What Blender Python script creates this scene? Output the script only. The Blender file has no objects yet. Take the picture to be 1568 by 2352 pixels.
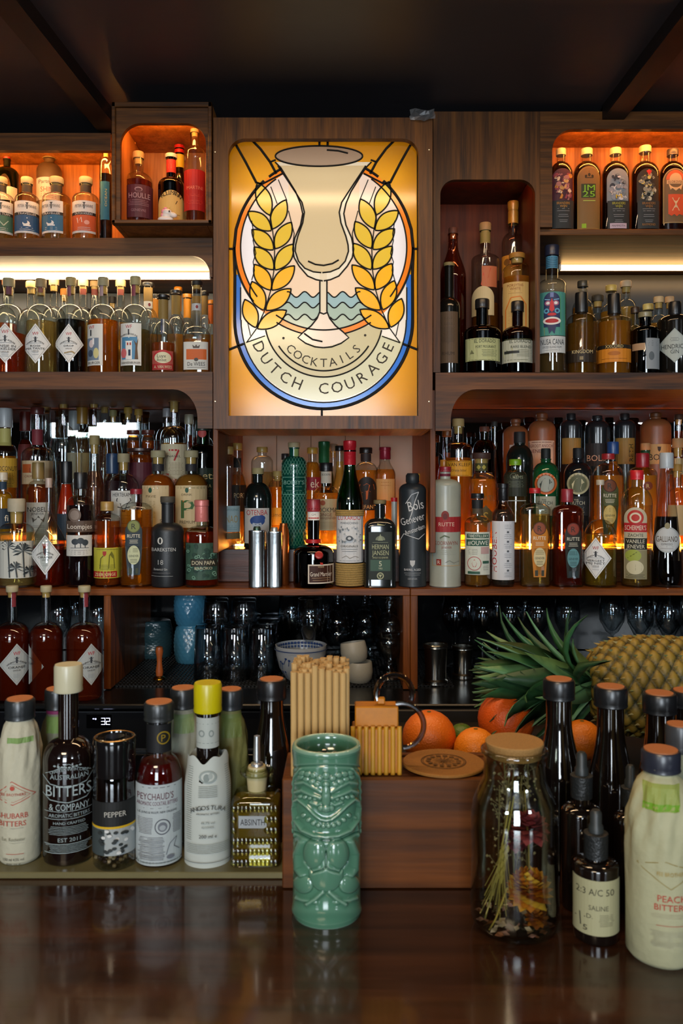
import bpy, bmesh, math, random
import numpy as np
from mathutils import Vector, Matrix
random.seed(7)
SC = bpy.context.scene
COL = SC.collection
# ------------------------------------------------------------------ camera, world, light, exposure
F, CXP, HYP, EYE = 1900.0, 784.0, 1120.0, 1.55
cam_d = bpy.data.cameras.new('camera'); cam = bpy.data.objects.new('camera', cam_d); COL.objects.link(cam)
cam.location = (0, 0, EYE); cam.rotation_euler = (math.pi/2, 0, 0)
cam_d.sensor_fit = 'VERTICAL'; cam_d.sensor_height = 36.0; cam_d.sensor_width = 24.0
cam_d.lens = 36.0*F/2352.0; cam_d.shift_y = -(2352/2-HYP)/2352.0
cam_d.clip_start = 0.02
cam_d.dof.use_dof = True; cam_d.dof.focus_distance = 1.9; cam_d.dof.aperture_fstop = 11
SC.camera = cam
SC.view_settings.view_transform = 'Standard'; SC.view_settings.look = 'None'
SC.view_settings.gamma = 1.0; SC.view_settings.use_curve_mapping = False
SC.view_settings.exposure = 0.42
cy = SC.cycles
cy.use_denoising = True; cy.max_bounces = 8; cy.diffuse_bounces = 3; cy.glossy_bounces = 4
cy.transmission_bounces = 4; cy.transparent_max_bounces = 28; cy.caustics_reflective = False; cy.caustics_refractive = False
cy.sample_clamp_indirect = 4.0
world = bpy.data.worlds.new('world'); SC.world = world; world.use_nodes = True
world.node_tree.nodes['Background'].inputs[0].default_value = (.75, .85, 1, 1)
world.node_tree.nodes['Background'].inputs[1].default_value = 1.0

def area(name, loc, rot, sx, sy, power, color):
    l = bpy.data.lights.new(name, 'AREA'); l.shape = 'RECTANGLE'; l.size = sx; l.size_y = sy
    l.energy = power; l.color = color
    o = bpy.data.objects.new(name, l); COL.objects.link(o); o.location = loc; o.rotation_euler = rot
    return o
R90 = math.pi/2
WIN = [(-2.75, -1.95, 2.0), (-.75, .35, .95), (2.3, 2.98, 2.0)]              # daylight windows of the rear wall (x range, sill)
for a_, b_, s_ in WIN:
    area('window_daylight', ((a_+b_)/2, -3.12, (s_+2.33)/2), (R90, 0, 0), b_-a_, 2.28-s_, 16 if s_ > 1 else 55, (.84, .93, 1))
area('room_fill_light', (-.5, -.7, 2.36), (0, 0, 0), .7, .5, 22, (1, .76, .5))  # added warm fill behind the camera, no visible fixture
area('room_fill_light', (.05, 1.25, 2.39), (0, 0, 0), 1.5, .06, 7.5, (1, .66, .36))  # added warm front fill over the shelves, not an actual lamp

# ------------------------------------------------------------------ helpers
def PX(px, Z): return (px-CXP)*Z/F
def PZ(py, Z): return EYE-(py-HYP)*Z/F
def lin(c):
    c = c.lstrip('#'); c = ''.join(q*2 for q in c) if len(c) == 3 else c
    v = [int(c[i:i+2], 16)/255 for i in (0, 2, 4)]
    return tuple((x/12.92 if x <= .04045 else ((x+.055)/1.055)**2.4) for x in v)+(1.0,)
MATS = {}
def nt(name):
    m = bpy.data.materials.new(name); m.use_nodes = True
    n = m.node_tree.nodes; n.clear()
    out = n.new('ShaderNodeOutputMaterial')
    return m, n, m.node_tree.links, out
def pm(col, rough=.5, metal=0.0, spec=.5, coat=0.0, bump=0.0, bscale=200., var=0.0, vscale=60., name=None):
    """matte / glossy / metal surface with slight procedural variation"""
    k = ('pm', col, rough, metal, spec, coat, bump, bscale, var, vscale)
    if k in MATS: return MATS[k]
    m, n, L, out = nt(name or 'surface_'+col.strip('#'))
    b = n.new('ShaderNodeBsdfPrincipled'); L.new(b.outputs[0], out.inputs[0])
    c = lin(col); b.inputs['Base Color'].default_value = c
    b.inputs['Roughness'].default_value = rough; b.inputs['Metallic'].default_value = metal
    b.inputs['Specular IOR Level'].default_value = spec; b.inputs['Coat Weight'].default_value = coat
    if bump or var:
        tc = n.new('ShaderNodeTexCoord')
        if bump:
            nz = n.new('ShaderNodeTexNoise'); nz.inputs['Scale'].default_value = bscale; L.new(tc.outputs['Object'], nz.inputs['Vector'])
            bp = n.new('ShaderNodeBump'); bp.inputs['Strength'].default_value = bump; bp.inputs['Distance'].default_value = .002
            L.new(nz.outputs['Fac'], bp.inputs['Height']); L.new(bp.outputs[0], b.inputs['Normal'])
        if var:
            nz = n.new('ShaderNodeTexNoise'); nz.inputs['Scale'].default_value = vscale; nz.inputs['Detail'].default_value = 4
            L.new(tc.outputs['Object'], nz.inputs['Vector'])
            mx = n.new('ShaderNodeMix'); mx.data_type = 'RGBA'
            L.new(nz.outputs['Fac'], mx.inputs[0])
            mx.inputs[6].default_value = tuple(max(0, x*(1-var)) for x in c[:3])+(1,)
            mx.inputs[7].default_value = tuple(min(1, x*(1+var)) for x in c[:3])+(1,)
            L.new(mx.outputs[2], b.inputs['Base Color'])
    MATS[k] = m; return m
def wood(c1, c2, axis='x', rough=.45, scale=1.0, coat=0.0):
    k = ('wood', c1, c2, axis, rough, scale, coat)
    if k in MATS: return MATS[k]
    m, n, L, out = nt('wood_'+c1.strip('#'))
    b = n.new('ShaderNodeBsdfPrincipled'); L.new(b.outputs[0], out.inputs[0]); b.inputs['Roughness'].default_value = rough
    b.inputs['Specular IOR Level'].default_value = .28
    b.inputs['Coat Weight'].default_value = coat; b.inputs['Coat Roughness'].default_value = .09
    tc = n.new('ShaderNodeTexCoord'); mp = n.new('ShaderNodeMapping'); L.new(tc.outputs['Object'], mp.inputs[0])
    s = {'x': (2, 40, 40), 'z': (40, 40, 2), 'y': (40, 2, 40)}[axis]
    mp.inputs['Scale'].default_value = tuple(v*scale for v in s)
    n1 = n.new('ShaderNodeTexNoise'); n1.inputs['Scale'].default_value = 1.2; n1.inputs['Detail'].default_value = 6; n1.inputs['Distortion'].default_value = .8
    L.new(mp.outputs[0], n1.inputs['Vector'])
    mp2 = n.new('ShaderNodeMapping'); L.new(tc.outputs['Object'], mp2.inputs[0]); mp2.inputs['Scale'].default_value = tuple(v*scale*5 for v in s)
    n2 = n.new('ShaderNodeTexNoise'); n2.inputs['Scale'].default_value = 1.5; n2.inputs['Detail'].default_value = 3; L.new(mp2.outputs[0], n2.inputs['Vector'])
    ad = n.new('ShaderNodeMath'); ad.operation = 'MULTIPLY_ADD'; L.new(n2.outputs['Fac'], ad.inputs[0]); ad.inputs[1].default_value = .45
    L.new(n1.outputs['Fac'], ad.inputs[2])
    cr = n.new('ShaderNodeValToRGB'); L.new(ad.outputs[0], cr.inputs[0])
    cr.color_ramp.elements[0].position = .5; cr.color_ramp.elements[0].color = lin(c1)
    cr.color_ramp.elements[1].position = .92; cr.color_ramp.elements[1].color = lin(c2)
    L.new(cr.outputs[0], b.inputs['Base Color'])
    bp = n.new('ShaderNodeBump'); bp.inputs['Strength'].default_value = .25; bp.inputs['Distance'].default_value = .001
    L.new(ad.outputs[0], bp.inputs['Height']); L.new(bp.outputs[0], b.inputs['Normal'])
    MATS[k] = m; return m
def emit(col, s, name='led_light'):
    k = ('em', col, s)
    if k in MATS: return MATS[k]
    m, n, L, out = nt(name)
    e = n.new('ShaderNodeEmission'); e.inputs[0].default_value = lin(col); e.inputs[1].default_value = s
    L.new(e.outputs[0], out.inputs[0]); MATS[k] = m; return m
def glass(col='#f4f6f4', edge=None, rough=.02, gloss=.06, body=0.0, name='glass', thin=1.0):
    """thin-walled glass: tinted see-through, deeper tint at grazing angles, mirror gloss rising at the rim"""
    k = ('gl', col, edge, rough, gloss, body)
    if k in MATS: return MATS[k]
    m, n, L, out = nt(name+'_'+col.strip('#'))
    lw = n.new('ShaderNodeLayerWeight'); lw.inputs[0].default_value = .5
    c = lin(col); dc_ = tuple(x*q_*min(1, 1.5*max(c[:3]))/max(c[:3]) for x, q_ in zip(c[:3], (1, .86, .8))) if thin < 1 else c; c = tuple(x*q_ for x, q_ in zip(c[:3], (1, .93, .8) if thin < 1 else (1, 1, 1)))+(1,); c = tuple(x**thin for x in c[:3])+(1,); e = lin(edge) if edge else tuple(x*(.62 if thin == 1 else .8) for x in c[:3])+(1,)
    p1 = n.new('ShaderNodeMath'); p1.operation = 'POWER'; L.new(lw.outputs['Facing'], p1.inputs[0]); p1.inputs[1].default_value = 2.2
    mc = n.new('ShaderNodeMix'); mc.data_type = 'RGBA'; L.new(p1.outputs[0], mc.inputs[0]); mc.inputs[6].default_value = c; mc.inputs[7].default_value = e
    tr = n.new('ShaderNodeBsdfTransparent'); L.new(mc.outputs[2], tr.inputs[0])
    base = tr
    if body:
        tl = n.new('ShaderNodeBsdfTranslucent'); tl.inputs[0].default_value = tuple(min(1, x*1.0) for x in dc_[:3])+(1,)
        df = n.new('ShaderNodeBsdfDiffuse'); df.inputs[0].default_value = tuple(min(1, x*1.0) for x in dc_[:3])+(1,)
        m0 = n.new('ShaderNodeMixShader'); m0.inputs[0].default_value = .45; L.new(tl.outputs[0], m0.inputs[1]); L.new(df.outputs[0], m0.inputs[2])
        m1 = n.new('ShaderNodeMixShader'); m1.inputs[0].default_value = body; L.new(tr.outputs[0], m1.inputs[1]); L.new(m0.outputs[0], m1.inputs[2]); base = m1
    gs = n.new('ShaderNodeBsdfGlossy'); gs.inputs['Roughness'].default_value = rough; gs.inputs[0].default_value = (.95, .97, 1, 1)
    p2 = n.new('ShaderNodeMath'); p2.operation = 'POWER'; L.new(lw.outputs['Facing'], p2.inputs[0]); p2.inputs[1].default_value = 3.5
    p3 = n.new('ShaderNodeMath'); p3.operation = 'MULTIPLY_ADD'; L.new(p2.outputs[0], p3.inputs[0]); p3.inputs[1].default_value = .75; p3.inputs[2].default_value = gloss
    mx = n.new('ShaderNodeMixShader'); L.new(p3.outputs[0], mx.inputs[0]); L.new(base.outputs[0], mx.inputs[1]); L.new(gs.outputs[0], mx.inputs[2])
    L.new(mx.outputs[0], out.inputs[0]); MATS[k] = m; return m
def liquid(col, body=.22):
    return glass(col, None, .1, .0, body, 'liquid', .36)
def mirror_mat():
    k = 'mirror'
    if k in MATS: return MATS[k]
    m, n, L, out = nt('dark_mirror')
    g = n.new('ShaderNodeBsdfGlossy'); g.inputs[0].default_value = (.42, .46, .48, 1); g.inputs['Roughness'].default_value = .015
    L.new(g.outputs[0], out.inputs[0]); MATS[k] = m; return m

def mesh(name, V, Fc, mats, fm=None, parent=None, smooth=True, loc=None, rz=0.0):
    me = bpy.data.meshes.new(name); me.from_pydata([tuple(v) for v in V], [], [tuple(f) for f in Fc])
    if not isinstance(mats, (list, tuple)): mats = [mats]
    for m in mats: me.materials.append(m)
    if fm is not None: me.polygons.foreach_set('material_index', fm)
    if smooth: me.polygons.foreach_set('use_smooth', [True]*len(me.polygons))
    me.update()
    if smooth == 'auto': me.set_sharp_from_angle(angle=math.radians(35))
    o = bpy.data.objects.new(name, me); COL.objects.link(o)
    if parent is not None: o.parent = parent
    if loc is not None: o.location = loc
    o.rotation_euler = (0, 0, rz)
    return o
def tag(o, label=None, cat=None, group=None, kind=None):
    if label: o['label'] = label
    if cat: o['category'] = cat
    if group: o['group'] = group
    if kind: o['kind'] = kind
    return o
def thing(name, label, cat, loc=(0, 0, 0), rz=0.0, group=None):
    o = bpy.data.objects.new(name, None); COL.objects.link(o); o.location = loc; o.rotation_euler = (0, 0, rz)
    o.empty_display_size = .02
    return tag(o, label, cat, group)
def boxm(x0, x1, y0, y1, z0, z1, bev=0.0):
    b = min(bev, abs(x1-x0)*.45, abs(y1-y0)*.45, abs(z1-z0)*.45)
    if b <= 0:
        V = [(x, y, z) for z in (z0, z1) for y in (y0, y1) for x in (x0, x1)]
        return V, [(0, 2, 3, 1), (4, 5, 7, 6), (0, 1, 5, 4), (2, 6, 7, 3), (0, 4, 6, 2), (1, 3, 7, 5)]
    V = []; idx = {}
    def v(p):
        p = tuple(round(q, 7) for q in p)
        if p not in idx: idx[p] = len(V); V.append(p)
        return idx[p]
    lo = (x0, y0, z0); hi = (x1, y1, z1); Fs = []
    def P(s, ax):   # corner sign s, the point on face ax
        return tuple((hi[i] if s[i] > 0 else lo[i]) - (0 if i == ax else s[i]*b) for i in range(3))
    S = [-1, 1]
    for ax in range(3):
        i, j = [(1, 2), (2, 0), (0, 1)][ax]
        for s in S:
            q = []
            for a, c in ((-1, -1), (1, -1), (1, 1), (-1, 1)):
                t = [0, 0, 0]; t[ax] = s; t[i] = a; t[j] = c; q.append(v(P(t, ax)))
            Fs.append(q if s > 0 else q[::-1])
    for ax in range(3):      # edge faces along axis ax
        i, j = [(1, 2), (2, 0), (0, 1)][ax]
        for a in S:
            for c in S:
                t0 = [0, 0, 0]; t1 = [0, 0, 0]; t0[ax] = -1; t1[ax] = 1
                for t in (t0, t1): t[i] = a; t[j] = c
                q = [v(P(t0, i)), v(P(t1, i)), v(P(t1, j)), v(P(t0, j))]
                Fs.append(q if a*c < 0 else q[::-1])
    for a in S:
        for c in S:
            for d in S:
                t = (a, c, d); q = [v(P(t, 0)), v(P(t, 1)), v(P(t, 2))]
                Fs.append(q if a*c*d > 0 else q[::-1])
    return V, Fs
class MB:
    def __init__(s): s.V = []; s.F = []; s.M = []
    def add(s, vf, m=0, T=None):
        V, Fc = vf; o = len(s.V)
        s.V += [tuple(T @ Vector(v)) for v in V] if T is not None else [tuple(v) for v in V]
        s.F += [tuple(i+o for i in f) for f in Fc]; s.M += [m]*len(Fc); return s
    def box(s, x0, x1, y0, y1, z0, z1, bev=.0012, m=0): return s.add(boxm(x0, x1, y0, y1, z0, z1, bev), m)
    def build(s, name, mats, parent=None, smooth='auto', loc=None, rz=0.0):
        o = mesh(name, s.V, s.F, mats, s.M, parent, smooth, loc, rz)
        bm = bmesh.new(); bm.from_mesh(o.data); bmesh.ops.recalc_face_normals(bm, faces=bm.faces); bm.to_mesh(o.data); bm.free()
        if smooth == 'auto': o.data.set_sharp_from_angle(angle=math.radians(35))
        return o
def box(name, x0, x1, y0, y1, z0, z1, mat, parent=None, bev=.0012):
    return MB().box(x0, x1, y0, y1, z0, z1, bev).build(name, mat, parent)
def lathe(prof, n=28, dk=1.0, pw=2.0):
    """profile (r, z) bottom to top; r = 0 closes; superellipse section: depth ratio dk, power pw"""
    V = []; Fc = []; rings = []
    for r, z in prof:
        if r <= 1e-7: rings.append([len(V)]); V.append((0, 0, z)); continue
        ring = []
        for i in range(n):
            a = 2*math.pi*i/n; s, c = math.sin(a), math.cos(a)
            if pw == 2: x, y = r*s, -r*dk*c
            else:
                x = r*math.copysign(abs(s)**(2/pw), s); y = -r*dk*math.copysign(abs(c)**(2/pw), c)
            ring.append(len(V)); V.append((x, y, z))
        rings.append(ring)
    for A, B in zip(rings, rings[1:]):
        if len(A) == 1 and len(B) == 1: continue
        for i in range(n):
            j = (i+1) % n
            if len(A) == 1: Fc.append((A[0], B[j], B[i]))
            elif len(B) == 1: Fc.append((A[i], A[j], B[0]))
            else: Fc.append((A[i], A[j], B[j], B[i]))
    return V, Fc
def prism(pts, y0, y1):
    """closed outline pts [(x,z)] extruded along y"""
    n = len(pts); V = [(x, y0, z) for x, z in pts]+[(x, y1, z) for x, z in pts]
    a = sum(pts[i][0]*pts[(i+1) % n][1]-pts[(i+1) % n][0]*pts[i][1] for i in range(n))
    f = list(range(n)); Fc = [tuple(f), tuple(n+i for i in reversed(f))]+[(i, n+i, n+(i+1) % n, (i+1) % n) for i in range(n)]
    if a < 0: Fc = [tuple(reversed(q)) for q in Fc]
    return V, Fc
def tube(pts, r, n=8, taper=None, closed=False):
    P = [Vector(p) for p in pts]; V = []; Fc = []; m = len(P); up = None
    for k, p in enumerate(P):
        d = (P[(k+1) % m if closed else min(k+1, m-1)]-P[(k-1) % m if closed else max(k-1, 0)]).normalized()
        if up is None:
            up = Vector((0, 0, 1)) if abs(d.z) < .9 else Vector((1, 0, 0))
        a = (up-d*up.dot(d)).normalized(); b = d.cross(a); up = a
        rr = r if taper is None else r*taper(k/(m-1))
        for i in range(n):
            t = 2*math.pi*i/n; V.append(tuple(p+(a*math.cos(t)+b*math.sin(t))*rr))
    for k in range(m if closed else m-1):
        for i in range(n):
            Fc.append((k*n+i, k*n+(i+1) % n, ((k+1) % m)*n+(i+1) % n, ((k+1) % m)*n+i))
    if not closed:
        Fc.append(tuple(range(n-1, -1, -1))); Fc.append(tuple((m-1)*n+i for i in range(n)))
    return V, Fc
# ---- text as flat outlines
TXT = {}
def text2d(s, res=2):
    if s in TXT: return TXT[s]
    cu = bpy.data.curves.new('t', 'FONT'); cu.body = s; cu.resolution_u = res; cu.align_x = 'CENTER'
    o = bpy.data.objects.new('t', cu)
    COL.objects.link(o); dg = bpy.context.evaluated_depsgraph_get(); me = bpy.data.meshes.new_from_object(o.evaluated_get(dg))
    V = np.array([v.co[:2] for v in me.vertices]) if len(me.vertices) else np.zeros((0, 2)); Fc = [tuple(p.vertices) for p in me.polygons]
    bpy.data.objects.remove(o); bpy.data.curves.remove(cu); bpy.data.meshes.remove(me)
    if len(V):
        V = V-np.array([(V[:, 0].min()+V[:, 0].max())/2, 0]); V /= .70
    TXT[s] = (V, Fc); return TXT[s]

class Decal:
    """flat art in photograph-sized units laid on a curved front; u to the right, v up (metres)"""
    def __init__(s, surf): s.surf = surf; s.V = []; s.F = []; s.M = []; s.cols = []; s.layer = 0
    def ci(s, c):
        if c not in s.cols: s.cols.append(c)
        return s.cols.index(c)
    def cols_shape(s, u0, u1, lo, hi, c, n=14, rows=1):
        s.layer += 1; m = s.ci(c); g = .00025+.00009*s.layer; o = len(s.V)
        for i in range(n+1):
            t = .5-.5*math.cos(math.pi*i/n); u = u0+(u1-u0)*t
            a, b = lo(u), hi(u)
            for k in range(rows+1): s.V.append(s.surf(u, a+(b-a)*k/rows, g))
        for i in range(n):
            for k in range(rows):
                q = o+i*(rows+1)+k; s.F.append((q, q+rows+1, q+rows+2, q+1)); s.M.append(m)
    def rect(s, u0, v0, u1, v1, c, rows=1, n=None): s.cols_shape(u0, u1, lambda u: v0, lambda u: v1, c, n or 14, rows)
    def ell(s, u, v, a, b, c, n=16):
        f = lambda x: b*math.sqrt(max(0, 1-((x-u)/a)**2)); s.cols_shape(u-a, u+a, lambda x: v-f(x), lambda x: v+f(x), c, n)
    def dia(s, u, v, a, b, c):
        f = lambda x: b*max(0, 1-abs(x-u)/a); s.cols_shape(u-a, u+a, lambda x: v-f(x), lambda x: v+f(x), c, 16)
    def arch(s, u0, v0, u1, v1, c, k=1.0):
        r = (u1-u0)/2; uc = (u0+u1)/2
        s.cols_shape(u0, u1, lambda x: v0, lambda x: v1-r*k+r*k*math.sqrt(max(0, 1-((x-uc)/r)**2)), c, 16, 5)
    def poly(s, pts, c):
        s.layer += 1; g = .0003+.00009*s.layer; o = len(s.V); s.V += [s.surf(u, v, g) for u, v in pts]
        a = sum(pts[i][0]*pts[(i+1) % len(pts)][1]-pts[(i+1) % len(pts)][0]*pts[i][1] for i in range(len(pts)))
        f = tuple(range(o, o+len(pts))); s.F.append(f if a > 0 else f[::-1]); s.M.append(s.ci(c))
    def line(s, pts, w, c):
        s.layer += .2; g = .00032+.00009*s.layer; m = s.ci(c)
        fine = []
        for (a, b), (d, e) in zip(pts, pts[1:]):
            k = max(1, int(math.hypot(d-a, e-b)/.007)); fine += [(a+(d-a)*i/k, b+(e-b)*i/k) for i in range(k)]
        fine.append(pts[-1])
        for (a, b), (d, e) in zip(fine, fine[1:]):
            L = math.hypot(d-a, e-b) or 1; nx, ny = -(e-b)/L*w/2, (d-a)/L*w/2; o = len(s.V)
            s.V += [s.surf(a-nx, b-ny, g), s.surf(d-nx, e-ny, g), s.surf(d+nx, e+ny, g), s.surf(a+nx, b+ny, g)]
            s.F.append((o, o+1, o+2, o+3)); s.M.append(m)
    def text(s, t, u, v, h, c, w=None, rot=0.0, lift=.00018):
        s.layer += .5; V, Fc = text2d(t)
        if not len(V): return
        sx = h if w is None else w/max(1e-6, V[:, 0].max()-V[:, 0].min())
        cr, sr = math.cos(rot), math.sin(rot); g = .00035+.00009*s.layer+lift; o = len(s.V)
        for x, y in V:
            X, Y = x*sx, (y-.5)*h; s.V.append(s.surf(u+X*cr-Y*sr, v+X*sr+Y*cr, g))
        s.F += [tuple(i+o for i in f) for f in Fc]; s.M += [s.ci(c)]*len(Fc)
    def arc(s, t, u, v, r, h, c, span, mid=90):
        """letters along an arc (centre u,v radius r); span in degrees, reading clockwise; negative r reads on the lower side"""
        n = len(t)
        for i, ch in enumerate(t):
            if ch == ' ': continue
            f = (i/(n-1)-.5) if n > 1 else 0
            if r > 0: a = math.radians(mid-span*f); rot = a-math.pi/2
            else: a = math.radians(mid+span*f); rot = a+math.pi/2
            s.text(ch, u+abs(r)*math.cos(a), v+abs(r)*math.sin(a), h, c, rot=rot)
    def build(s, name, parent, rough=.55, label=None, ems=None):
        if not s.F: return None
        mats = [metal_ink(c) if c[0] == '@' else pm(c, rough, spec=.35) for c in s.cols]
        o = mesh(name, s.V, s.F, mats, s.M, parent, False)
        if label: o['label'] = label
        return o
def metal_ink(c): return pm(c[1:], .3, .85)
def shade(c, k):
    c = c.lstrip('#'); return '#'+''.join('%02x' % max(0, min(255, int(int(c[i:i+2], 16)*k))) for i in (0, 2, 4))
# ------------------------------------------------------------------ room
BR1, BR2 = '#2c1706', '#6c4016'
W_x = wood(BR1, BR2, 'x', .42); W_z = wood(BR1, BR2, 'z', .42)
RW_x = wood('#441f06', '#804416', 'x', .45); RW_z = wood('#441f06', '#804416', 'z', .45)
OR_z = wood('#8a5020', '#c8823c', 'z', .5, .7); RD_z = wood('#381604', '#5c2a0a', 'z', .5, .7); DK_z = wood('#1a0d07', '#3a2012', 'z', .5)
def struct(o): o['kind'] = 'structure'; return o
DARK = pm('#15181c', .35, var=.25, vscale=2.5)
struct(box('floor', -3.4, 3.4, -3.3, 2.5, -.05, 0, pm('#2a211a', .5, var=.3, vscale=8)))
struct(box('ceiling', -3.4, 3.4, -3.3, 2.5, 2.42, 2.5, pm('#403e42', .45, bump=.2, bscale=30, var=.35, vscale=3)))
struct(box('wall_back', -3.4, 3.4, 2.42, 2.5, 0, 2.42, pm('#1b1c20', .6)))
struct(box('wall_left', -3.5, -3.4, -3.3, 2.5, 0, 2.42, pm('#2c2622', .7)))
struct(box('wall_right', 3.4, 3.5, -3.3, 2.5, 0, 2.42, pm('#2c2622', .7)))
mb = MB(); xs = [-3.4]+[v for ab in WIN for v in ab[:2]]+[3.4]
for i in range(0, len(xs), 2): mb.box(xs[i], xs[i+1], -3.3, -3.2, 0, 2.42, 0)
for a_, b_, s_ in WIN: mb.box(a_, b_, -3.3, -3.2, 0, s_, 0); mb.box(a_, b_, -3.3, -3.2, 2.33, 2.42, 0)
struct(mb.build('wall_rear', pm('#332b26', .7)))
for i, (a_, b_, s_) in enumerate(WIN):
    w = thing('window_%d' % (i+1), None, None); w['kind'] = 'structure'
    f = MB(); t = .035
    f.box(a_, a_+t, -3.28, -3.18, s_, 2.33); f.box(b_-t, b_, -3.28, -3.18, s_, 2.33)
    f.box(a_, b_, -3.28, -3.18, s_, s_+.04); f.box(a_, b_, -3.28, -3.18, 2.29, 2.33)
    for k in (1, 2): f.box(a_+(b_-a_)*k/3-.014, a_+(b_-a_)*k/3+.014, -3.26, -3.2, s_, 2.33)
    f.box(a_, b_, -3.26, -3.2, s_*.3+1.6, s_*.3+1.63)
    f.build('window_frame', pm('#1e1a18', .5), w)
    box('pane', a_, b_, -3.25, -3.245, s_+.01, 2.32, emit('#dcebff', 2.6, 'daylit_pane'), w)
# ceiling beams running from the back wall towards the room
def beam(p, q, wd, n):
    (x0, y0), (x1, y1) = p, q; d = Vector((x1-x0, y1-y0, 0)).normalized(); s = Vector((-d.y, d.x, 0))*wd/2
    V = []
    for z in (2.388, 2.42):
        for a in ((x0, y0), (x1, y1)):
            for k in (-1, 1): V.append((a[0]+s.x*k, a[1]+s.y*k, z))
    mb = MB(); mb.add((V, [(0, 1, 3, 2), (4, 6, 7, 5), (0, 4, 5, 1), (2, 3, 7, 6), (0, 2, 6, 4), (1, 5, 7, 3)]))
    struct(mb.build('trim_%d' % n, pm('#1c1513', .5)))
def ceil_pt(px, py, z=2.4):
    Z = (z-EYE)*F/(HYP-py); return (PX(px, Z), Z)
a, b = ceil_pt(40, 30), ceil_pt(258, 300); d = ((b[0]-a[0]), (b[1]-a[1])); beam((a[0]-d[0]*6, a[1]-d[1]*6), b, .05, 1)
a, b = ceil_pt(1568, 60), ceil_pt(1408, 262); d = ((b[0]-a[0]), (b[1]-a[1])); beam((a[0]-d[0]*4, a[1]-d[1]*4), b, .05, 2)

# ------------------------------------------------------------------ back bar cabinets
def zf(py, Z=1.9): return PZ(py, Z)
def xf(px, Z=1.9): return PX(px, Z)
XL, XR = -1.15, 1.15
def arcp(cx, cz, rx, rz, a0, a1, n=10):
    return [(cx+rx*math.cos(math.radians(a0+(a1-a0)*i/n)), cz+rz*math.sin(math.radians(a0+(a1-a0)*i/n))) for i in range(n+1)]
def plate_open(name, X0, X1, Z0, Z1, ox0, ox1, oz0, oz1, r, y0, y1, mat, parent):
    """front panel with an opening whose two upper corners are rounded; open below when oz0 <= Z0"""
    oz0c = max(oz0, Z0)
    pts = [(X0, Z0), (X0, Z1), (X1, Z1), (X1, Z0)]
    inner = [(ox1, Z0)]+arcp(ox1-r, oz1-r, r, r, 0, 90)+arcp(ox0+r, oz1-r, r, r, 90, 180)+[(ox0, Z0)]
    mb = MB(); mb.add(prism(pts+inner, y0, y1))
    if oz0 > Z0: mb.box(ox0, ox1, y0, y1, Z0, oz0, 0)
    return mb.build(name, mat, parent)
PANEL = pm('#3c464e', .33, spec=.7, var=.35, vscale=9)
# -- left unit: two shelves with arched trims
t = thing('shelf_cabinet', 'dark brown wooden shelf unit with light tube, left of the stained glass sign', 'cabinet', (0, 0, 0))
box('shelf_board', XL, xf(487), 1.9, 2.26, zf(590), zf(550), W_x, t); box('shelf_board', XL, xf(487), 1.9, 2.38, zf(895), zf(857), W_x, t)
MB().add(prism([(XL, zf(551)), (XL, zf(592)), (xf(445), zf(592))]+arcp(xf(445), zf(640), xf(487)-xf(447), zf(592)-zf(640), 90, 0)+[(xf(490), zf(640)), (xf(490), zf(551))], 1.885, 1.9)).build('arched_trim', W_x, t)
MB().add(prism([(XL, zf(856)), (XL, zf(896)), (xf(400), zf(896))]+arcp(xf(400), zf(962), xf(456)-xf(400), zf(896)-zf(962), 90, 0)+[(xf(456), zf(985)), (xf(490), zf(985)), (xf(490), zf(856))], 1.885, 1.9)).build('arched_trim', W_x, t)
box('side_panel', xf(490)-.001, xf(490)+.011, 1.9, 2.38, 1.4, 2.12, RW_z, t)
box('back_panel', XL, xf(490)-.002, 2.25, 2.256, zf(857)+.001, zf(590)-.001, PANEL, t)
box('mirror', XL, xf(490)-.002, 2.372, 2.378, 1.4, zf(895)-.001, mirror_mat(), t)
# -- top left open cabinet
t = thing('top_cabinet', 'dark wooden top cabinet with orange lit plywood back, at the upper left', 'cabinet')
MB().box(XL, xf(300), 1.945, 1.951, 2.358, 2.38).build('top_strip', OR_z, t); MB().add(prism([(XL, zf(312)), (xf(258), zf(312)), (xf(258), zf(352)), (XL, zf(350))], 1.885, 1.9)).build('header', W_x, t)
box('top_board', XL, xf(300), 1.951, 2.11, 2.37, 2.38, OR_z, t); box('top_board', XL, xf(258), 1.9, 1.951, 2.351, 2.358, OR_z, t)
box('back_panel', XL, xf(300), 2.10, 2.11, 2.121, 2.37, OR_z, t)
MB().add(tube([(XL, 1.91, zf(340)), (xf(258), 1.91, zf(340))], .004)).build('light_strip', emit('#ffae54', 90), t)
# -- display box (protruding)
t = thing('display_box', 'small protruding wooden display box with arched orange lit opening beside the sign', 'cabinet')
X0, X1, Zt, Zb = PX(258, 1.8), PX(487, 1.8), PZ(237, 1.8), PZ(515, 1.8)
plate_open('front_frame', X0, X1, Zb, Zt, PX(276, 1.8), PX(473, 1.8), PZ(506, 1.8), PZ(283, 1.8), .045, 1.8, 1.812, W_x, t)
MB().box(X0, X0+.008, 1.793, 1.8, Zb, Zt).box(X1-.008, X1, 1.793, 1.8, Zb, Zt).box(X0, X1, 1.793, 1.8, Zt-.011, Zt).box(X0, X1, 1.793, 1.8, Zb, Zb+.008).build('edge_beading', W_x, t)
box('side_panel', X0, X0+.012, 1.812, 2.02, Zb, Zt, OR_z, t); box('side_panel', X1-.012, X1, 1.812, 2.02, Zb, Zt, OR_z, t)
box('top_board', X0+.012, X1-.012, 1.812, 2.02, PZ(283, 1.8)+.02, Zt, OR_z, t)
box('bottom_board', X0+.012, X1-.012, 1.812, 2.02, Zb, PZ(506, 1.8), OR_z, t)
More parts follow.
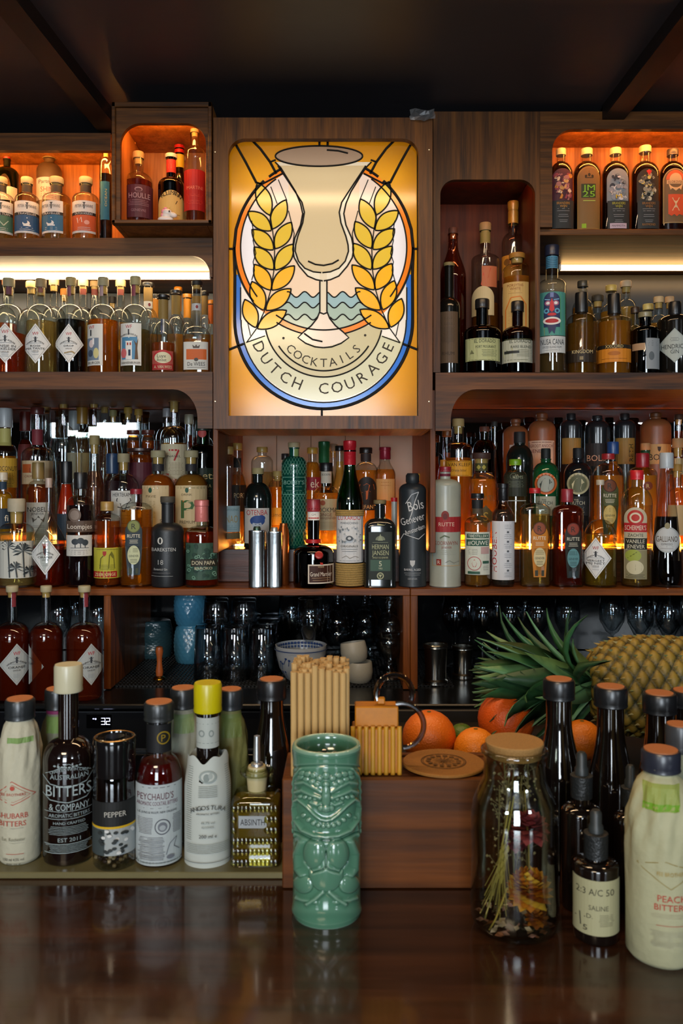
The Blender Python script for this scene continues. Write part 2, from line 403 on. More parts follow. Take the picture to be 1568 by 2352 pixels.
box('back_panel', X0+.012, X1-.012, 2.01, 2.02, Zb+.01, Zt-.02, OR_z, t)
box('light_strip', X0+.02, X1-.02, 1.813, 1.819, PZ(283, 1.8)+.006, PZ(283, 1.8)+.015, emit('#ffae58', 46), t, 0)
# -- right niche
t = thing('niche_cabinet', 'tall dark wooden niche with arched opening and dim red back, right of the sign', 'cabinet')
plate_open('front_frame', xf(993), xf(1236), zf(857), zf(263), xf(1009), xf(1225), zf(857)-.01, zf(418), .035, 1.885, 1.9, W_z, t)
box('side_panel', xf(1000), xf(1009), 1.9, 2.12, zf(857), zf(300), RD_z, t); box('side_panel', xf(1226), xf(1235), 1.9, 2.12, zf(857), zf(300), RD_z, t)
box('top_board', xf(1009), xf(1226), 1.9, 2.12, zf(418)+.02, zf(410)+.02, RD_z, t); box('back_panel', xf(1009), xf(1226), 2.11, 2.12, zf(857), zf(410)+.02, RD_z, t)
box('light_strip', xf(1030), xf(1215), 1.901, 1.907, zf(418)+.005, zf(418)+.012, emit('#ff8444', 16), t, 0)
# -- right shelf and top right cabinet
t = thing('shelf_cabinet', 'dark brown wooden shelf unit with light tube, lower right of the stained glass sign', 'cabinet')
box('shelf_board', xf(1000), XR, 1.9, 2.38, zf(895), zf(857)-.0005, W_x, t)
MB().add(prism([(XR, zf(858)), (xf(998), zf(858)), (xf(998), zf(990)), (xf(1033), zf(990)), (xf(1033), zf(965))]+arcp(xf(1090), zf(965), xf(1090)-xf(1033), zf(896)-zf(965), 180, 90)+[(XR, zf(896))], 1.885, 1.9)).build('arched_trim', W_x, t)
box('side_panel', xf(998)-.011, xf(998)+.002, 1.9, 2.38, 1.4, zf(896), RW_z, t)
box('back_panel', xf(1236), XR, 2.25, 2.256, zf(857)+.001, zf(540)-.001, pm('#23282c', .3, spec=.6, var=.5, vscale=12), t)
box('mirror', xf(998)+.004, XR, 2.372, 2.378, 1.4, zf(895)-.001, mirror_mat(), t)
t = thing('top_cabinet', 'dark wooden top cabinet with arched orange lit opening, at the upper right', 'cabinet')
MB().add(prism([(xf(1236.5), zf(263)), (XR, zf(263)), (XR, zf(303)), (xf(1310), zf(303))]+arcp(xf(1313), zf(352), xf(1313)-xf(1264), zf(303)-zf(352), 90, 180)+[(xf(1264), zf(526)), (xf(1236.5), zf(526))], 1.885, 1.9)).build('front_frame', W_x, t)
box('shelf_board', xf(1236.5), XR, 1.901, 2.26, zf(540), zf(525.5), W_x, t)
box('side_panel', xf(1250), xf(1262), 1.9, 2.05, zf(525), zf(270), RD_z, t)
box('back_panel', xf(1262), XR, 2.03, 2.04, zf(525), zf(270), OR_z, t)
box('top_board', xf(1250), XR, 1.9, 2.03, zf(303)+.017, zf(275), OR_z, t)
box('light_strip', xf(1290), XR, 1.901, 1.907, zf(303)+.005, zf(303)+.012, emit('#ffa24c', 46), t, 0)
# -- light tubes over the middle shelves
def led(name, x0, x1, y, z, r, col, s, label):
    t = thing(name, label, 'light')
    MB().add(tube([(x0, y, z), (x1, y, z)], r, 12)).build('diffuser', emit(col, s), t)
    [MB().box(q, q+.006, y-r, y+r, z-r, z+r).build('end_cap', pm('#d8d0c0', .4), t) for q in (x0-.006, x1)]
led('light_tube', XL, PX(481, 2.03), 2.03, zf(590)-.0105, .0085, '#ffdca8', 17, 'glowing warm white light tube under the shelf left of the sign')
led('light_tube', PX(1287, 2.15), XR, 2.15, zf(540)-.0085, .0078, '#ffc880', 7, 'glowing warm white light tube under the upper right cabinet')
led('light_strip', XL, -.31, 2.353, 1.408, .006, '#ffa850', 24, 'amber light strip along the mirror foot, left of the centre recess')
led('light_strip', -.27, .19, 2.353, 1.408, .006, '#ffa850', 30, 'amber light strip behind the bottles under the sign')
led('light_strip', .235, XR, 2.353, 1.408, .006, '#ff9c40', 60, 'amber light strip along the mirror foot, right of the centre recess')
led('light_strip', -.27, .19, 2.105, 1.4035, .003, '#ff9c40', 45, 'thin amber light strip between the bottle rows under the sign')
led('light_strip', .235, XR, 2.114, 1.4035, .003, '#ff9438', 70, 'thin amber light strip between the bottle rows at lower right')
# -- centre recess panel, step, bottle shelf
mb = MB()
for i in range(5): mb.box(-.284+i*.0985, -.284+(i+1)*.0985-.001, 2.372, 2.38, 1.4, 1.72, .001)
tag(mb.build('panelling', pm('#b8ab98', .55, var=.12, vscale=12)), 'pale upright boards lining the recess under the sign', 'wall panel')
t = thing('bottle_step', 'long brown wooden step raising the rear bottles on the lower shelf', 'step')
MB().box(XL, XR, 2.03, 2.38, 1.3185, 1.399).build('step_body', wood('#2c1308', '#5a2e16', 'x', .3), t)
t = thing('bottle_shelf', 'long brown wooden shelf carrying the lower bottle rows, with bays beneath', 'shelf')
RWs = wood('#4c2609', '#8a4c1a', 'x', .35); RWz = wood('#4c2609', '#8a4c1a', 'z', .35)
box('shelf_board', XL, xf(941.5), 1.9, 2.4, 1.302, 1.318, RWs, t); box('shelf_board', xf(942.5), XR, 1.9, 2.4, 1.302, 1.318, RWs, t)
for p0, p1 in ((925, 941.5), (942.5, 959), (238, 254)): box('divider', xf(p0), xf(p1), 1.9, 2.3, 1.0865, 1.302, RWz, t)
box('back_panel', XL, XR, 2.37, 2.38, 1.0865, 1.302, pm('#0d0f11', .12), t)
# -- worktop and fridge
tag(box('worktop', XL, XR, 1.775, 2.4, 1.073, 1.085, pm('#101214', .25, var=.3, vscale=40), None, .003), 'black back bar worktop under the bottle shelf', 'worktop')
mb = MB()
for i in range(90): mb.box(-.53+i*.0088, -.53+i*.0088+.003, 1.93, 2.3, 1.0856, 1.0886, 0)
for i in range(22): mb.box(-.53, .262, 1.93+i*.0172, 1.93+i*.0172+.003, 1.0856, 1.088, 0)
tag(mb.build('bar_mat', pm('#131415', .4)), 'black ribbed bar mat under the glasses', 'bar mat')
t = thing('bottle_cooler', 'black back bar cooler with lit digital temperature display', 'cooler')
box('body', XL, XR, 1.80, 2.36, .02, 1.068, pm('#0c0d0f', .3), t); box('control_panel', XL, XR, 1.785, 1.80, .985, 1.068, pm('#121418', .22), t)
MB().box(XL, XR, 1.781, 1.785, 1.0655, 1.068, 0).box(XL, XR, 1.781, 1.785, .984, .986, 0).build('edge_trim', pm('#6a7078', .25, .9), t)
for x0 in (-1.1, -.52, .04, .6): box('door', x0, x0+.53, 1.782, 1.80, .1, .975, pm('#0e1013', .12), t)
dz = PZ(1656, 1.785); dx = PX(228, 1.785)
d = box('display', PX(199, 1.785), PX(256, 1.785), 1.782, 1.785, PZ(1672, 1.785), PZ(1640, 1.785), pm('#050608', .1), t)
def seg7(mb, x, z, w, h, s):
    S = {'3': 'abcdg', '2': 'abged'}[s]; th = .0011; y0, y1 = 1.7812, 1.7822
    P = {'a': (0, h, w, h), 'd': (0, 0, w, 0), 'g': (0, h/2, w, h/2), 'b': (w, h/2, w, h), 'c': (w, 0, w, h/2), 'e': (0, 0, 0, h/2)}
    for c in S: a = P[c]; mb.box(x+a[0]-th/2, x+a[2]+th/2, y0, y1, z+a[1]-th/2, z+a[3]+th/2, 0)
mb = MB(); seg7(mb, PX(234, 1.785), PZ(1663, 1.785), .0075, .0135, '3'); seg7(mb, PX(245, 1.785), PZ(1663, 1.785), .0075, .0135, '2')
mb.box(PX(214, 1.785), PX(217, 1.785), 1.7812, 1.7822, PZ(1651, 1.785), PZ(1649, 1.785), 0); mb.box(PX(219, 1.785), PX(222, 1.785), 1.7812, 1.7822, PZ(1652, 1.785), PZ(1649, 1.785), 0)
mb.build('digits', emit('#cfd4ff', 3), d)

# ------------------------------------------------------------------ stained glass sign
SY = 1.828; SK = 3.0745
def sx(X): return PX(490+X/SK, SY)
def sz(Y): return PZ(260+Y/SK, SY)
t = thing('stained_glass_sign', 'backlit stained glass sign with goblet and wheat ears in a wooden frame', 'sign')
fx0, fx1, fz0, fz1 = PX(490, 1.8), PX(993, 1.8), PZ(985, 1.8), PZ(270, 1.8)
plate_open('frame', fx0, fx1, fz0, fz1, PX(524, 1.8), PX(961, 1.8), PZ(955, 1.8), PZ(318, 1.8), .036, 1.8, 1.818, wood('#301906', '#6e4216', 'z', .4), t)
MB().box(fx0, fx0+.01, 1.818, 2.04, fz0, fz1).box(fx1-.01, fx1, 1.818, 2.04, fz0, fz1).box(fx0+.01, fx1-.01, 1.818, 2.04, fz1-.01, fz1).box(fx0+.01, fx1-.01, 1.818, 2.04, fz0, fz0+.01).build('frame_sides', wood('#5a2d0c', '#96541e', 'y', .35), t)
box('reflector', fx0+.01, fx1-.01, 1.925, 1.93, fz0+.01, fz1-.01, pm('#f2ead8', .8), t)
for (px, py) in ((494, 349), (985, 344), (494, 922), (985, 922)):
    MB().add(lathe([(0, 0), (.0022, 0), (.0016, .0012), (0, .0015)], 10), 0, Matrix.Translation((PX(px, 1.8), 1.8, PZ(py, 1.8))) @ Matrix.Rotation(math.pi/2, 4, 'X')).build('screw', pm('#c8b89a', .3, .9), t)
lb = MB(); lx0, lx1, lz0, lz1 = sx(195), sx(1355), sz(2080), sz(375)
for q in ((lx0, lx1, lz1-.010, lz1), (lx0, lx1, lz0, lz0+.010), (lx0, lx0+.010, lz0, lz1), (lx1-.010, lx1, lz0, lz1)): lb.box(q[0], q[1], 1.868, 1.871, q[2], q[3], 0)
lb.box(lx0, lx1, 1.915, 1.918, lz0, lz1, 0, 1)
lb.build('light_panel', [emit('#fff8f0', 2.7), emit('#fff6ea', 1.0)], t)
tp = MB(); random.seed(17); Tg = [[(PX(942+i*11, 1.79)+random.uniform(-.002, .002), 1.79+random.uniform(-.006, .006), PZ(276-j*8, 1.79)+random.uniform(-.002, .003)) for i in range(6)] for j in range(4)]
tp.add(([q for r_ in Tg for q in r_], [(j*6+i, j*6+i+1, j*6+i+7, j*6+i+6) for j in range(3) for i in range(5)])); tag(tp.build('clear_tape', glass('#c8ccd0', '#8a8e92', .3, .08, .25), None, False), 'crumpled clear tape stuck to the top right corner of the sign frame', 'tape')
# glass colours of every cell, with tube glow painted in at the sides
stepc = 5.0; X = np.arange(95, 1456, stepc); Y = np.arange(155, 2146, stepc); GX, GY = np.meshgrid(X+stepc/2, Y+stepc/2)
C = np.zeros(GX.shape+(3,)); setc = lambda m, c: C.__setitem__(m, lin(c)[:3])
setc(np.ones_like(GX, bool), '#e09c0c')
cd = lambda cx, cy_: np.hypot(GX-cx, GY-cy_)
low = ((GY > 1460) & (cd(778, 1460) < 622)) | ((GY <= 1460) & (GY > 1140) & (abs(GX-778) < 624))
setc(low, '#2c74d8'); low2 = ((GY > 1460) & (cd(778, 1460) < 580)) | ((GY <= 1460) & (GY > 1200) & (abs(GX-778) < 582)); setc(low2, '#f0ebe2')
ring = cd(778, 945) < 628; setc(ring, '#f28408'); inn = cd(778, 945) < 586; setc(inn, '#e9cdb0')
setc(inn & ((GX < 290) | (GX > 1262)), '#eceaf0'); setc(inn & (GY < 700) & (abs(GX-778) > 250), '#e6d3c6')  # white outer zones: glow of the perimeter tubes put into the colour
setc(low2 & (GY > 1500) & (cd(778, 1445) < 585) & (cd(778, 945) > 628) & (abs(np.degrees(np.arctan2(GX-778, GY-1445))) < 73), '#cfceae')
setc((cd(778, 1445) < 415) & (cd(778, 945) > 628) & (GY > 1500), '#c6bb92')
def wave(y0, amp=20): return y0+amp*np.cos((abs(GX-778)-75)*2*math.pi/118)
for y0, c in ((1280, '#93b2b8'), (1355, '#9fb4a6'), (1440, '#aebda9')): setc(inn & (GY > wave(y0)) & (abs(GX-778) < 320), c)
def interp(pts): a = np.array(pts); return np.interp(GY, a[:, 1], a[:, 0], left=1e9, right=-1e9)
GOUT = [(340, 345), (300, 385), (195, 555), (160, 640), (145, 710), (160, 790), (200, 880), (215, 960), (205, 1020), (170, 1080), (110, 1150), (50, 1176), (3, 1184)]
GIN = [(310, 372), (185, 560), (140, 630), (123, 700), (135, 775), (170, 870), (185, 930), (188, 975), (165, 1045), (120, 1095), (60, 1120), (3, 1126)]
hw = interp([(h, y) for h, y in GOUT]); gob = (abs(GX-775) < np.where(hw > 1e8, -1, hw)) & (GY > 345) & (GY < 1184); setc(gob, '#e6dcc6')
hw = interp([(h, y) for h, y in GIN]); gi = (abs(GX-765) < np.where(hw > 1e8, -1, hw)) & (GY > 372) & (GY < 1126); setc(gi, '#cfbb92')
rim = ((GX-745)/308)**2+((GY-303)/72)**2 < 1; setc(rim, '#a9927c')
setc((GY > 1130) & (GY < 1410) & (abs(GX-776) < 25), '#ddcfb4')
foot = (GY > 1400) & (abs(GX-776) < np.interp(GY, [1400, 1450, 1500, 1545, 1585, 1620, 1655], [25, 45, 85, 140, 180, 125, 10])) & (GY < 1656); setc(foot, '#e6d5c4')
LEAF = [((400, 722), (312, 490)), ((410, 830), (245, 695)), ((412, 820), (512, 612)), ((425, 965), (272, 822)), ((435, 958), (550, 770)), ((425, 1105), (288, 945)), ((435, 1108), (562, 925)),
        ((405, 1250), (290, 1068)), ((412, 1250), (572, 1078)), ((355, 1392), (272, 1188)), ((370, 1392), (548, 1240)), ((300, 1515), (222, 1315)), ((310, 1522), (516, 1393))]
leaves = []
for i, (b_, t_) in enumerate(LEAF):
    col = '#e0bc30' if i < 7 else '#f8b400'
    for mir in (0, 1):
        b2 = (1550-b_[0], b_[1]-3) if mir else b_; t2 = (1550-t_[0], t_[1]-6) if mir else t_
        dx_, dy_ = t2[0]-b2[0], t2[1]-b2[1]; Ln = math.hypot(dx_, dy_); ux, uy = dx_/Ln, dy_/Ln
        s_ = ((GX-b2[0])*ux+(GY-b2[1])*uy)/Ln; w_ = -(GX-b2[0])*uy+(GY-b2[1])*ux
        wm = 52*np.sin(np.pi*np.clip(s_, 0, 1))**.8; m_ = (s_ > 0) & (s_ < 1) & (abs(w_) < wm); setc(m_, col)
        out = []
        for sgn in (1, -1):
            rng = [k/12 for k in range(13)] if sgn > 0 else [k/12 for k in range(12, -1, -1)]
            out += [(b2[0]+ux*Ln*q-uy*sgn*52*math.sin(math.pi*q)**.8, b2[1]+uy*Ln*q+ux*sgn*52*math.sin(math.pi*q)**.8) for q in rng]
        leaves.append(out)
nx, ny = len(X), len(Y)
V = [(sx(95+i*stepc), SY, sz(155+j*stepc)) for j in range(ny+1) for i in range(nx+1)]
Fc = [(j*(nx+1)+i, (j+1)*(nx+1)+i, (j+1)*(nx+1)+i+1, j*(nx+1)+i+1) for j in range(ny) for i in range(nx)]
m, n, L, out = nt('stained_glass'); va = n.new('ShaderNodeVertexColor'); va.layer_name = 'glass_colour'
tl = n.new('ShaderNodeBsdfTranslucent'); df = n.new('ShaderNodeBsdfDiffuse'); gl = n.new('ShaderNodeBsdfGlossy'); gl.inputs['Roughness'].default_value = .12
ga = n.new('ShaderNodeMix'); ga.data_type = 'RGBA'; ga.blend_type = 'MIX'; L.new(va.outputs[0], ga.inputs[6])
tc = n.new('ShaderNodeTexCoord'); nz = n.new('ShaderNodeTexNoise'); nz.inputs['Scale'].default_value = 300; L.new(tc.outputs['Object'], nz.inputs['Vector']); mm = n.new('ShaderNodeMath'); mm.operation = 'MULTIPLY'; L.new(nz.outputs['Fac'], mm.inputs[0]); mm.inputs[1].default_value = .05
L.new(mm.outputs[0], ga.inputs[0]); ga.inputs[7].default_value = (.5, .4, .25, 1)
L.new(ga.outputs[2], tl.inputs[0]); L.new(ga.outputs[2], df.inputs[0])
a1 = n.new('ShaderNodeMixShader'); a1.inputs[0].default_value = .12; L.new(tl.outputs[0], a1.inputs[1]); L.new(df.outputs[0], a1.inputs[2])
a2 = n.new('ShaderNodeMixShader'); a2.inputs[0].default_value = .04; L.new(a1.outputs[0], a2.inputs[1]); L.new(gl.outputs[0], a2.inputs[2]); L.new(a2.outputs[0], out.inputs[0])
g = mesh('glass_panes', V, Fc, m, None, t, False)
at = g.data.color_attributes.new('glass_colour', 'FLOAT_COLOR', 'CORNER')
cc = np.ones((nx*ny, 4, 4), np.float32); cc[:, :, :3] = C.reshape(-1, 1, 3); at.data.foreach_set('color', cc.ravel())
# lead lines
lead = MB()
def ln(pts, w=9):
    w *= 1.4
    P = [(sx(a), sz(b)) for a, b in pts]; w = w/SK*SY/F; V = []; Fc = []; k = len(P)
    for i, p in enumerate(P):
        a, b = P[max(0, i-1)], P[min(k-1, i+1)]; dx_, dz_ = b[0]-a[0], b[1]-a[1]; Lh = math.hypot(dx_, dz_) or 1; nx_, nz_ = -dz_/Lh*w/2, dx_/Lh*w/2
        V += [(p[0]-nx_, SY+.0005, p[1]-nz_), (p[0]-nx_*.6, SY-.0018, p[1]-nz_*.6), (p[0]+nx_*.6, SY-.0018, p[1]+nz_*.6), (p[0]+nx_, SY+.0005, p[1]+nz_)]
    for i in range(k-1):
        for q in range(3): Fc.append((i*4+q, i*4+q+1, i*4+q+5, i*4+q+4))
    lead.add((V, Fc))
def circ(cx, cy_, r, a0, a1, w=9, n=40): ln([(cx+r*math.cos(math.radians(a0+(a1-a0)*i/n)), cy_+r*math.sin(math.radians(a0+(a1-a0)*i/n))) for i in range(n+1)], w)
ln([(105, 2140), (105, 290)]+[(225+120*math.cos(math.radians(a)), 290+115*math.sin(math.radians(a))) for a in range(180, 271, 10)]+[(1320+120*math.cos(math.radians(a)), 290+115*math.sin(math.radians(a))) for a in range(270, 361, 10)]+[(1442, 2140)], 8)
circ(778, 945, 628, 200, 228, 16); circ(778, 945, 628, 312, 340, 16); circ(778, 945, 628, 232, 242, 14); circ(778, 945, 628, 298, 308, 14)
ln([(150, 1460), (152, 1140), (146, 960), (160, 820), (188, 730)], 16); ln([(1406, 1460), (1404, 1140), (1410, 960), (1396, 820), (1368, 730)], 16); circ(778, 1460, 628, 0, 180, 17)
circ(778, 945, 586, 55, 125, 8); circ(778, 945, 586, 143, 235, 8); circ(778, 945, 586, 305, 397, 8); circ(778, 945, 628, 58, 76, 8); circ(778, 945, 628, 104, 122, 8); circ(778, 945, 628, 142, 180, 11); circ(778, 945, 628, 0, 38, 11)
ln([(192, 1460), (192, 1230)], 7); ln([(1364, 1460), (1364, 1230)], 7); circ(778, 1460, 583, 0, 180, 7)
circ(778, 1445, 418, 12, 168, 8); circ(778, 1445, 374, 32, 148, 8)
ln([(235, 1618), (365, 1572)], 6); ln([(1318, 1622), (1190, 1575)], 6)
for mir in (0, 1):
    M = (lambda p: [((1550-a if mir else a), b) for a, b in p])
    ln(M([(400, 722), (418, 830), (432, 960), (428, 1105), (405, 1250), (362, 1392), (305, 1520), (232, 1622)]), 6)
    ln(M([(260, 180), (330, 250), (400, 345), (445, 430)]), 13); ln(M([(160, 225), (230, 350), (305, 495)]), 13); ln(M([(400, 345), (440, 330)]), 10)
    ln(M([(105, 958), (150, 958)]), 12); ln(M([(105, 1672), (215, 1628)]), 13); ln(M([(302, 490), (345, 500), (490, 425)]), 10)
    ln(M([(458, 470), (520, 620)]), 5); ln(M([(405, 520), (450, 640)]), 5); ln(M([(530, 690), (570, 850), (560, 930)]), 5)
    ln(M([(270, 760), (285, 850), (280, 900), (300, 990), (280, 1050), (290, 1110), (270, 1180)]), 5); ln(M([(240, 1470), (262, 1572)]), 5)
    ln([((1556-h if False else 775+(h if mir else -h)), y) for h, y in GOUT], 8); ln([(765+(h if mir else -h), y) for h, y in GIN], 8)
    ln([(776+(s_ if mir else -s_), y) for s_, y in ((25, 1185), (25, 1400), (45, 1450), (85, 1500), (140, 1545), (180, 1585), (125, 1625), (60, 1650), (0, 1656))], 8)
    for y0, h0 in ((1280, 285), (1355, 300), (1440, 320)):
        ln([(778+(1 if mir else -1)*h, y0+20*math.cos((h-75)*2*math.pi/118)) for h in range(28 if y0 < 1430 else 45, h0-20, 8)], 7)
ln([(752, 1408), (778, 1418), (802, 1408)], 8)
for o_ in leaves: ln(o_, 8)
ln([(745+308*math.cos(math.radians(a)), 303+72*math.sin(math.radians(a))) for a in range(0, 361, 8)], 9)
ln([(748, 165), (748, 232)], 12); ln([(806, 165), (806, 232)], 12); ln([(765, 2085), (765, 2140)], 12)
ln([(668, 1045), (720, 1068), (778, 1075), (840, 1062), (884, 1036)], 9); ln([(640, 1555), (700, 1598), (770, 1613)], 9); ln([(800, 260), (880, 266), (950, 283)], 9)
lead.build('lead_lines', pm('#050504', .6, spec=.2), t)
dc = Decal(lambda u, v, g: (u, SY-.0005-g, v)); kk = SY/F/SK
dc.arc('DUTCH COURAGE', sx(778), sz(1445), -498*kk, 78*kk, '#2a2210', 131, mid=270)
dc.arc('COCKTAILS', sx(778), sz(1445), -318*kk, 60*kk, '#2a2210', 93, mid=270)
for a in (205, 335): dc.ell(sx(778)+318*kk*math.cos(math.radians(a+2)), sz(1445)+318*kk*math.sin(math.radians(a+2))*1.0, 9*kk, 9*kk, '#2a2210', 8)
dc.build('lettering', t)
# ------------------------------------------------------------------ bottles
LV = {'A': 2.12, 'B': PZ(506, 1.8), 'C': 1.813, 'S': 1.399, 'F': 1.318, 'J': 2.145, 'K': 1.085, 'P': 1.101}
PRE = {  # shoulder start, neck start (fractions of height), neck width, curve
 'std': (.60, .74, .34, 's'), 'wf': (.55, .73, .32, 'r'), 'whisky': (.58, .72, .36, 'r'), 'round': (.50, .72, .34, 'r'), 'tall': (.66, .78, .36, 'r'), 'wine': (.62, .76, .34, 'r'),
 'slope': (.50, .80, .30, 's'), 'cone': (.12, .86, .34, 'c'), 'squat': (.45, .60, .30, 'r'), 'gin': (.62, .72, .40, 'r'), 'can': (.88, .94, .5, 'r'), 'stone': (.80, .87, .34, 'r')}
def prof_body(H, R, pre, sy=None, ny=None, nwr=None, foot=.9):
    sh, nk, nw, st = pre
    if sy is not None: sh = sy
    if ny is not None: nk = ny
    if nwr is not None: nw = nwr
    rn = R*nw; P = [(R*foot, 0), (R*(foot+.07), H*.008), (R, H*.03)]
    z0, z1 = H*sh, H*nk; N = 9
    P.append((R, z0*.5+H*.015))
    for i in range(N+1):
        s = i/N
        if st == 's': f = .5+.5*math.cos(math.pi*s)
        elif st == 'c': f = 1-s
        else: f = (1-s**2.2)**.62
        P.append((rn+(R-rn)*f, z0+(z1-z0)*s))
    return P, rn
def rad_at(P, z):
    for (r0, z0), (r1, z1) in zip(P, P[1:]):
        if z <= z1: return r0+(r1-r0)*max(0, (z-z0))/max(1e-9, z1-z0)
    return P[-1][0]
def cap_part(kind, col, rn, z0, z1, parent, n=20):
    r = rn; h = z1-z0
    if kind == 'c':      # stopper with a wide wooden or plastic head over a cork plug
        MB().add(lathe([(0, z0+h*.0), (r*1.16, z0), (r*1.2, z0+h*.08), (r*1.2, z1-h*.12), (r*1.1, z1), (0, z1)], n)).build('stopper', pm(col, .6, var=.15), parent)
        MB().add(lathe([(0, z0-h*.9), (r*.78, z0-h*.9), (r*.85, z0), (0, z0)], n)).build('cork_plug', pm('#c9a45c', .8, var=.2, vscale=400), parent)
    elif kind == 's':    # ridged screw cap
        V, Fc = lathe([(0, z0), (r*1.12, z0), (r*1.16, z0+h*.04), (r*1.12, z0+h*.2), (r*1.15, z0+h*.24), (r*1.15, z1-h*.1), (r*1.06, z1), (0, z1)], 30)
        V = [((x*(1-.03*((i % 2) == 0)), y*(1-.03*((i % 2) == 0)), z) if z0+h*.22 < z < z1-h*.05 else (x, y, z)) for i, (x, y, z) in enumerate(V)]
        MB().add((V, Fc)).build('cap', pm(col, .32, spec=.6), parent)
    elif kind == 'f':    # foil capsule with rolled top
        MB().add(lathe([(r*1.06, z0), (r*1.1, z0+h*.03), (r*1.08, z1-h*.3), (r*1.16, z1-h*.27), (r*1.16, z1-h*.03), (r*1.0, z1), (0, z1)], n)).build('foil_capsule', pm(col, .32, .15, bump=.3, bscale=150), parent)
    elif kind == 'b':    # rounded stone mouth
        MB().add(lathe([(r*1.0, z0), (r*1.3, z0+h*.25), (r*1.3, z1-h*.2), (r*1.0, z1), (0, z1)], n)).build('cap', pm(col, .45), parent)
CAT = {'gin_bottle': 'bottle'}
def art(dc, els, cx, Z, R, zb):
    """els in photograph units measured from the bottle's own centre line"""
    K = (Z-R*.8)/F
    U = lambda x: x*K
    def Vv(y): return PZ(y, Z-R*.8)-zb
    for e in els:
        k = e[0]
        if k == 'r': dc.rect(U(e[1]), Vv(e[4]), U(e[3]), Vv(e[2]), e[5], rows=e[6] if len(e) > 6 else max(1, min(8, int(abs(e[4]-e[2])/8))), n=20 if Z < 1.2 else 12)
        elif k == 'e': dc.ell(U(e[1]), Vv(e[2]), e[3]*K, e[4]*K, e[5])
        elif k == 'd': dc.dia(U(e[1]), Vv(e[2]), e[3]*K, e[4]*K, e[5])
        elif k == 'a': dc.arch(U(e[1]), Vv(e[4]), U(e[3]), Vv(e[2]), e[5])
        elif k == 't': dc.text(e[1], U(e[2]), Vv(e[3]), e[4]*K, e[5], None if len(e) < 7 or e[6] is None else e[6]*K, rot=math.radians(e[7]) if len(e) > 7 else 0)
        elif k == 'l': dc.rect(U(e[1]), Vv(e[3])-.5*(e[5] if len(e) > 5 else 1.1)*K, U(e[2]), Vv(e[3])+.5*(e[5] if len(e) > 5 else 1.1)*K, e[4], rows=1, n=8)
        elif k == 'm':   # fine print lines: x0,x1,y0,y1,colour
            n = max(1, int((e[4]-e[3])/3.2))
            for i in range(n):
                y = e[3]+(e[4]-e[3])*(i+.5)/n; q = (e[2]-e[1])*.5*random.uniform(.0, .22); dc.line([(U(e[1]+q), Vv(y)), (U((e[1]+e[2])/2), Vv(y)), (U(e[2]-q), Vv(y))], .9*K, e[5])
        elif k == 'p': dc.poly([(U(x), Vv(y)) for x, y in e[1]], e[2])
        elif k == 'w': dc.line([(U(x), Vv(y)) for x, y in e[1]], e[3]*K, e[2])
        elif k == 'ac': dc.arc(e[1], U(e[2]), Vv(e[3]), e[4]*K, e[5]*K, e[6], e[7], mid=e[8] if len(e) > 8 else (90 if e[4] > 0 else 270))
NB = 0
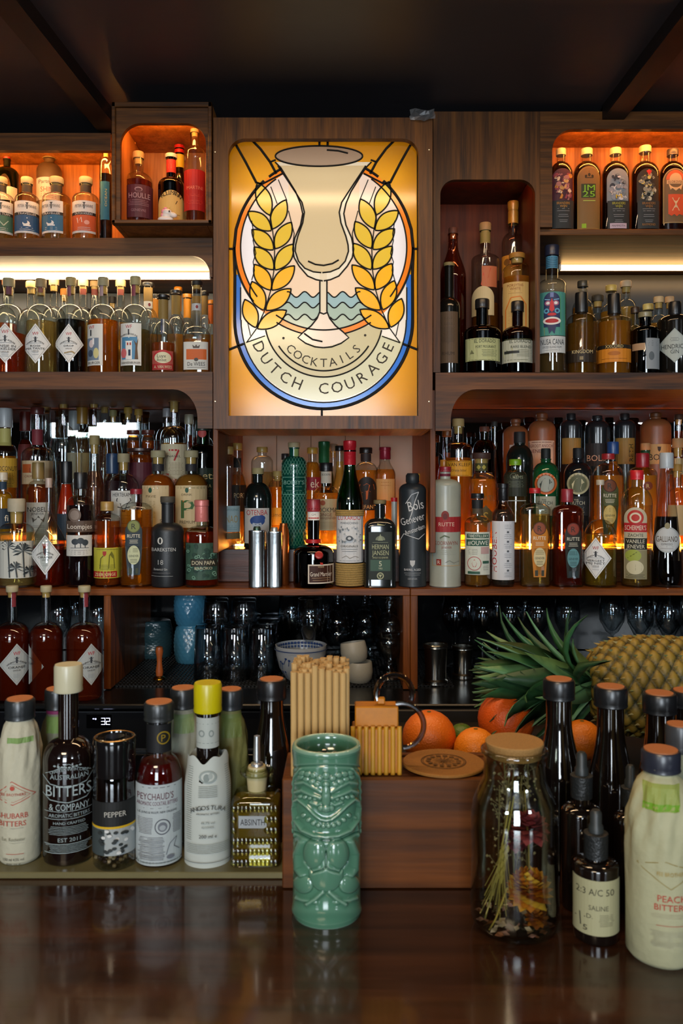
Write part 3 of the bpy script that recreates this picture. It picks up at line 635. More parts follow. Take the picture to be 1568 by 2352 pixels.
def bottle(desc, cx, top, W, Z, lvl, pre, cap, gl, liq=None, fill=None, els=(), neck=(), name='liquor_bottle', group=None, dk=1.0, pw=2.0, sy=None, ny=None, nw=None, face=True, foot=.9,
           cat='bottle', opaque=None, ridge=None, zb=None, segs=28, body=.22, turn=0.0, extra=None):
    """cx, top, W, sy, ny, fill and art are read off the photograph at distance Z and turned into metres"""
    global NB; NB += 1
    zb = LV[lvl] if zb is None else zb; x = PX(cx, Z); H = PZ(top, Z)-zb; R = W*.965*Z/F/2
    rz = -math.atan2(x, Z) if face else 0.0
    rz += turn
    t = thing(name, desc, cat, (x, Z, zb), rz, group)
    p = PRE[pre]; fr = lambda y: None if y is None else (PZ(y, Z)-zb)/H
    P, rn = prof_body(H, R, p, fr(sy), fr(ny), nw, foot)
    ch = cap[2]*Z/F if cap else 0; zc = H-ch
    if cap and cap[0] == 'f': gt = zc+ch*.6
    elif cap: gt = zc if cap[0] != 's' else zc+ch*.3
    else: gt = H
    zn = P[-1][1]
    if gt < zn+.004: gt = zn+.004
    B = [(0, .002)]+P+[(rn, zn+(gt-zn)*.7), (rn*1.01, gt-min(.004, (gt-zn)*.25)), (rn*1.12, gt-min(.003, (gt-zn)*.2)), (rn*1.12, gt), (0 if cap else rn*.8, gt)]
    V, Fc = lathe(B, segs, dk, pw)
    if pw != 2 or dk != 1:      # necks stay round
        V = [(vx, vy, vz) if vz <= P[-1][1]*.999 or True else (vx, vy, vz) for vx, vy, vz in V]
        V2 = []; i = 0
        for r, z in B:
            k = 1 if r <= 1e-7 else segs
            if r <= 1e-7: V2.append((0, 0, z)); i += 1; continue
            q = 0 if z <= P[4][1] else max(0, min(1, (R-r)/max(1e-6, R-rn))); D = R*dk+(rn-R*dk)*q if q else r*dk; e_ = 2/(pw*(1-q)+2*q)
            for j in range(k):
                a = 2*math.pi*j/segs; sa, ca = math.sin(a), math.cos(a)
                V2.append((r*math.copysign(abs(sa)**e_, sa), -D*math.copysign(abs(ca)**e_, ca), z)); i += 1
        V = V2
    if ridge:
        V = [(vx*(1+ridge*math.cos(math.atan2(vx, vy)*ridge_n(ridge))), vy*(1+ridge*math.cos(math.atan2(vx, vy)*ridge_n(ridge))), vz) for vx, vy, vz in V]
    body_mat = opaque or glass(gl)
    MB().add((V, Fc)).build('body', body_mat, t)
    if liq:
        fz = min((PZ(fill, Z)-zb) if fill else H*.62, gt-.003); k = .94
        LP = [(r*k, max(z, .005)) for r, z in P if z < fz]; LP = [(0, .005)]+[q for q in LP if q[1] <= fz-.0005]+[(rad_at(P, fz)*k, fz), (0, fz)]
        Vl, Fl = lathe(LP, segs, dk, pw)
        MB().add((Vl, Fl)).build('liquid', liquid(liq, body), t)
    if cap: cap_part(cap[0], cap[1], rn*(cap[3] if len(cap) > 3 else 1), zc, H, t)
    PP = P+[(rn, gt)]
    def surf(u, v, g):
        r = rad_at(PP, v); q = 0 if v <= P[4][1] else max(0, min(1, (R-r)/max(1e-6, R-rn))); D = (R*dk+(rn-R*dk)*q if (q or r > R*.999) else r*dk)+g
        r += g; s = max(-.985, min(.985, u/r)); e = pw*(1-q)+2*q
        return (s*r, -D*(1-abs(s)**e)**(1/e), v)
    if els:
        dc = Decal(surf); art(dc, els, cx, Z, R, zb); dc.build('label', t)
    if neck:
        dc = Decal(surf); art(dc, neck, cx, Z, rn, zb); dc.build('neck_label', t)
    if extra: extra(t, H, R, rn, PP, surf)
    return t
def ridge_n(r): return 12
CLR = '#eef2f0'; AMB = '#d98a28'; DKG = '#1d2a1c'; BLK = '#0b0c0e'; BRN = '#5a2c12'
INK = '#23242a'; PAP = '#e6e8e8'
def wf(dx, cy_, l1, l2='LIKEUR', a=37, b=46, col='#dfe3e4'):
    s = a/37
    E = [('d', dx, cy_, a, b, col), ('w', [(dx-a+4, cy_), (dx, cy_-b+5), (dx+a-4, cy_), (dx, cy_+b-5), (dx-a+4, cy_)], '#8a8f94', .8),
         ('t', 'WF', dx, cy_-25*s, 8*s, '#b0202c', 15*s), ('r', dx-2, cy_-17*s, dx+2, cy_-3*s, '#3a3f46'), ('w', [(dx-5, cy_-15*s), (dx+5, cy_-6*s)], '#3a3f46', 1), ('w', [(dx-5, cy_-6*s), (dx+5, cy_-15*s)], '#3a3f46', 1),
         ('ac', 'WYNAND', dx, cy_+22*s, 29*s, 3.6*s, INK, 28, 118), ('ac', 'FOCKINK', dx, cy_+22*s, 29*s, 3.6*s, INK, 28, 62),
         ('l', dx-14*s, dx+14*s, cy_-1*s, '#8a8f94', .8)]
    l1 = l1.split('/')
    for i, q in enumerate(l1): E.append(('t', q, dx, cy_+(6+i*6.5)*s, 5*s, INK, min(44, 6.0*len(q))*s))
    E.append(('t', l2, dx, cy_+(7+len(l1)*6)*s, 3*s, '#4a4e55', 16*s)); E.append(('m', dx-8*s, dx+8*s, cy_+(20)*s, cy_+30*s, '#9aa0a5'))
    return E
# --- front row on the lower shelf, left to right
b = bottle
palm = []
for (px, py, s, n_) in ((-18, 1256, 1.0, 9), (14, 1266, 1.2, 11), (-2, 1304, .9, 8), (28, 1312, .8, 7)):
    for i in range(n_):
        a = math.radians(200-220*i/(n_-1)); l_ = 20*s; x1, y1 = px+l_*math.cos(a), py-l_*math.sin(a)*.8; mx, my = px+l_*.55*math.cos(a), py-l_*.8*math.sin(a)
        palm.append(('p', [(px, py), (mx+1.8, my+1.8), (x1, y1+3), (mx-1.8, my-2.2)], '#4a5459' if i % 2 else '#2a3236'))
    palm.append(('w', [(px, py), (px+3, 1326)], '#3c4448', 3))
b('round clear bottle with black and white palm tree label, leftmost on the lower shelf front', 38, 1145, 80, 1.94, 'F', 'gin', ('c', '#b5ae98', 30), CLR, '#e6d890', 1222, [('r', -38, 1243, 38, 1328, '#cdd0c9')]+palm, name='gin_bottle', sy=1222, ny=1200, nw=.42)
b('slender necked red liqueur bottle with white diamond label, second in the lower front row', 112, 1098, 76, 1.95, 'F', 'slope', ('s', '#b9a8a0', 22), CLR, '#a03018', 1252, wf(-8, 1274, 'ORANJE', a=33, b=46), sy=1248, ny=1170, nw=.18, name='liqueur_bottle')
b('clear bottle with black cap and dark rum, brown round seal over a tree picture label', 185, 1085, 65, 1.95, 'F', 'whisky', ('s', '#17181a', 38, 1.0), CLR, '#3a2630', 1160,
  [('r', -33, 1196, 30, 1222, '#5c4c42'), ('e', -13, 1183, 14, 16, '#6e5f56'), ('e', -13, 1183, 10, 11, '#8d8078'), ('t', 'Loompjes', -2, 1209, 11, '#e8e2d6', 54), ('r', -31, 1229, 25, 1277, '#cfd0cc'), ('m', -26, 20, 1262, 1274, '#777'),
   ('e', -12, 1244, 8, 7, '#39424a'), ('e', 0, 1242, 8, 7, '#39424a'), ('e', 10, 1246, 7, 7, '#39424a'), ('r', -13, 1248, -11, 1258, '#39424a'), ('r', -1, 1248, 1, 1258, '#39424a'), ('r', 9, 1248, 11, 1258, '#39424a'), ('l', -22, 18, 1258, '#555')], sy=1163, ny=1138, nw=.42)
b('squat amber jenever bottle with yellow label and red band', 246, 1152, 61, 1.95, 'F', 'round', ('s', '#a98a4c', 21, 1.1), CLR, '#d8762a', 1196,
  [('r', -30, 1258, 28, 1328, '#b7b43c'), ('r', -30, 1312, 22, 1326, '#a51f22'), ('t', 'ZEER JONGE', -4, 1319, 7, '#e8d9a0', 46), ('p', [(-10, 1266), (-2, 1266), (-2, 1273), (-6, 1278), (-10, 1273)], '#a5281e'), ('w', [(-16, 1306), (-14, 1282), (-8, 1276)], '#5a5a20', 2), ('p', [(2, 1306), (4, 1275), (10, 1266), (15, 1276), (18, 1306)], '#6f7026'), ('m', -18, 18, 1296, 1309, '#6c6a22'), ('w', [(-24, 1262), (24, 1262)], '#6c6a22', 1)], sy=1196, ny=1178, nw=.4, name='jenever_bottle')
def rutte(dx, y0, band, oval, ink, top='#7f8a4e', txt='#e8e2cc'):
    return [('a', dx-19, y0+8, dx+19, y0+62, band), ('p', [(dx-19, y0+60), (dx+19, y0+60), (dx+14, y0+128), (dx-14, y0+128)], band), ('e', dx, y0+16, 15, 15, shade(top, .6)), ('e', dx, y0+16, 13, 13, top), ('t', 'R', dx, y0+16, 13, '#2c2a22'),
            ('t', 'RUTTE', dx, y0+38, 8, txt, 29), ('m', dx-11, dx+11, y0+46, y0+56, txt), ('e', dx, y0+82, 14, 22, oval), ('m', dx-10, dx+10, y0+66, y0+76, ink), ('t', 'GENEVER', dx, y0+84, 5, ink, 22), ('m', dx-8, dx+8, y0+90, y0+100, ink), ('r', dx-11, y0+112, dx-4, y0+125, ink), ('r', dx+4, y0+112, dx+10, y0+125, ink)]
b('broad amber jenever bottle with green and cream oval label and red cap', 313, 1123, 77, 1.95, 'F', 'round', ('s', '#8c2330', 12, 1.1), CLR, '#dd8a1c', 1170, rutte(-6, 1193, '#2b3a44', '#c3cba6', '#3b4330'), sy=1172, ny=1153, nw=.3, name='jenever_bottle', pw=2.4, dk=.75)
b('matte black gin bottle with white lettering, cork head and narrow neck', 385, 1140, 76, 1.95, 'F', 'gin', ('c', '#4e4a40', 14, 1.0), BLK, None, None,
  [('e', -17, 1242, 6, 8, '#cfd2cf'), ('e', -17, 1242, 2.6, 6, '#1b1e22'), ('t', 'BAREKSTEN', -9, 1262, 8, '#c4c8c8', 54), ('t', '18', -16, 1291, 11, '#aeb3b4'), ('t', 'Botanical Gin', -16, 1307, 5, '#b9bdbd', 30), ('l', -38, 12, 1323, '#a0a5a6', .8), ('l', -34, 6, 1316, '#777', .8)], opaque=pm('#1d2125', .38, bump=.15, bscale=900), sy=1222, ny=1200, nw=.38, name='gin_bottle')
orn = [('r', -36, 1247, 36, 1332, '#3c5a4c')]
random.seed(3)
for i in range(46):
    x_, y_ = random.uniform(-33, 33), random.uniform(1250, 1328); r_ = random.uniform(2.5, 5); orn.append(('e', x_, y_, r_, r_, '#6f9a86' if i % 2 else '#27423a'))
    orn.append(('e', x_, y_, r_*.5, r_*.5, '#2b463c'))
orn += [('r', -25, 1283, 35, 1300, '#2b2a22'), ('t', 'DON PAPA', 4, 1291.5, 9, '#d9d2b6', 52), ('t', 'BAROKO', 4, 1304, 6, '#c9c2a6', 40)]
b('rum bottle wrapped in an ornate green label with melting pink wax neck', 463, 1148, 80, 1.95, 'F', 'gin', ('f', '#d87f7a', 50, 1.25), CLR, '#b8401a', 1220, orn, sy=1230, ny=1207, nw=.3, name='rum_bottle')
# tins
for i, (cx, top, w, d) in enumerate(((590, 1218, 38, 'slim steel tin with dark screw lid, left of the pair on the lower shelf'), (630, 1220, 36, 'slim steel tin with bright pouring lid, right of the pair on the lower shelf'))):
    Z = 1.92; t = thing('steel_tin', d, 'tin', (PX(cx, Z), Z, LV['F']), 0, 'two steel tins before the step'); R = w*Z/F/2; H = PZ(top, Z)-LV['F']; ms = pm('#a9adae', .22, 1.0, bump=.08, bscale=60)
    MB().add(lathe([(0, .001), (R*.98, 0), (R*1.02, .002), (R, .004), (R, H-.004), (R*1.02, H-.002), (R*.98, H), (0, H)], 28, .75, 2.6)).build('body', ms, t)
    MB().add(lathe([(0, H), (R*.45, H), (R*.45, H+.005), (R*.36, H+.009), (0, H+.009)], 20)).build('lid', pm('#4a6258' if i == 0 else '#c2c4c2', .35, .8), t)
t = thing('copper_jigger', 'small amber copper flask behind the two steel tins', 'flask', (PX(651, 1.975), 1.975, LV['F']))
MB().add(lathe([(0, 0), (.012, 0), (.013, .003), (.013, .13), (.009, .14), (.009, .147), (0, .147)], 20)).build('body', pm('#9a5424', .25, .7), t)
def gm_extra(t, H, R, rn, PP, surf):
    MB().add(lathe([(rn*1.25, H*.5), (rn*1.32, H*.505), (rn*1.32, H*.54), (rn*1.2, H*.545)], 20)).build('ribbon', pm('#b01818', .4), t)
    p = surf(.012, H*.38, .002); V, Fc = lathe([(0, 0), (.010, 0), (.0085, .003), (.004, .004), (0, .003)], 20)
    mb = MB(); mb.add((V, Fc), 0, Matrix.Translation(p) @ Matrix.Rotation(math.radians(70), 4, 'X')); mb.build('wax_seal', pm('#a01414', .3), t)
    mb = MB(); a = surf(.004, H*.47, .003); c = surf(.016, H*.27, .002); d_ = surf(.022, H*.27, .002); e_ = surf(.012, H*.47, .003); mb.add(([a, c, d_, e_], [(0, 1, 2, 3)])); mb.build('ribbon', pm('#b01818', .4), t)
b('round brown cognac liqueur bottle with red ribbon and wax seal on the neck', 720, 1147, 96, 1.94, 'F', 'squat', ('s', '#9b3038', 28, 1.0), '#3a1c10', '#2a0d06', 1250,
  [('r', -13, 1296, 47, 1340, '#d9d2c4'), ('r', -10, 1299, 44, 1337, '#3f2218'), ('t', 'Grand Marnier', 17, 1318, 10, '#e8dfd0', 50), ('l', -4, 38, 1327, '#b59a78', .9), ('l', -2, 36, 1332, '#b59a78', .9), ('t', '***', 17, 1303, 7, '#cdb48c', 14)],
  [('r', -14, 1175, 14, 1195, '#e6e2dc'), ('t', 'GM', 0, 1182, 5, '#8a8a8a'), ('l', -12, 12, 1190, '#b02020', 2.4)], sy=1272, ny=1250, nw=.30, name='liqueur_bottle', extra=gm_extra, body=.1)
def straw_extra(t, H, R, rn, PP, surf):
    for z0, z1, n_ in ((.003, .055, 10), (.166, .180, 3)):
        mb = MB()
        z0, z1 = z0, min(z1, H*.7)
        for i in range(n_):
            z = z0+(z1-z0)*(i+.5)/n_; h = (z1-z0)/n_*.56; r = rad_at(PP, z)+.0018
            mb.add(lathe([(r-.0006, z-h), (r+.001, z-h*.5), (r+.001, z+h*.5), (r-.0006, z+h)], 32))
        mb.build('straw_wrap', pm('#a58a50', .8, bump=.8, bscale=500, var=.35, vscale=300), t)
LUX = [('r', -33, 1176, 31, 1292, '#d3d7da'), ('w', [(-30, 1180), (28, 1180), (28, 1288), (-30, 1288), (-30, 1180)], '#7a8086', 1), ('t', 'LUXARDO', -1, 1189, 10, '#c03a34', 52), ('t', 'MARASCHINO', -1, 1201, 5, '#4c545c', 40)]
random.seed(5)
for i in range(40):
    x_, y_ = random.uniform(-27, 25), random.uniform(1208, 1246); LUX.append(('e', x_, y_, random.uniform(1, 2.6), random.uniform(1, 3), '#7b868e' if i % 2 else '#a9b2b8'))
LUX += [('e', -1, 1236, 8, 6, '#4a525a'), ('e', -1, 1236, 4, 3, '#c3c9cd'), ('t', 'ORIGINALE', -1, 1254, 5, '#3c444c', 40), ('m', -20, 18, 1259, 1268, '#707a82'), ('w', [(-18, 1281), (-8, 1276), (0, 1282), (12, 1277), (20, 1280)], '#666', 1)]
b('tall green bottle with red foil neck and straw wrapped base, white engraved label', 803, 1012, 64, 1.95, 'F', 'slope', ('f', '#c8202c', 56, 1.0), '#2c8a3c', '#1f8a36', 1140, LUX, [], sy=1162, ny=1068, nw=.42, name='liqueur_bottle', extra=straw_extra, body=.18)
HJ = [('r', -27, 1222, 27, 1332, '#1f2822'), ('e', 0, 1240, 11, 9, '#77806a'), ('r', -12, 1241, 12, 1250, '#1f2822'), ('p', [(-6, 1242), (0, 1226), (6, 1242)], '#8f987c'), ('l', -18, 18, 1246, '#77806a'), ('t', 'HERMAN', 0, 1256, 11, '#aeb38c', 38), ('t', 'JANSEN', 0, 1270, 11, '#aeb38c', 38), ('t', 'SINGLE OLD JENEVER', 0, 1281, 4, '#aeb38c', 36),
      ('r', -23, 1286, 23, 1312, '#3c5a4c'), ('t', '5', 0, 1295, 12, '#c8ccb0'), ('t', 'YRS', 0, 1306, 4, '#c8ccb0'), ('e', 0, 1323, 8, 8, '#a9ae8c'), ('e', 0, 1323, 5.5, 5.5, '#1f2822'), ('p', [(-4, 1320), (4, 1320), (0, 1328)], '#a9ae8c')]
b('square shouldered black jenever bottle with dark green label and wooden stopper', 872, 1148, 74, 1.94, 'F', 'gin', ('c', '#8a7850', 9, 1.0), BLK, None, None, HJ, [('p', [(-7, 1202), (12, 1186), (14, 1200), (10, 1206), (-7, 1206)], '#a8ab80')], opaque=pm('#15191a', .12, coat=.6), sy=1212, ny=1190, nw=.34, pw=5, dk=.7, foot=.97, face=False, name='jenever_bottle')
BO = [('w', [(-16, 1157), (-2, 1136), (14, 1130), (6, 1150), (-2, 1180), (-8, 1196)], '#c9cdd0', 1.6), ('t', 'Bols', 7, 1160, 22, '#c9cdd0', 36, 12), ('t', 'Genever', 0, 1192, 17, '#c9cdd0', 56, 16), ('t', 'Amsterdam', 5, 1216, 11, '#c9cdd0', 48, 20),
      ('w', [(-28, 1240), (-20, 1226), (-4, 1232), (14, 1238), (28, 1226)], '#c9cdd0', 1.4), ('p', [(-6, 1287), (6, 1287), (5, 1296), (0, 1302), (-5, 1296)], '#b9bdc0'), ('t', 'BARREL AGED', 0, 1308, 5, '#c9cdd0', 38), ('m', -20, 20, 1314, 1322, '#8e9498'), ('t', 'GENEVER', 0, 1329, 3.5, '#9ea4a8', 22)]
b('tall matte black stoneware bottle with white script lettering', 947, 1087, 65, 1.95, 'F', 'stone', ('b', '#23282c', 26, .9), BLK, None, None, BO, opaque=pm('#272e33', .42, bump=.08, bscale=300), sy=1128, ny=1110, nw=.42, foot=.95, name='stoneware_bottle')
KW = [('r', -29, 1187, 36, 1222, '#96262a'), ('e', 0, 1184, 9, 11, '#7b2a22'), ('e', 0, 1186, 5, 7, '#5a1c18'), ('t', 'RUTTE', 3, 1204, 9, '#d8b9a8', 36), ('t', 'KOORNWYN', 2, 1247, 9, '#8a4a40', 52), ('t', 'JENEVER', 3, 1257, 5, '#8a4a40', 24), ('w', [(-12, 1236), (-2, 1230), (10, 1234)], '#5a6650', 3), ('m', -22, 28, 1262, 1274, '#9aa092'),
      ('r', -20, 1284, -9, 1298, '#8e2e24'), ('t', 'R', -14.5, 1291, 8, '#d8c8b8'), ('w', [(0, 1292), (10, 1287), (20, 1293), (32, 1289)], '#6c7068', 1), ('w', [(-29, 1222), (-29, 1299), (34, 1299), (34, 1222)], '#b99a68', 1.2)]
b('pale grey stoneware jenever bottle with red band, right of the sign', 1022, 1072, 74, 1.95, 'F', 'stone', ('s', '#8c1f2c', 12, 1.0), BLK, None, None, KW, [('r', -13, 1088, 13, 1094, '#6a1c34')], opaque=pm('#9ba196', .3, bump=.06, bscale=200, var=.08), sy=1118, ny=1100, nw=.34, foot=.95, name='stoneware_bottle')
SB = [('r', -28, 1222, 28, 1320, '#c9cfc4'), ('r', -24, 1226, 26, 1236, '#2f5748'), ('t', 'THE STILLERY', 2, 1231, 6, '#dfe4da', 46), ('r', -25, 1239, 26, 1254, '#2f5748'), ('t', '#OUWE', 1, 1246.5, 10, '#dfe4da', 46), ('m', -22, 2, 1260, 1274, '#7c827a'), ('r', 8, 1256, 26, 1272, '#b89a98'), ('e', -7, 1294, 16, 16, '#a8484c'), ('e', -7, 1294, 14.5, 14.5, '#c9cfc4'),
      ('p', [(-10, 1302), (-13, 1294), (-7, 1284), (-1, 1294), (-4, 1302)], '#b05052'), ('e', -7, 1298, 2.5, 3.5, '#c9cfc4'), ('r', 12, 1288, 26, 1294, '#2f5748'), ('m', 12, 26, 1298, 1310, '#7c827a'), ('r', -22, 1312, 6, 1318, '#2f5748')]
b('clear bottle of pale spirit with black neck and green and white label', 1096, 1133, 62, 1.95, 'F', 'gin', ('s', '#16181a', 12, 1.05), CLR, '#d8a850', 1200, SB, [('r', -14, 1148, 14, 1168, '#1a1c1e'), ('r', -11, 1168, 11, 1180, '#4a4030')], sy=1205, ny=1185, nw=.42, name='jenever_bottle')
HB = [('r', -27, 1197, 27, 1332, '#ccd2da'), ('r', -27, 1197, -13, 1332, '#d6dade')]
HB += [('t', 'HOUBEN', -20, 1268, 11, '#b8282c', 92, 90)]+[('m', 2, 20, 1204+i*22, 1216+i*22, '#7d848c') for i in range(6)]+[('e', 11, 1200+i*22, 2.5, 2.5, '#50565e') for i in range(1, 6)]
b('slim clear bottle with long white label and red upright lettering', 1155, 1110, 53, 1.95, 'F', 'slope', ('f', '#141416', 40, 1.05), CLR, '#8a8c88', 1170, HB, sy=1185, ny=1152, nw=.42, name='gin_bottle', body=.08)
b('clear jenever bottle with orange label and red cap, left of the red one', 1228, 1121, 70, 1.95, 'F', 'round', ('s', '#b01f28', 12, 1.05), CLR, '#dfc070', 1180, rutte(5, 1198, '#c07a24', '#cbbf92', '#3a3c30', '#8a4a30'), sy=1172, ny=1155, nw=.32, pw=3.5, dk=.75, face=False, name='jenever_bottle', body=.12)
b('reddish amber jenever bottle with black and blue label and red cap', 1302, 1123, 72, 1.95, 'F', 'round', ('s', '#8e2a36', 30, 1.05), CLR, '#8e3420', 1160, rutte(7, 1200, '#23241e', '#5a8c92', '#1f3034', '#8a3a2a'), sy=1178, ny=1158, nw=.32, pw=3.5, dk=.75, face=False, name='jenever_bottle')
b('yellow liqueur bottle with slim neck and white diamond label, right end of the front row', 1378, 1102, 76, 1.95, 'F', 'wf', ('s', '#b3aea0', 12, 1.1), CLR, '#b8a43c', 1226, wf(-10, 1282, 'VERGEET/MIJ NIET', a=35, b=48), [], sy=1238, ny=1192, nw=.2, name='liqueur_bottle')
SCH = [('a', -28, 1165, 22, 1330, '#beb79e'), ('e', -3, 1189, 18, 18, '#b8342c'), ('e', -3, 1189, 13, 12, '#d8cdb4'), ('e', -3, 1189, 9, 8, '#b8342c'), ('r', -28, 1201, 22, 1222, '#b0242a'), ('t', "SCHERMER'S", -3, 1212, 11, '#e2dac6', 46), ('t', 'ZACHTE', -3, 1229, 7, '#2a2c24', 34), ('r', -26, 1236, 22, 1262, '#23261f'), ('t', 'VANILLE', -3, 1243, 9, '#d8d4be', 40), ('t', 'JENEVER', -3, 1255, 9, '#d8d4be', 40),
       ('r', -26, 1263, 22, 1330, '#8a8464'), ('e', -8, 1276, 18, 14, '#9aa848'), ('w', [(-20, 1282), (0, 1268)], '#5a6428', 2), ('e', -4, 1303, 19, 16, '#c9c4a4'), ('m', -18, 12, 1296, 1310, '#6c6850'), ('m', -24, 18, 1318, 1328, '#3c3a2c')]
b('tall clear bottle with red cap and arched red, black and green label', 1462, 1080, 72, 1.95, 'F', 'tall', ('s', '#c8242c', 22, 1.1), CLR, '#d8b868', 1160, SCH, sy=1160, ny=1118, nw=.34, name='jenever_bottle', body=.12)
GA = [('p', [(-30, 1190), (24, 1190), (28, 1288), (-32, 1288)], '#4a3a20'), ('e', 2, 1240, 27, 30, '#a8b0b4'), ('e', 2, 1240, 24, 27, '#bfc6ca'), ('t', 'GALLIANO', 1, 1238, 13, '#4c3c24', 46), ('t', 'ESPRESSO', 1, 1250, 4.5, '#4a4a4a', 24), ('m', -14, 16, 1254, 1262, '#777'), ('e', 2, 1208, 6, 7, '#8a8464')]
b('tall tapering clear bottle with silver cap and brown oval label, far right front', 1530, 1040, 74, 1.95, 'F', 'cone', ('s', '#aebbc6', 36, 1.05), CLR, '#1a1210', 1186, GA, sy=1300, ny=1076, nw=.36, name='liqueur_bottle', body=.05)
# --- bottles on the step of the lower shelf, left of the sign
Z1, Z2, Z3, Z4 = 2.075, 2.155, 2.235, 2.315
def lab(x0, y0, x1, y1, c, *t): return [('r', x0, y0, x1, y1, c)]+list(t)
GREY = '#5a5650'
b('clear bottle with black printed label, gold screw cap, behind the slender diamond label bottle', 88, 1062, 54, Z1, 'S', 'gin', ('s', '#8a7444', 38, 1.1), CLR, '#b05a1c', 1118, lab(-27, 1154, 22, 1252, '#b8bcb8', ('t', 'NOBEL', -3, 1170, 11, '#2a2a2a', 42), ('t', 'JENEVER', -2, 1180, 5, '#444', 28), ('p', [(-12, 1200), (-14, 1188), (-6, 1193), (0, 1184), (6, 1193), (14, 1188), (12, 1200)], '#4a4640'), ('m', -16, 14, 1206, 1240, '#777')), sy=1130, ny=1104, nw=.42)
b('bottle of vivid orange aperitif with black cap at the left end of the step', 152, 1060, 44, Z1, 'S', 'cone', ('s', '#17191c', 50, 1.1), CLR, '#f0501a', 1112, lab(-20, 1180, 20, 1240, '#2a3848'), ny=1112, sy=1176, nw=.5, body=.5)
b('yellow liqueur bottle with blue neck band at the far left end of the step', 6, 1085, 44, Z1, 'S', 'round', ('s', '#cfc9b8', 18, 1.1), CLR, '#e0c418', 1135, lab(-22, 1168, 20, 1215, '#1f3448', ('t', 'fi', 8, 1190, 14, '#e8e2d0')), [('r', -12, 1106, 12, 1124, '#20384e')], sy=1145, ny=1128, nw=.42, body=.4)
b('tall pineapple coconut spirit bottle with silver cap at the far left', 12, 938, 54, Z2, 'S', 'whisky', ('s', '#a9aeb0', 44, 1.1), CLR, '#e8b020', 1048, lab(-24, 1052, 26, 1120, '#d8a83a', ('t', 'COCONUT', 2, 1076, 11, '#3a2a14', 46), ('m', -16, 20, 1086, 1112, '#6a4a1c')), [('r', -13, 984, 13, 1024, '#b8b26a')], sy=1044, ny=1020, nw=.5, body=.35)
b('slim bottle with dark red screw cap at the back near the left edge', 58, 946, 34, Z4, 'S', 'tall', ('s', '#6e2a22', 44, 1.1), CLR, '#a04018', 1010, lab(-16, 1020, 16, 1080, '#7a3430'), nw=.6)
b('clear bottle with maroon foil neck and cream and orange label near the left edge', 86, 936, 74, Z3, 'S', 'round', ('s', '#5c2c28', 16, 1.1), CLR, '#c88848', 1062, lab(-34, 1058, 34, 1112, '#cdb690', ('r', -32, 1066, -14, 1086, '#b85a28'), ('t', 'LICOR', -2, 1080, 11, '#7a3018', 30), ('t', 'CREME', -18, 1094, 5, '#7a3018', 20)), [('r', -12, 986, 12, 1022, '#7e3038')], sy=1050, ny=1026, nw=.34)
for cx, top, W, Z, d in ((146, 911, 64, Z3, 'empty clear round shouldered bottle with cork, left of its twin'), (216, 910, 62, Z3, 'empty clear round shouldered bottle with cork, right of its twin')):
    b(d, cx, top, W, Z, 'S', 'wine', ('c', '#a8843c', 14, .95), CLR, None, None, sy=1040, ny=976, nw=.36, group='tall empty clear bottles by the mirror')
for cx, top, W, Z, c, d in ((105, 922, 48, Z4, '#b08a40', 'slim empty corked bottle behind the left clear bottle'), (240, 922, 46, Z4, '#b08a40', 'slim corked clear bottle behind the right twin'), (260, 942, 34, Z4, '#8f8c5c', 'thin corked clear bottle before the bright window reflection'),
                            (294, 936, 38, 2.30, '#a98a3a', 'thin corked clear bottle left of its pair, mid left mirror'), (318, 940, 38, 2.33, '#a98a3a', 'thin corked clear bottle right of its pair, mid left mirror')):
    b(d, cx, top, W, Z, 'S', 'slope', ('c', c, 14, .95), CLR, '#c08030' if cx in (240,) else None, 1010, nw=.45, name='liquor_bottle')
b('clear bottle with silver screw cap behind the left twin clear bottle', 170, 944, 34, 2.33, 'S', 'tall', ('s', '#98a0a4', 44, 1.1), CLR, '#b8b4a8', 1000, lab(-15, 1040, 15, 1100, '#c9b89c'), nw=.6)
b('clear bottle with golden screw cap between the two tall empty bottles', 189, 934, 36, 2.33, 'S', 'tall', ('s', '#96702a', 40, 1.1), CLR, '#c89848', 1010, lab(-15, 1040, 15, 1100, '#c9a86c'), nw=.6)
b('slender clear liqueur bottle with thin neck before the tall empty bottles', 217, 1000, 46, Z1+.005, 'S', 'slope', ('c', '#9a8a5c', 22, .95), CLR, '#a87860', 1082, [], sy=1120, ny=1060, nw=.46, body=.15)
b('clear bottle with cream label and large red numeral seven, by the left arched trim', 400, 897, 64, Z2, 'S', 'wine', ('c', '#9a7a4a', 26, .95), CLR, '#e8a83a', 1018, lab(-30, 1020, 30, 1100, '#cfc4a4', ('w', [(-12, 1034), (10, 1034), (0, 1058)], '#b8282c', 4), ('t', 'NAVEL', 0, 1048, 5, '#333', 30), ('m', -14, 22, 1062, 1092, '#8a7a5c'), ('r', -28, 1088, -12, 1098, '#b8443a')), sy=1008, ny=978, nw=.38, body=.3)
b('clear bottle with narrow neck behind the red numeral seven bottle', 384, 938, 52, 2.33, 'S', 'wine', ('s', '#a8acb0', 20, 1), CLR, None, None, sy=1010, ny=980, nw=.36)
b('clear bottle with pale threaded cap left of the green round seal bottle', 434, 952, 34, 2.33, 'S', 'slope', ('s', '#b8b49c', 22, 1.1), CLR, '#a83a20', 1000, nw=.5)
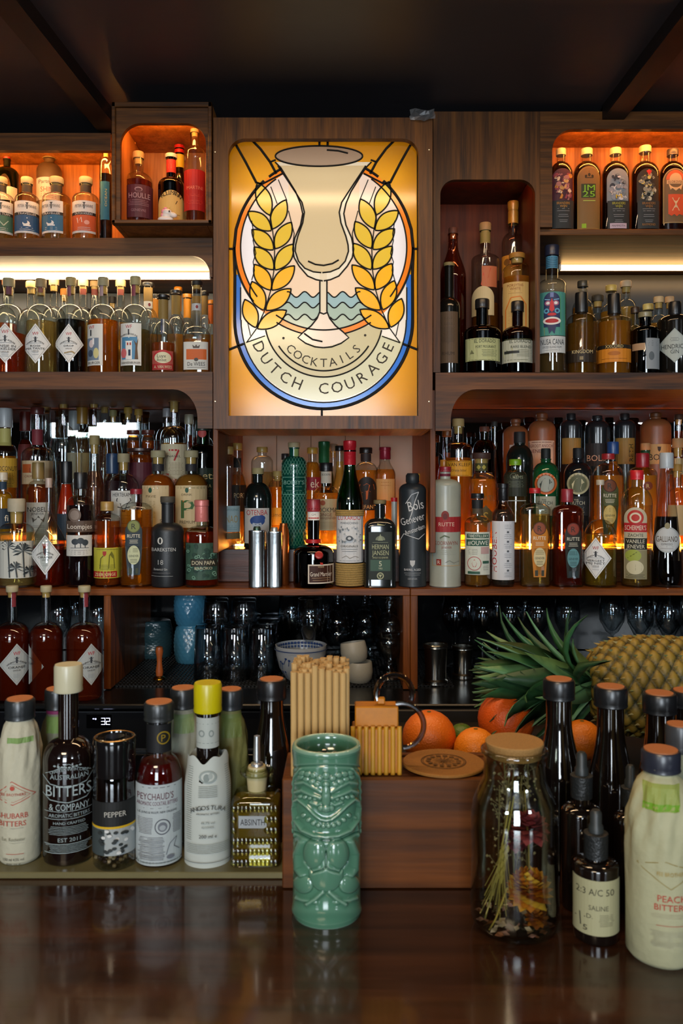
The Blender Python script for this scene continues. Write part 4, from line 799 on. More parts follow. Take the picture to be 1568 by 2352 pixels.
b('dark green bottle with red round seal and gothic gold lettering beside the recess', 466, 966, 66, Z2, 'S', 'whisky', ('s', '#22302a', 24, 1.05), '#1c7a3c', '#0d5a2a', 1030, lab(-30, 1075, 32, 1150, '#1c2a20', ('t', 'eets', 8, 1092, 17, '#c9b47c', 44), ('t', 'VODKA', 2, 1116, 8, '#c9b47c', 34), ('m', -16, 20, 1124, 1142, '#8a7a4c'), ('e', -2, 994, 10, 10, '#b04a48')), sy=1044, ny=1020, nw=.45)
b('bulbous amber bottle with cork, left of the pair in the middle of the left section', 363, 1035, 80, Z1, 'S', 'round', ('c', '#a9a07c', 16, .95), CLR, '#d8842c', 1090, lab(-36, 1115, 24, 1210, '#cdbb94', ('e', -18, 1126, 4, 6, '#2a5a48'), ('t', 'PAVIE', -16, 1140, 6, '#6a5a3a', 22), ('m', -30, -6, 1150, 1190, '#a08a5c'), ('t', 'SME', 12, 1196, 7, '#4a3a20')), [('r', -13, 1066, 13, 1082, '#2a2a30')], sy=1125, ny=1088, nw=.38, body=.35)
b('bulbous pale gold bottle with cork and large coloured letter label', 439, 1035, 80, Z1+.005, 'S', 'round', ('c', '#a9a07c', 16, .95), CLR, '#e0b050', 1090, lab(-36, 1115, 36, 1212, '#d2bf94', ('e', -10, 1126, 4, 6, '#2a5a48'), ('t', 'DRINK', -10, 1136, 5, '#6a5a3a', 24), ('t', 'P', -8, 1169, 42, '#3a6a3c', 30), ('w', [(-18, 1188), (-18, 1150)], '#b8642c', 3), ('t', 'PREMIUM', -9, 1199, 7, '#4a3a20', 34)), [('r', -13, 1066, 13, 1082, '#2a2a30')], sy=1125, ny=1088, nw=.38, body=.35)
b('round clear bottle with cork and stag head label between amber neighbours', 284, 1042, 74, Z1, 'S', 'round', ('c', '#a89c78', 20, .95), CLR, '#b88468', 1130, lab(-28, 1127, 28, 1210, '#c3c8c6', ('t', 'HERTEKAMP', -2, 1136, 9, '#1f2326', 44), ('p', [(-8, 1158), (8, 1158), (3, 1176), (-3, 1176)], '#2a2c2e'), ('w', [(-6, 1158), (-16, 1150), (-14, 1144)], '#2a2c2e', 2), ('w', [(6, 1158), (16, 1150), (14, 1144)], '#2a2c2e', 2), ('w', [(-14, 1164), (0, 1168), (14, 1164)], '#2a2c2e', 2), ('m', -16, 16, 1182, 1204, '#777')), sy=1128, ny=1088, nw=.34, body=.2)
for cx, d, zz in ((306, 'squat amber jar bottle with dark lid, left one by the left mirror', Z3), (340, 'squat amber jar bottle with dark lid, right one by the left mirror', 2.25)):
    b(d, cx, 988, 30, zz, 'S', 'can', ('s', '#5a2a20', 10, 1.1), CLR, '#c86a1c', 1000, lab(-14, 1004, 14, 1012, '#4a3020'), nw=.8, body=.35)
b('wide amber bottle with maroon slanted label below the dark lidded jars', 322, 1030, 62, Z2, 'S', 'can', ('s', '#3a2018', 8, 1.1), CLR, '#c06a1c', 1045, lab(-30, 1062, 28, 1130, '#5a2630', ('t', 'ikki', -14, 1056, 10, '#2a1a10')), nw=.8, body=.35)
b('blue capped bottle with dark wine coloured label left of the stag head bottle', 258, 1042, 34, Z2, 'S', 'tall', ('s', '#2c4668', 46, 1.1), CLR, '#5a2020', 1100, lab(-16, 1104, 16, 1150, '#3c2630'), nw=.7)
b('clear bottle of reddish spirit behind the black capped rum bottle', 225, 1108, 44, 2.08, 'S', 'round', ('s', '#301c1c', 12, 1.1), CLR, '#c02818', 1148, [], sy=1150, ny=1128, nw=.4) if False else None
# --- centre recess
b('clear ribbed bottle with gold cap and pale blue label, leftmost under the sign', 523, 1026, 60, Z1, 'S', 'wine', ('s', '#a8894c', 18, 1.1), CLR, None, None, lab(-28, 1162, 28, 1222, '#9fb8bc', ('t', 'ANTHROPOGENIC', 0, 1171, 5, '#5a7a80', 50), ('t', 'LA NAO', 0, 1192, 17, '#a8925c', 46), ('m', -22, 22, 1206, 1218, '#6a8a90'), ('r', -28, 1224, 28, 1238, '#7a6844')), sy=1074, ny=1046, nw=.36, segs=24)
b('dark bottle with beige cork and portrait label with blue hair and red heading', 592, 1075, 68, Z1, 'S', 'wine', ('c', '#a39668', 14, .95), '#141a18', '#0b0e0d', 1140, lab(-30, 1167, 26, 1248, '#cbc5bc', ('t', 'OTENBA', -2, 1177, 12, '#b8282c', 48), ('e', -1, 1196, 17, 12, '#2c4a88'), ('e', 8, 1190, 9, 7, '#2c4a88'), ('e', -2, 1206, 11, 10, '#b9c2cc'), ('e', -2, 1194, 15, 8, '#2c4a88'), ('w', [(-7, 1204), (-3, 1204)], '#24345c', 1.2), ('w', [(2, 1204), (6, 1204)], '#24345c', 1.2), ('e', -2, 1212, 2, 1.2, '#a83a40'), ('m', -20, 18, 1222, 1244, '#9a958c')), sy=1152, ny=1108, nw=.36, opaque=pm('#121a18', .1, coat=.5))
DIA = []
for i in range(-4, 5):
    for j in range(15):
        y = 1056+j*13.6
        if 1090 < y < 1134 and abs(i) < 4: continue
        DIA.append(('w', [(i*7-3.5, y), (i*7, y+6.8), (i*7+3.5, y), (i*7, y-6.8), (i*7-3.5, y)], '#5f9e84' if y < 1230 else '#3f8a5c', 1))
DIA += [('w', [(-26, 1096), (26, 1096), (26, 1136), (-26, 1136), (-26, 1096)], '#6fae96', 1.3), ('t', "BOBBY'S", 0, 1108, 9, '#8ec4ae', 46), ('l', -18, 18, 1118, '#6fae96', 1), ('t', 'SCHIEDAM DRY GIN', 0, 1127, 3.5, '#6fae96', 36)]
b('dark green cut pattern gin bottle with cream stopper in the centre recess', 675, 1016, 60, Z1, 'S', 'wine', ('c', '#b9ac84', 12, 1.0), '#0f5a48', '#0a4a3c', 1090, DIA, [('r', 0, 1026, 10, 1048, '#8aa05c')], sy=1070, ny=1048, nw=.40, opaque=pm('#0c4c3e', .1, coat=.6), name='gin_bottle')
b('clear bottle with black neck label and golden content behind the blue hair portrait', 545, 1018, 44, Z2, 'S', 'round', ('s', '#b0924c', 16, 1.1), CLR, '#c89438', 1090, lab(-20, 1114, 22, 1175, '#241c18', ('t', 'PORT', 6, 1138, 11, '#d8c8a0', 28)), [('r', -10, 1052, 10, 1074, '#22282a')], nw=.42)
b('squat shouldered clear bottle with gold and black cap left of the cut pattern gin', 602, 1027, 52, Z2, 'S', 'round', ('s', '#b0924c', 12, 1.1), CLR, '#b8b27c', 1084, [], sy=1064, ny=1046, nw=.4, body=.15)
b('round yellow citrus bottle with cork behind the dark portrait bottle', 637, 1082, 46, Z2, 'S', 'round', ('c', '#b59a58', 12, 1), CLR, '#e8a020', 1118, lab(-20, 1166, 22, 1206, '#d8a428', ('t', 'Limon', 0, 1182, 9, '#7a5a10', 30)), sy=1130, ny=1100, nw=.4, body=.4)
b('small dark capped clear bottle at the back of the centre recess', 655, 1042, 30, Z4, 'S', 'tall', ('s', '#2a2c30', 14, 1.1), CLR, '#a8b070', 1090, nw=.5)
b('yellow whisky bottle with gold cap and red label right of the cut pattern gin', 717, 1028, 40, Z2, 'S', 'round', ('s', '#b0903c', 14, 1.1), CLR, '#e0ae38', 1062, lab(-18, 1096, 22, 1126, '#8e2030', ('t', 'ek', 6, 1110, 20, '#e6d9c0', 20)), sy=1090, ny=1060, nw=.5, body=.35)
b('green bottle with dark green foil neck in the middle of the recess', 744, 1014, 46, Z3, 'S', 'wine', ('f', '#14603a', 50, 1.05), '#2a8a4a', '#1a7a3a', 1080, [], nw=.5)
b('pale bottle with black cap left of the elephant label bottle', 780, 1024, 36, Z3, 'S', 'slope', ('s', '#17181a', 12, 1.1), CLR, '#d0c878', 1060, nw=.5, body=.3)
b('thin bottle with grey stopper at the very back of the recess', 765, 1020, 28, 2.34, 'S', 'slope', ('c', '#9a8a70', 16, 1.1), CLR, None, None, nw=.5)
BK = lab(-32, 1146, 30, 1218, '#ccb184', ('e', -8, 1155, 6, 6, '#a8502c'), ('t', 'BOOKMA', 0, 1171, 11, '#3a342c', 52), ('t', 'JONGE', -4, 1182, 7, '#8a4a30', 34), ('t', 'GRAANJENEVER', 0, 1190, 5, '#8a4a30', 44), ('m', -26, 24, 1198, 1214, '#a88a60'))
b('bulbous golden jenever bottle with black cap and beige label under the sign', 749, 1063, 64, Z1+.02, 'S', 'round', ('s', '#16181a', 20, 1.1), CLR, '#e8b440', 1132, BK, [('r', -12, 1083, 12, 1110, '#c9c2b0'), ('t', 'BOOKMA', 0, 1090, 5, '#333', 20)], sy=1142, ny=1116, nw=.4, body=.4, name='jenever_bottle')
b('golden liqueur bottle with black disc label showing an orange elephant', 840, 1028, 58, Z2, 'S', 'round', ('s', '#241c18', 14, 1.1), CLR, '#d8a23a', 1080, [('e', 2, 1122, 23, 27, '#241c16'), ('r', -22, 1122, 25, 1172, '#241c16'), ('p', [(-8, 1132), (-16, 1122), (-14, 1112), (-4, 1114), (2, 1110), (8, 1114), (18, 1112), (20, 1124), (10, 1130), (6, 1126), (4, 1146), (0, 1148), (0, 1128)], '#c8682c'), ('t', 'ELEFANT', 2, 1164, 9, '#d8b878', 44)], [('r', -12, 1042, 12, 1060, '#3a2c28')], sy=1088, ny=1062, nw=.42, body=.35, name='liqueur_bottle')
b('clear yellow bottle with red foil cap at the right of the recess', 884, 1027, 50, Z2, 'S', 'slope', ('f', '#9c2438', 28, 1.1), CLR, '#e8a848', 1078, lab(-22, 1100, 22, 1150, '#d8a868', ('m', -14, 14, 1106, 1124, '#b8742c')), sy=1090, ny=1056, nw=.44, body=.35)
t = thing('bar_tube', 'thin glass tube with a red lid left of the black script bottle', 'tube', (PX(905, Z1), Z1, 1.399)); MB().add(lathe([(0, 0), (.0075, 0), (.0075, .116), (0, .116)], 16)).build('body', pm('#a9b0a8', .2), t); MB().add(lathe([(0, .116), (.0082, .116), (.0082, .126), (0, .126)], 16)).build('lid', pm('#c02028', .4), t)
b('amber bottle with yellow cap peeping out behind the black script bottle', 960, 1088, 40, Z2, 'S', 'round', ('s', '#c0902c', 16, 1.1), CLR, '#e0962c', 1120, nw=.4, body=.4)
# --- step bottles right of the sign
b('amber bottle with beige cork and slanted yellow label right of the sign', 1052, 962, 66, Z1, 'S', 'round', ('c', '#b99a62', 18, .95), CLR, '#e8961c', 1052, lab(-30, 1058, 32, 1094, '#d99a28', ('t', 'VAN KLEEF', 2, 1067, 8, '#3a2410', 50), ('t', 'Oranje bitter', 2, 1080, 6, '#5a3410', 34), ('w', [(-28, 1060), (30, 1060), (30, 1092), (-28, 1092), (-28, 1060)], '#7a4a14', 1)), sy=1034, ny=1016, nw=.38, body=.4, name='liqueur_bottle')
b('amber bottle with orange cap behind the pale grey stoneware', 1019, 1056, 34, Z1, 'S', 'round', ('s', '#d8862c', 16, 1.2), CLR, '#c86a1c', 1100, nw=.4, body=.35)
b('broad yellow bottle with round brown wooden stopper and big diamond letters', 1105, 1040, 76, Z1+.01, 'S', 'round', ('c', '#4a3026', 14, 1.15), CLR, '#e8a830', 1100, [('t', 'KATI', 12, 1144, 12, '#6a5420', 30), ('d', 10, 1186, 24, 26, '#5a4a22'), ('t', 'S', 10, 1186, 20, '#b89438'), ('t', 'K', -18, 1196, 18, '#5a4a22')], [('r', -14, 1064, 14, 1082, '#4a4a28'), ('d', -6, 1073, 5, 6, '#b8a84c'), ('d', 6, 1073, 5, 6, '#b8a84c')], sy=1120, ny=1086, nw=.42, body=.35)
b('black shouldered bottle with rounded black stopper, tallest behind the lime cap', 1193, 992, 64, Z2, 'S', 'wine', ('c', '#1a1c1e', 26, .9), '#161c18', '#0b100d', 1090, [], sy=1062, ny=1022, nw=.4, opaque=pm('#151d19', .12, coat=.5))
b('bottle with lime green cap and dark olive label', 1183, 1055, 56, Z1, 'S', 'round', ('s', '#7fae1c', 14, 1.35), CLR, '#7a7038', 1130, lab(-26, 1084, 26, 1140, '#262c22', ('t', 'KEMS', 6, 1096, 7, '#8a947c'), ('e', -4, 1094, 8, 8, '#4a5242'), ('m', -18, 20, 1104, 1120, '#6a7260'), ('l', -24, 24, 1150, '#9fb0b0', 2)), sy=1100, ny=1078, nw=.34)
def dog(c1, c2, c3, dk):
    return [('e', 0, 1111, 25, 25, c1), ('e', 0, 1111, 21, 21, shade(c1, .7)), ('e', 0, 1111, 19, 19, c2), ('p', [(-12, 1124), (-14, 1112), (-8, 1104), (-2, 1098), (8, 1100), (14, 1108), (8, 1112), (6, 1122), (8, 1128), (-8, 1128)], c3), ('ac', 'RUDOLF', 0, 1111, 22.5, 4, '#e8dcc0', 110), ('r', -22, 1140, 22, 1184, dk[0]), ('t', 'THE', -4, 1148, 4, dk[1]), ('t', 'DUTCH', -1, 1155, 8, dk[1], 32), ('m', -14, 14, 1163, 1178, dk[1])]
b('green gin bottle with orange ringed round dog portrait label', 1253, 1030, 62, Z1+.005, 'S', 'round', ('c', '#141a18', 24, .8), '#0e5a30', '#0b4a28', 1110, dog('#c86430', '#9aa29a', '#3a4442', ('#9ea392', '#2a2e28')), sy=1094, ny=1062, nw=.38, opaque=pm('#0d4a2a', .1, coat=.6), name='gin_bottle')
b('black gin bottle with olive ringed round dog portrait label', 1327, 1029, 66, Z1+.01, 'S', 'round', ('c', '#16191b', 24, .8), BLK, None, None, dog('#a8a684', '#5a6048', '#c9c4a0', ('#15171a', '#b9b7a0')), sy=1094, ny=1062, nw=.38, opaque=pm('#14171a', .1, coat=.6), name='gin_bottle')
b('yellow jenever bottle with red cap and brown round crest right of the black dog bottle', 1396, 1042, 70, Z1+.005, 'S', 'round', ('s', '#b82c30', 13, 1.1), CLR, '#e0b448', 1092, rutte(4, 1100, '#4a5230', '#c9b46c', '#4a4a30', '#6a3a20'), sy=1094, ny=1064, nw=.34, body=.4, name='jenever_bottle')
b('yellow bottle with blue cap behind the brown crest jenever bottle', 1407, 1015, 44, Z3, 'S', 'round', ('s', '#1c4a8c', 28, 1.1), CLR, '#e09a20', 1060, nw=.5, body=.4)
b('yellow jenever bottle with red foil neck and round crest at the right', 1475, 1041, 68, Z1+.01, 'S', 'round', ('s', '#b0242c', 32, 1.1), CLR, '#d8b840', 1092, [('e', 12, 1116, 10, 10, '#7a3a24'), ('t', 'R', 12, 1116, 9, '#d8b878')], sy=1092, ny=1072, nw=.36, body=.4, name='jenever_bottle')
b('amber bottle with beige cork behind the red foil neck bottle at right', 1482, 1018, 40, Z3, 'S', 'round', ('c', '#b08a5c', 16, .95), CLR, '#c8a020', 1060, [], [('r', -10, 1034, 10, 1044, '#1a4a2c')], nw=.5, body=.4)
b('amber bottle with cork and cream label at the far right edge', 1556, 1007, 50, Z2, 'S', 'round', ('c', '#b08a5c', 22, .95), CLR, '#e0a040', 1062, lab(-22, 1052, 22, 1090, '#cbb88a'), nw=.45, body=.4)
b('lower amber bottle with cork at the far right behind the tapering silver cap bottle', 1554, 1066, 44, Z1, 'S', 'round', ('c', '#a8823c', 16, .95), CLR, '#d88a2c', 1120, lab(-20, 1160, 20, 1230, '#c8a878'), nw=.45, body=.4)
b('amber liqueur bottle with orange glow behind the slanted yellow label bottle', 1026, 985, 46, Z3, 'S', 'round', ('s', '#7a4a20', 18, 1.1), CLR, '#c8701c', 1040, nw=.4, body=.4)
STB = pm('#8a5430', .4, bump=.1, bscale=150, var=.15, vscale=20)
b('brown stoneware jug bottle, leftmost of the brown ones by the right mirror', 1184, 962, 60, Z4-.01, 'S', 'stone', ('b', '#7a4a2c', 12, .9), BLK, None, None, lab(-14, 1022, 14, 1050, '#b8c4cc'), opaque=STB, sy=1000, ny=978, nw=.34, name='stoneware_bottle')
b('brown stoneware jug bottle with white boxed label', 1244, 948, 64, Z4-.02, 'S', 'stone', ('b', '#7a4a2c', 16, .9), BLK, None, None, lab(-30, 1012, 28, 1080, '#c8b8a4', ('w', [(-28, 1016), (26, 1016), (26, 1076), (-28, 1076), (-28, 1016)], '#5a2018', 1.2), ('t', 'GROOT ANOCH', -1, 1024, 7, '#6a2a20', 50), ('t', 'JENEVER', -4, 1036, 8, '#6a2a20', 40)), opaque=STB, sy=990, ny=966, nw=.36, name='stoneware_bottle')
BG = pm('#1a2226', .25, coat=.4)
for cx, d, tx in ((1311, 'black bottle with broad gold foil label, left of the black ones by the right mirror', ''), (1434, 'black bottle with gold foil label and dark upright letters by the right mirror', 'RETH')):
    b(d, cx, 950, 50, Z4-.01, 'S', 'tall', ('c', '#17191c', 14, .85), BLK, None, None, lab(-20, 1006, 22, 1066, '#8a7438', *([('t', 'RETH', 14, 1040, 9, '#1c1a14', 40, 90)] if tx else [])), opaque=BG, sy=980, ny=964, nw=.42)
b('black bottle with gold bordered label and large pale initials', 1371, 955, 56, Z4-.02, 'S', 'tall', ('c', '#17191c', 10, .85), BLK, None, None, lab(-26, 1018, 24, 1070, '#23262a', ('t', 'BOLS', -2, 1052, 14, '#c8ac94', 42)), opaque=BG, sy=984, ny=966, nw=.42)
b('brown stoneware jug bottle with cream label and dark initials, right of the black ones', 1505, 948, 70, Z4-.03, 'S', 'stone', ('b', '#6a4020', 12, .9), BLK, None, None, lab(-14, 1020, 34, 1066, '#c0a068', ('t', 'BOLS', 6, 1050, 14, '#2a2018', 40), ('p', [(4, 1026), (12, 1026), (11, 1034), (8, 1038), (5, 1034)], '#3a2a1c')), opaque=STB, sy=984, ny=962, nw=.34, name='stoneware_bottle')
b('dark bottle with amber neck at the far right by the mirror', 1558, 952, 40, Z4, 'S', 'tall', ('c', '#3a2c20', 12, .85), CLR, '#b8641c', 990, nw=.5)
b('dark clear bottle between the orange glow and the black shouldered bottle', 1112, 980, 56, Z3+.02, 'S', 'whisky', ('c', '#5a3a2c', 12, .95), '#5a6a50', '#2c3022', 1060, [('r', -20, 1085, 18, 1115, '#4a4640')], sy=1040, ny=1010, nw=.36)
b('slim dark bottle with pale leaf sticker by the right mirror', 1135, 968, 36, 2.33, 'S', 'slope', ('c', '#2a2c2a', 12, .85), '#5a6a50', '#2c3022', 1020, [('p', [(-4, 1020), (6, 1016), (4, 1034), (-6, 1036)], '#9aa08a')], nw=.4)

# --- middle shelf, left
YC = 857
b('clear bottle of red brown liqueur with white diamond label, leftmost on the middle shelf', 20, 640, 78, 1.96, 'C', 'wf', ('c', '#8a8468', 20, 1.0), CLR, '#b8481c', 768, wf(-8, 789, 'JANSJE IN/DE KELDER', a=39, b=46), [('r', -6, 652, 6, 676, '#5c3040')], sy=736, ny=700, nw=.3, name='liqueur_bottle')
b('clear bottle of straw coloured liqueur with white diamond label turned left', 94, 641, 70, 1.96, 'C', 'wf', ('c', '#8a7c5c', 20, 1.0), CLR, '#cbbd80', 740, wf(-12, 790, 'ROSE/MA TANTE', a=34, b=46), [('r', -6, 655, 4, 672, '#7a4a44')], sy=736, ny=700, nw=.3, name='liqueur_bottle', turn=.0, body=.15)
b('bottle of black liqueur with white diamond label on the middle shelf', 163, 638, 70, 1.96, 'C', 'wf', ('c', '#9a8c60', 20, 1.0), CLR, '#1a2026', 738, wf(-5, 790, 'DROP', a=33, b=46)+[('w', [(-15, 812), (2, 808), (8, 812)], '#a08c5c', 3)], [('r', -8, 652, 0, 680, '#7a4a58')], sy=736, ny=700, nw=.3, name='liqueur_bottle', body=.04)
PIC1 = [('r', -36, 745, -1, 840, '#d2d6d4'), ('t', 'WF', -26, 752, 8, '#b0202c', 12), ('r', -29, 758, -26, 772, '#3a3f46'), ('r', -36, 777, -10, 828, '#6f8298'), ('e', -26, 790, 5, 9, '#d8ccd0'), ('e', -16, 812, 6, 12, '#c9c48c'), ('e', -28, 812, 5, 8, '#3c4c64'), ('r', -24, 778, -20, 792, '#e8e8ea'), ('t', 'BURGER', -20, 834, 6, '#333', 26)]
b('amber liqueur bottle with rectangular painted label at its left side', 237, 638, 72, 1.96, 'C', 'wf', ('c', '#8c8a70', 20, 1.0), CLR, '#d8861c', 738, PIC1, [('r', -8, 654, 0, 680, '#9a848c')], sy=736, ny=700, nw=.3, name='liqueur_bottle')
PIC2 = [('r', -33, 743, 13, 840, '#d2d8d8'), ('t', 'WF', -15, 751, 8, '#b0202c', 14), ('r', -17, 757, -14, 770, '#3a3f46'), ('ac', 'WYNAND FOCKINK', -15, 800, 32, 4, INK, 70), ('r', -30, 775, 4, 826, '#4f8ab4'), ('r', -22, 784, -8, 826, '#dfe4e6'), ('p', [(-24, 785), (-15, 774), (-6, 785)], '#dfe4e6'), ('r', -19, 788, -16, 794, '#a83a30'), ('r', -13, 788, -10, 794, '#a83a30'), ('r', -16, 804, -11, 818, '#2c3c54'),
        ('p', [(-2, 826), (0, 795), (-4, 782), (2, 790), (6, 778), (4, 800), (6, 826)], '#5c4630'), ('e', -26, 812, 6, 11, '#c86a70'), ('t', 'HANSENBURGER', -10, 834, 5, '#333', 42)]
b('clear liqueur bottle with white label showing a blue canal house', 311, 636, 72, 1.96, 'C', 'wf', ('c', '#94906c', 20, 1.0), CLR, '#8a8c60', 760, PIC2, [('r', -8, 654, 0, 680, '#7a3c4c')], sy=736, ny=700, nw=.3, name='liqueur_bottle', body=.12)
b('amber spirit bottle with black cap, brown foil neck and red and cream oval label', 375, 678, 58, 1.96, 'C', 'wine', ('s', '#16171a', 9, 1.15), CLR, '#c07030', 790,
  [('r', -25, 806, 22, 850, '#a8544c'), ('e', -1, 820, 22, 16, '#b03038'), ('e', -1, 822, 19, 13, '#cfd0b4'), ('t', 'Luyx', -4, 818, 8, '#333', 20), ('t', 'Aniset', -4, 827, 7, '#333', 22), ('r', -25, 836, 22, 849, '#a02c30'), ('t', 'A. VAN WEES', -1, 843, 7, '#c9c9a8', 40)], [('r', -11, 688, 11, 733, '#7c6a3a'), ('r', -6, 733, -2, 770, '#44506c'), ('r', -1, 733, 2, 768, '#c8d0d8')], sy=790, ny=740, nw=.40)
b('clear golden bottle with black stopper and white and orange crested label', 452, 646, 64, 1.96, 'C', 'whisky', ('c', '#17181a', 10, .95), CLR, '#d8a040', 782,
  [('r', -27, 785, 29, 849, '#ccd2cf'), ('r', -20, 802, 26, 826, '#c8642c'), ('p', [(-4, 800), (-6, 792), (0, 796), (3, 791), (6, 796), (12, 792), (10, 800)], '#5a5450'), ('e', 3, 826, 5, 4, '#4a4a48'), ('t', 'De WEES', 3, 836, 9, '#2c2c2c', 40), ('l', -18, 24, 844, '#777')], [('r', -10, 680, 10, 696, '#8a6c34'), ('r', -11, 697, 11, 713, '#b8c0c8'), ('e', 2, 705, 3, 4, '#8a3034')], sy=776, ny=750, nw=.36, pw=3.5, dk=.85, face=False)
row = [(72, 647, 66, 2.05, '#c9a86c', None, 'pale corked bottle behind the two leftmost diamond labels'), (124, 641, 62, 2.06, '#a8946c', '#d8c88c', 'straw coloured corked bottle behind the black liqueur bottle, on its left'),
       (191, 643, 64, 2.06, '#c4a880', '#c8c08a', 'pale corked bottle with brown neck label behind the black liqueur bottle, on its right'), (217, 644, 56, 2.13, '#b89c70', '#c8a860', 'corked bottle with red neck strip behind the amber liqueur bottle'),
       (277, 644, 62, 2.06, '#b8a070', '#d8c088', 'corked bottle with red neck strip left of the canal house label'), (148, 664, 50, 2.14, '#d8903c', '#e08a2c', 'orange capped bottle deep behind the straw coloured ones'), (258, 682, 44, 2.14, '#1c1a1a', '#e09a3c', 'black capped bottle deep behind the amber liqueur bottle'),
       (14, 640, 50, 2.12, '#c86a2c', '#d86a1c', 'glowing orange bottle at the far left rear of the middle shelf')]
for cx, top, W, Z, c, lq, d in row:
    b(d, cx, top, W, Z, 'C', 'wf', ('c', c, 15, 1.0), CLR, lq, 745, [], [('r', -7, top+20, 7, top+34, '#7a3c34')] if 'strip' in d or 'brown neck' in d else [], nw=.32, body=.3)
row = [(340, 650, 46, 2.06, '#17181a', '#8a7040', 'brown foil neck bottle with white band right of the canal house label'), (356, 676, 34, 2.14, '#17181a', '#c8862c', 'amber foil neck bottle right behind the canal house bottle'), (404, 668, 44, 2.05, '#17181a', '#7c6a3a', 'brown foil neck bottle with striped ribbon behind the oval label'),
       (409, 660, 30, 2.14, '#c87c20', '#d88a20', 'orange capped foil neck bottle, taller one at the right rear of the left shelf'), (430, 676, 34, 2.13, '#c8842c', '#d08a28', 'orange capped foil neck bottle, lower one left of the white and orange label'), (470, 669, 30, 2.06, '#17181a', '#8a7040', 'black capped brown neck bottle right behind the crested label bottle'), (484, 690, 24, 2.14, '#c87c20', '#b85a18', 'orange capped bottle in the right rear corner of the left shelf')]
for cx, top, W, Z, c, fo, d in row:
    b(d, cx, top, W, Z, 'C', 'wine', ('s', c, 9, 1.15), CLR, '#d8b060', 770, [], [('r', -10, top+10, 10, top+54, fo)]+([('r', -10, top+42, 10, top+58, '#c8c8c4'), ('e', 3, top+50, 3, 4, '#7a3034')] if cx in (340,) else []), nw=.5, ny=top+60, sy=top+95, body=.35)

# --- top left cabinet
def peter(dx, w, band, mid, low, tx):
    E = [('r', dx-w, 462, dx+w, 536, '#c9cfd0'), ('t', 'PETER IN MANNS', dx, 474, 7, '#23282c', w*1.5), ('r', dx-1.2, 466, dx+1.2, 481, '#23282c'), ('w', [(dx-3, 467), (dx+3, 467)], '#23282c', 2), ('r', dx-w, 488, dx+w, 495, '#1c2428'), ('t', tx, dx, 491.5, 5, '#c9cfd0', w*1.5), ('r', dx-w, 495, dx+w, 531, mid)]
    if 'TRAV' in tx: E += [('e', dx-2, 514, 8, 6, '#d2dde0'), ('e', dx-4, 511, 5, 4, mid), ('w', [(dx-8, 519), (dx+8, 519)], '#d2dde0', 3), ('e', dx, 502, 1.2, 1.2, '#d2dde0')]
    elif 'HOL' in tx: E += [('p', [(dx-16, 502), (dx-6, 500), (dx-4, 512), (dx-14, 514)], '#d8d0c8'), ('e', dx+6, 512, 6, 5, '#d8a090')]
    else: E += [('w', [(dx-14, 520), (dx-4, 508), (dx+6, 518), (dx+16, 506)], '#a9c0b4', 2)]
    return E+[('m', dx-w*.6, dx+w*.6, 522, 530, '#b8c4c8')]
for cx, W, mid, tx, dx, d in ((2, 60, '#3c6a5c', 'IN DE TUIN', 0, 'gin bottle with white and dark green label at the left edge of the top shelf'), (62, 56, '#28527c', 'TRAVELLER', 0, 'gin bottle with white and blue traveller label, left of the two blue ones'),
                              (130, 66, '#2a6488', 'TRAVELLER', -12, 'wider gin bottle with white and blue traveller label, right of the two blue ones'), (197, 62, '#c05a34', 'DUTCH HOLIDAY', -4, 'gin bottle with white and orange holiday label on the top left shelf')):
    b(d, cx, 409, W, 1.96, 'A', 'gin', ('c', '#8c8a74', 15, 1.0), CLR, '#c0a04c', 470, peter(dx, 26 if W > 56 else 27, 0, mid, 0, tx), [('r', -12, 425, 12, 441, '#23262a')], sy=461, ny=446, nw=.42, name='gin_bottle', body=.3)
b('round green gin bottle with red capsule and white label behind the top shelf gins', 16, 355, 54, 2.055, 'A', 'round', ('f', '#b8241c', 28, .9), '#2f8a48', '#1f6a34', 398, lab(-14, 428, 22, 460, '#c9c4c0', ('m', -8, 16, 436, 454, '#777')), sy=402, ny=386, nw=.3, name='gin_bottle')
b('brown stoneware bottle with pale label and clear tied stopper on the top left shelf', 113, 353, 58, 2.06, 'A', 'round', ('c', '#8a7448', 12, 1.1), BLK, None, None, lab(-28, 408, 24, 460, '#b4a8a0', ('t', 'Partner', -6, 418, 9, '#3a342c', 34), ('t', 'SHINE', -2, 436, 12, '#a0443c', 34), ('m', -20, 16, 444, 456, '#a0443c')), opaque=pm('#4a3a28', .3), sy=398, ny=376, nw=.4, name='stoneware_bottle')
b('tall slim dark bottle with teal label left of the display box', 243, 316, 30, 1.945, 'A', 'tall', ('c', '#a89468', 24, .9), CLR, '#16181a', 402, lab(-12, 417, 8, 505, '#1f6a80', ('t', 'OCEAN', 0, 455, 5, '#c8b860', 40, 90)), [('r', -8, 384, 12, 400, '#6a5a40')] if False else [], sy=376, ny=356, nw=.5)
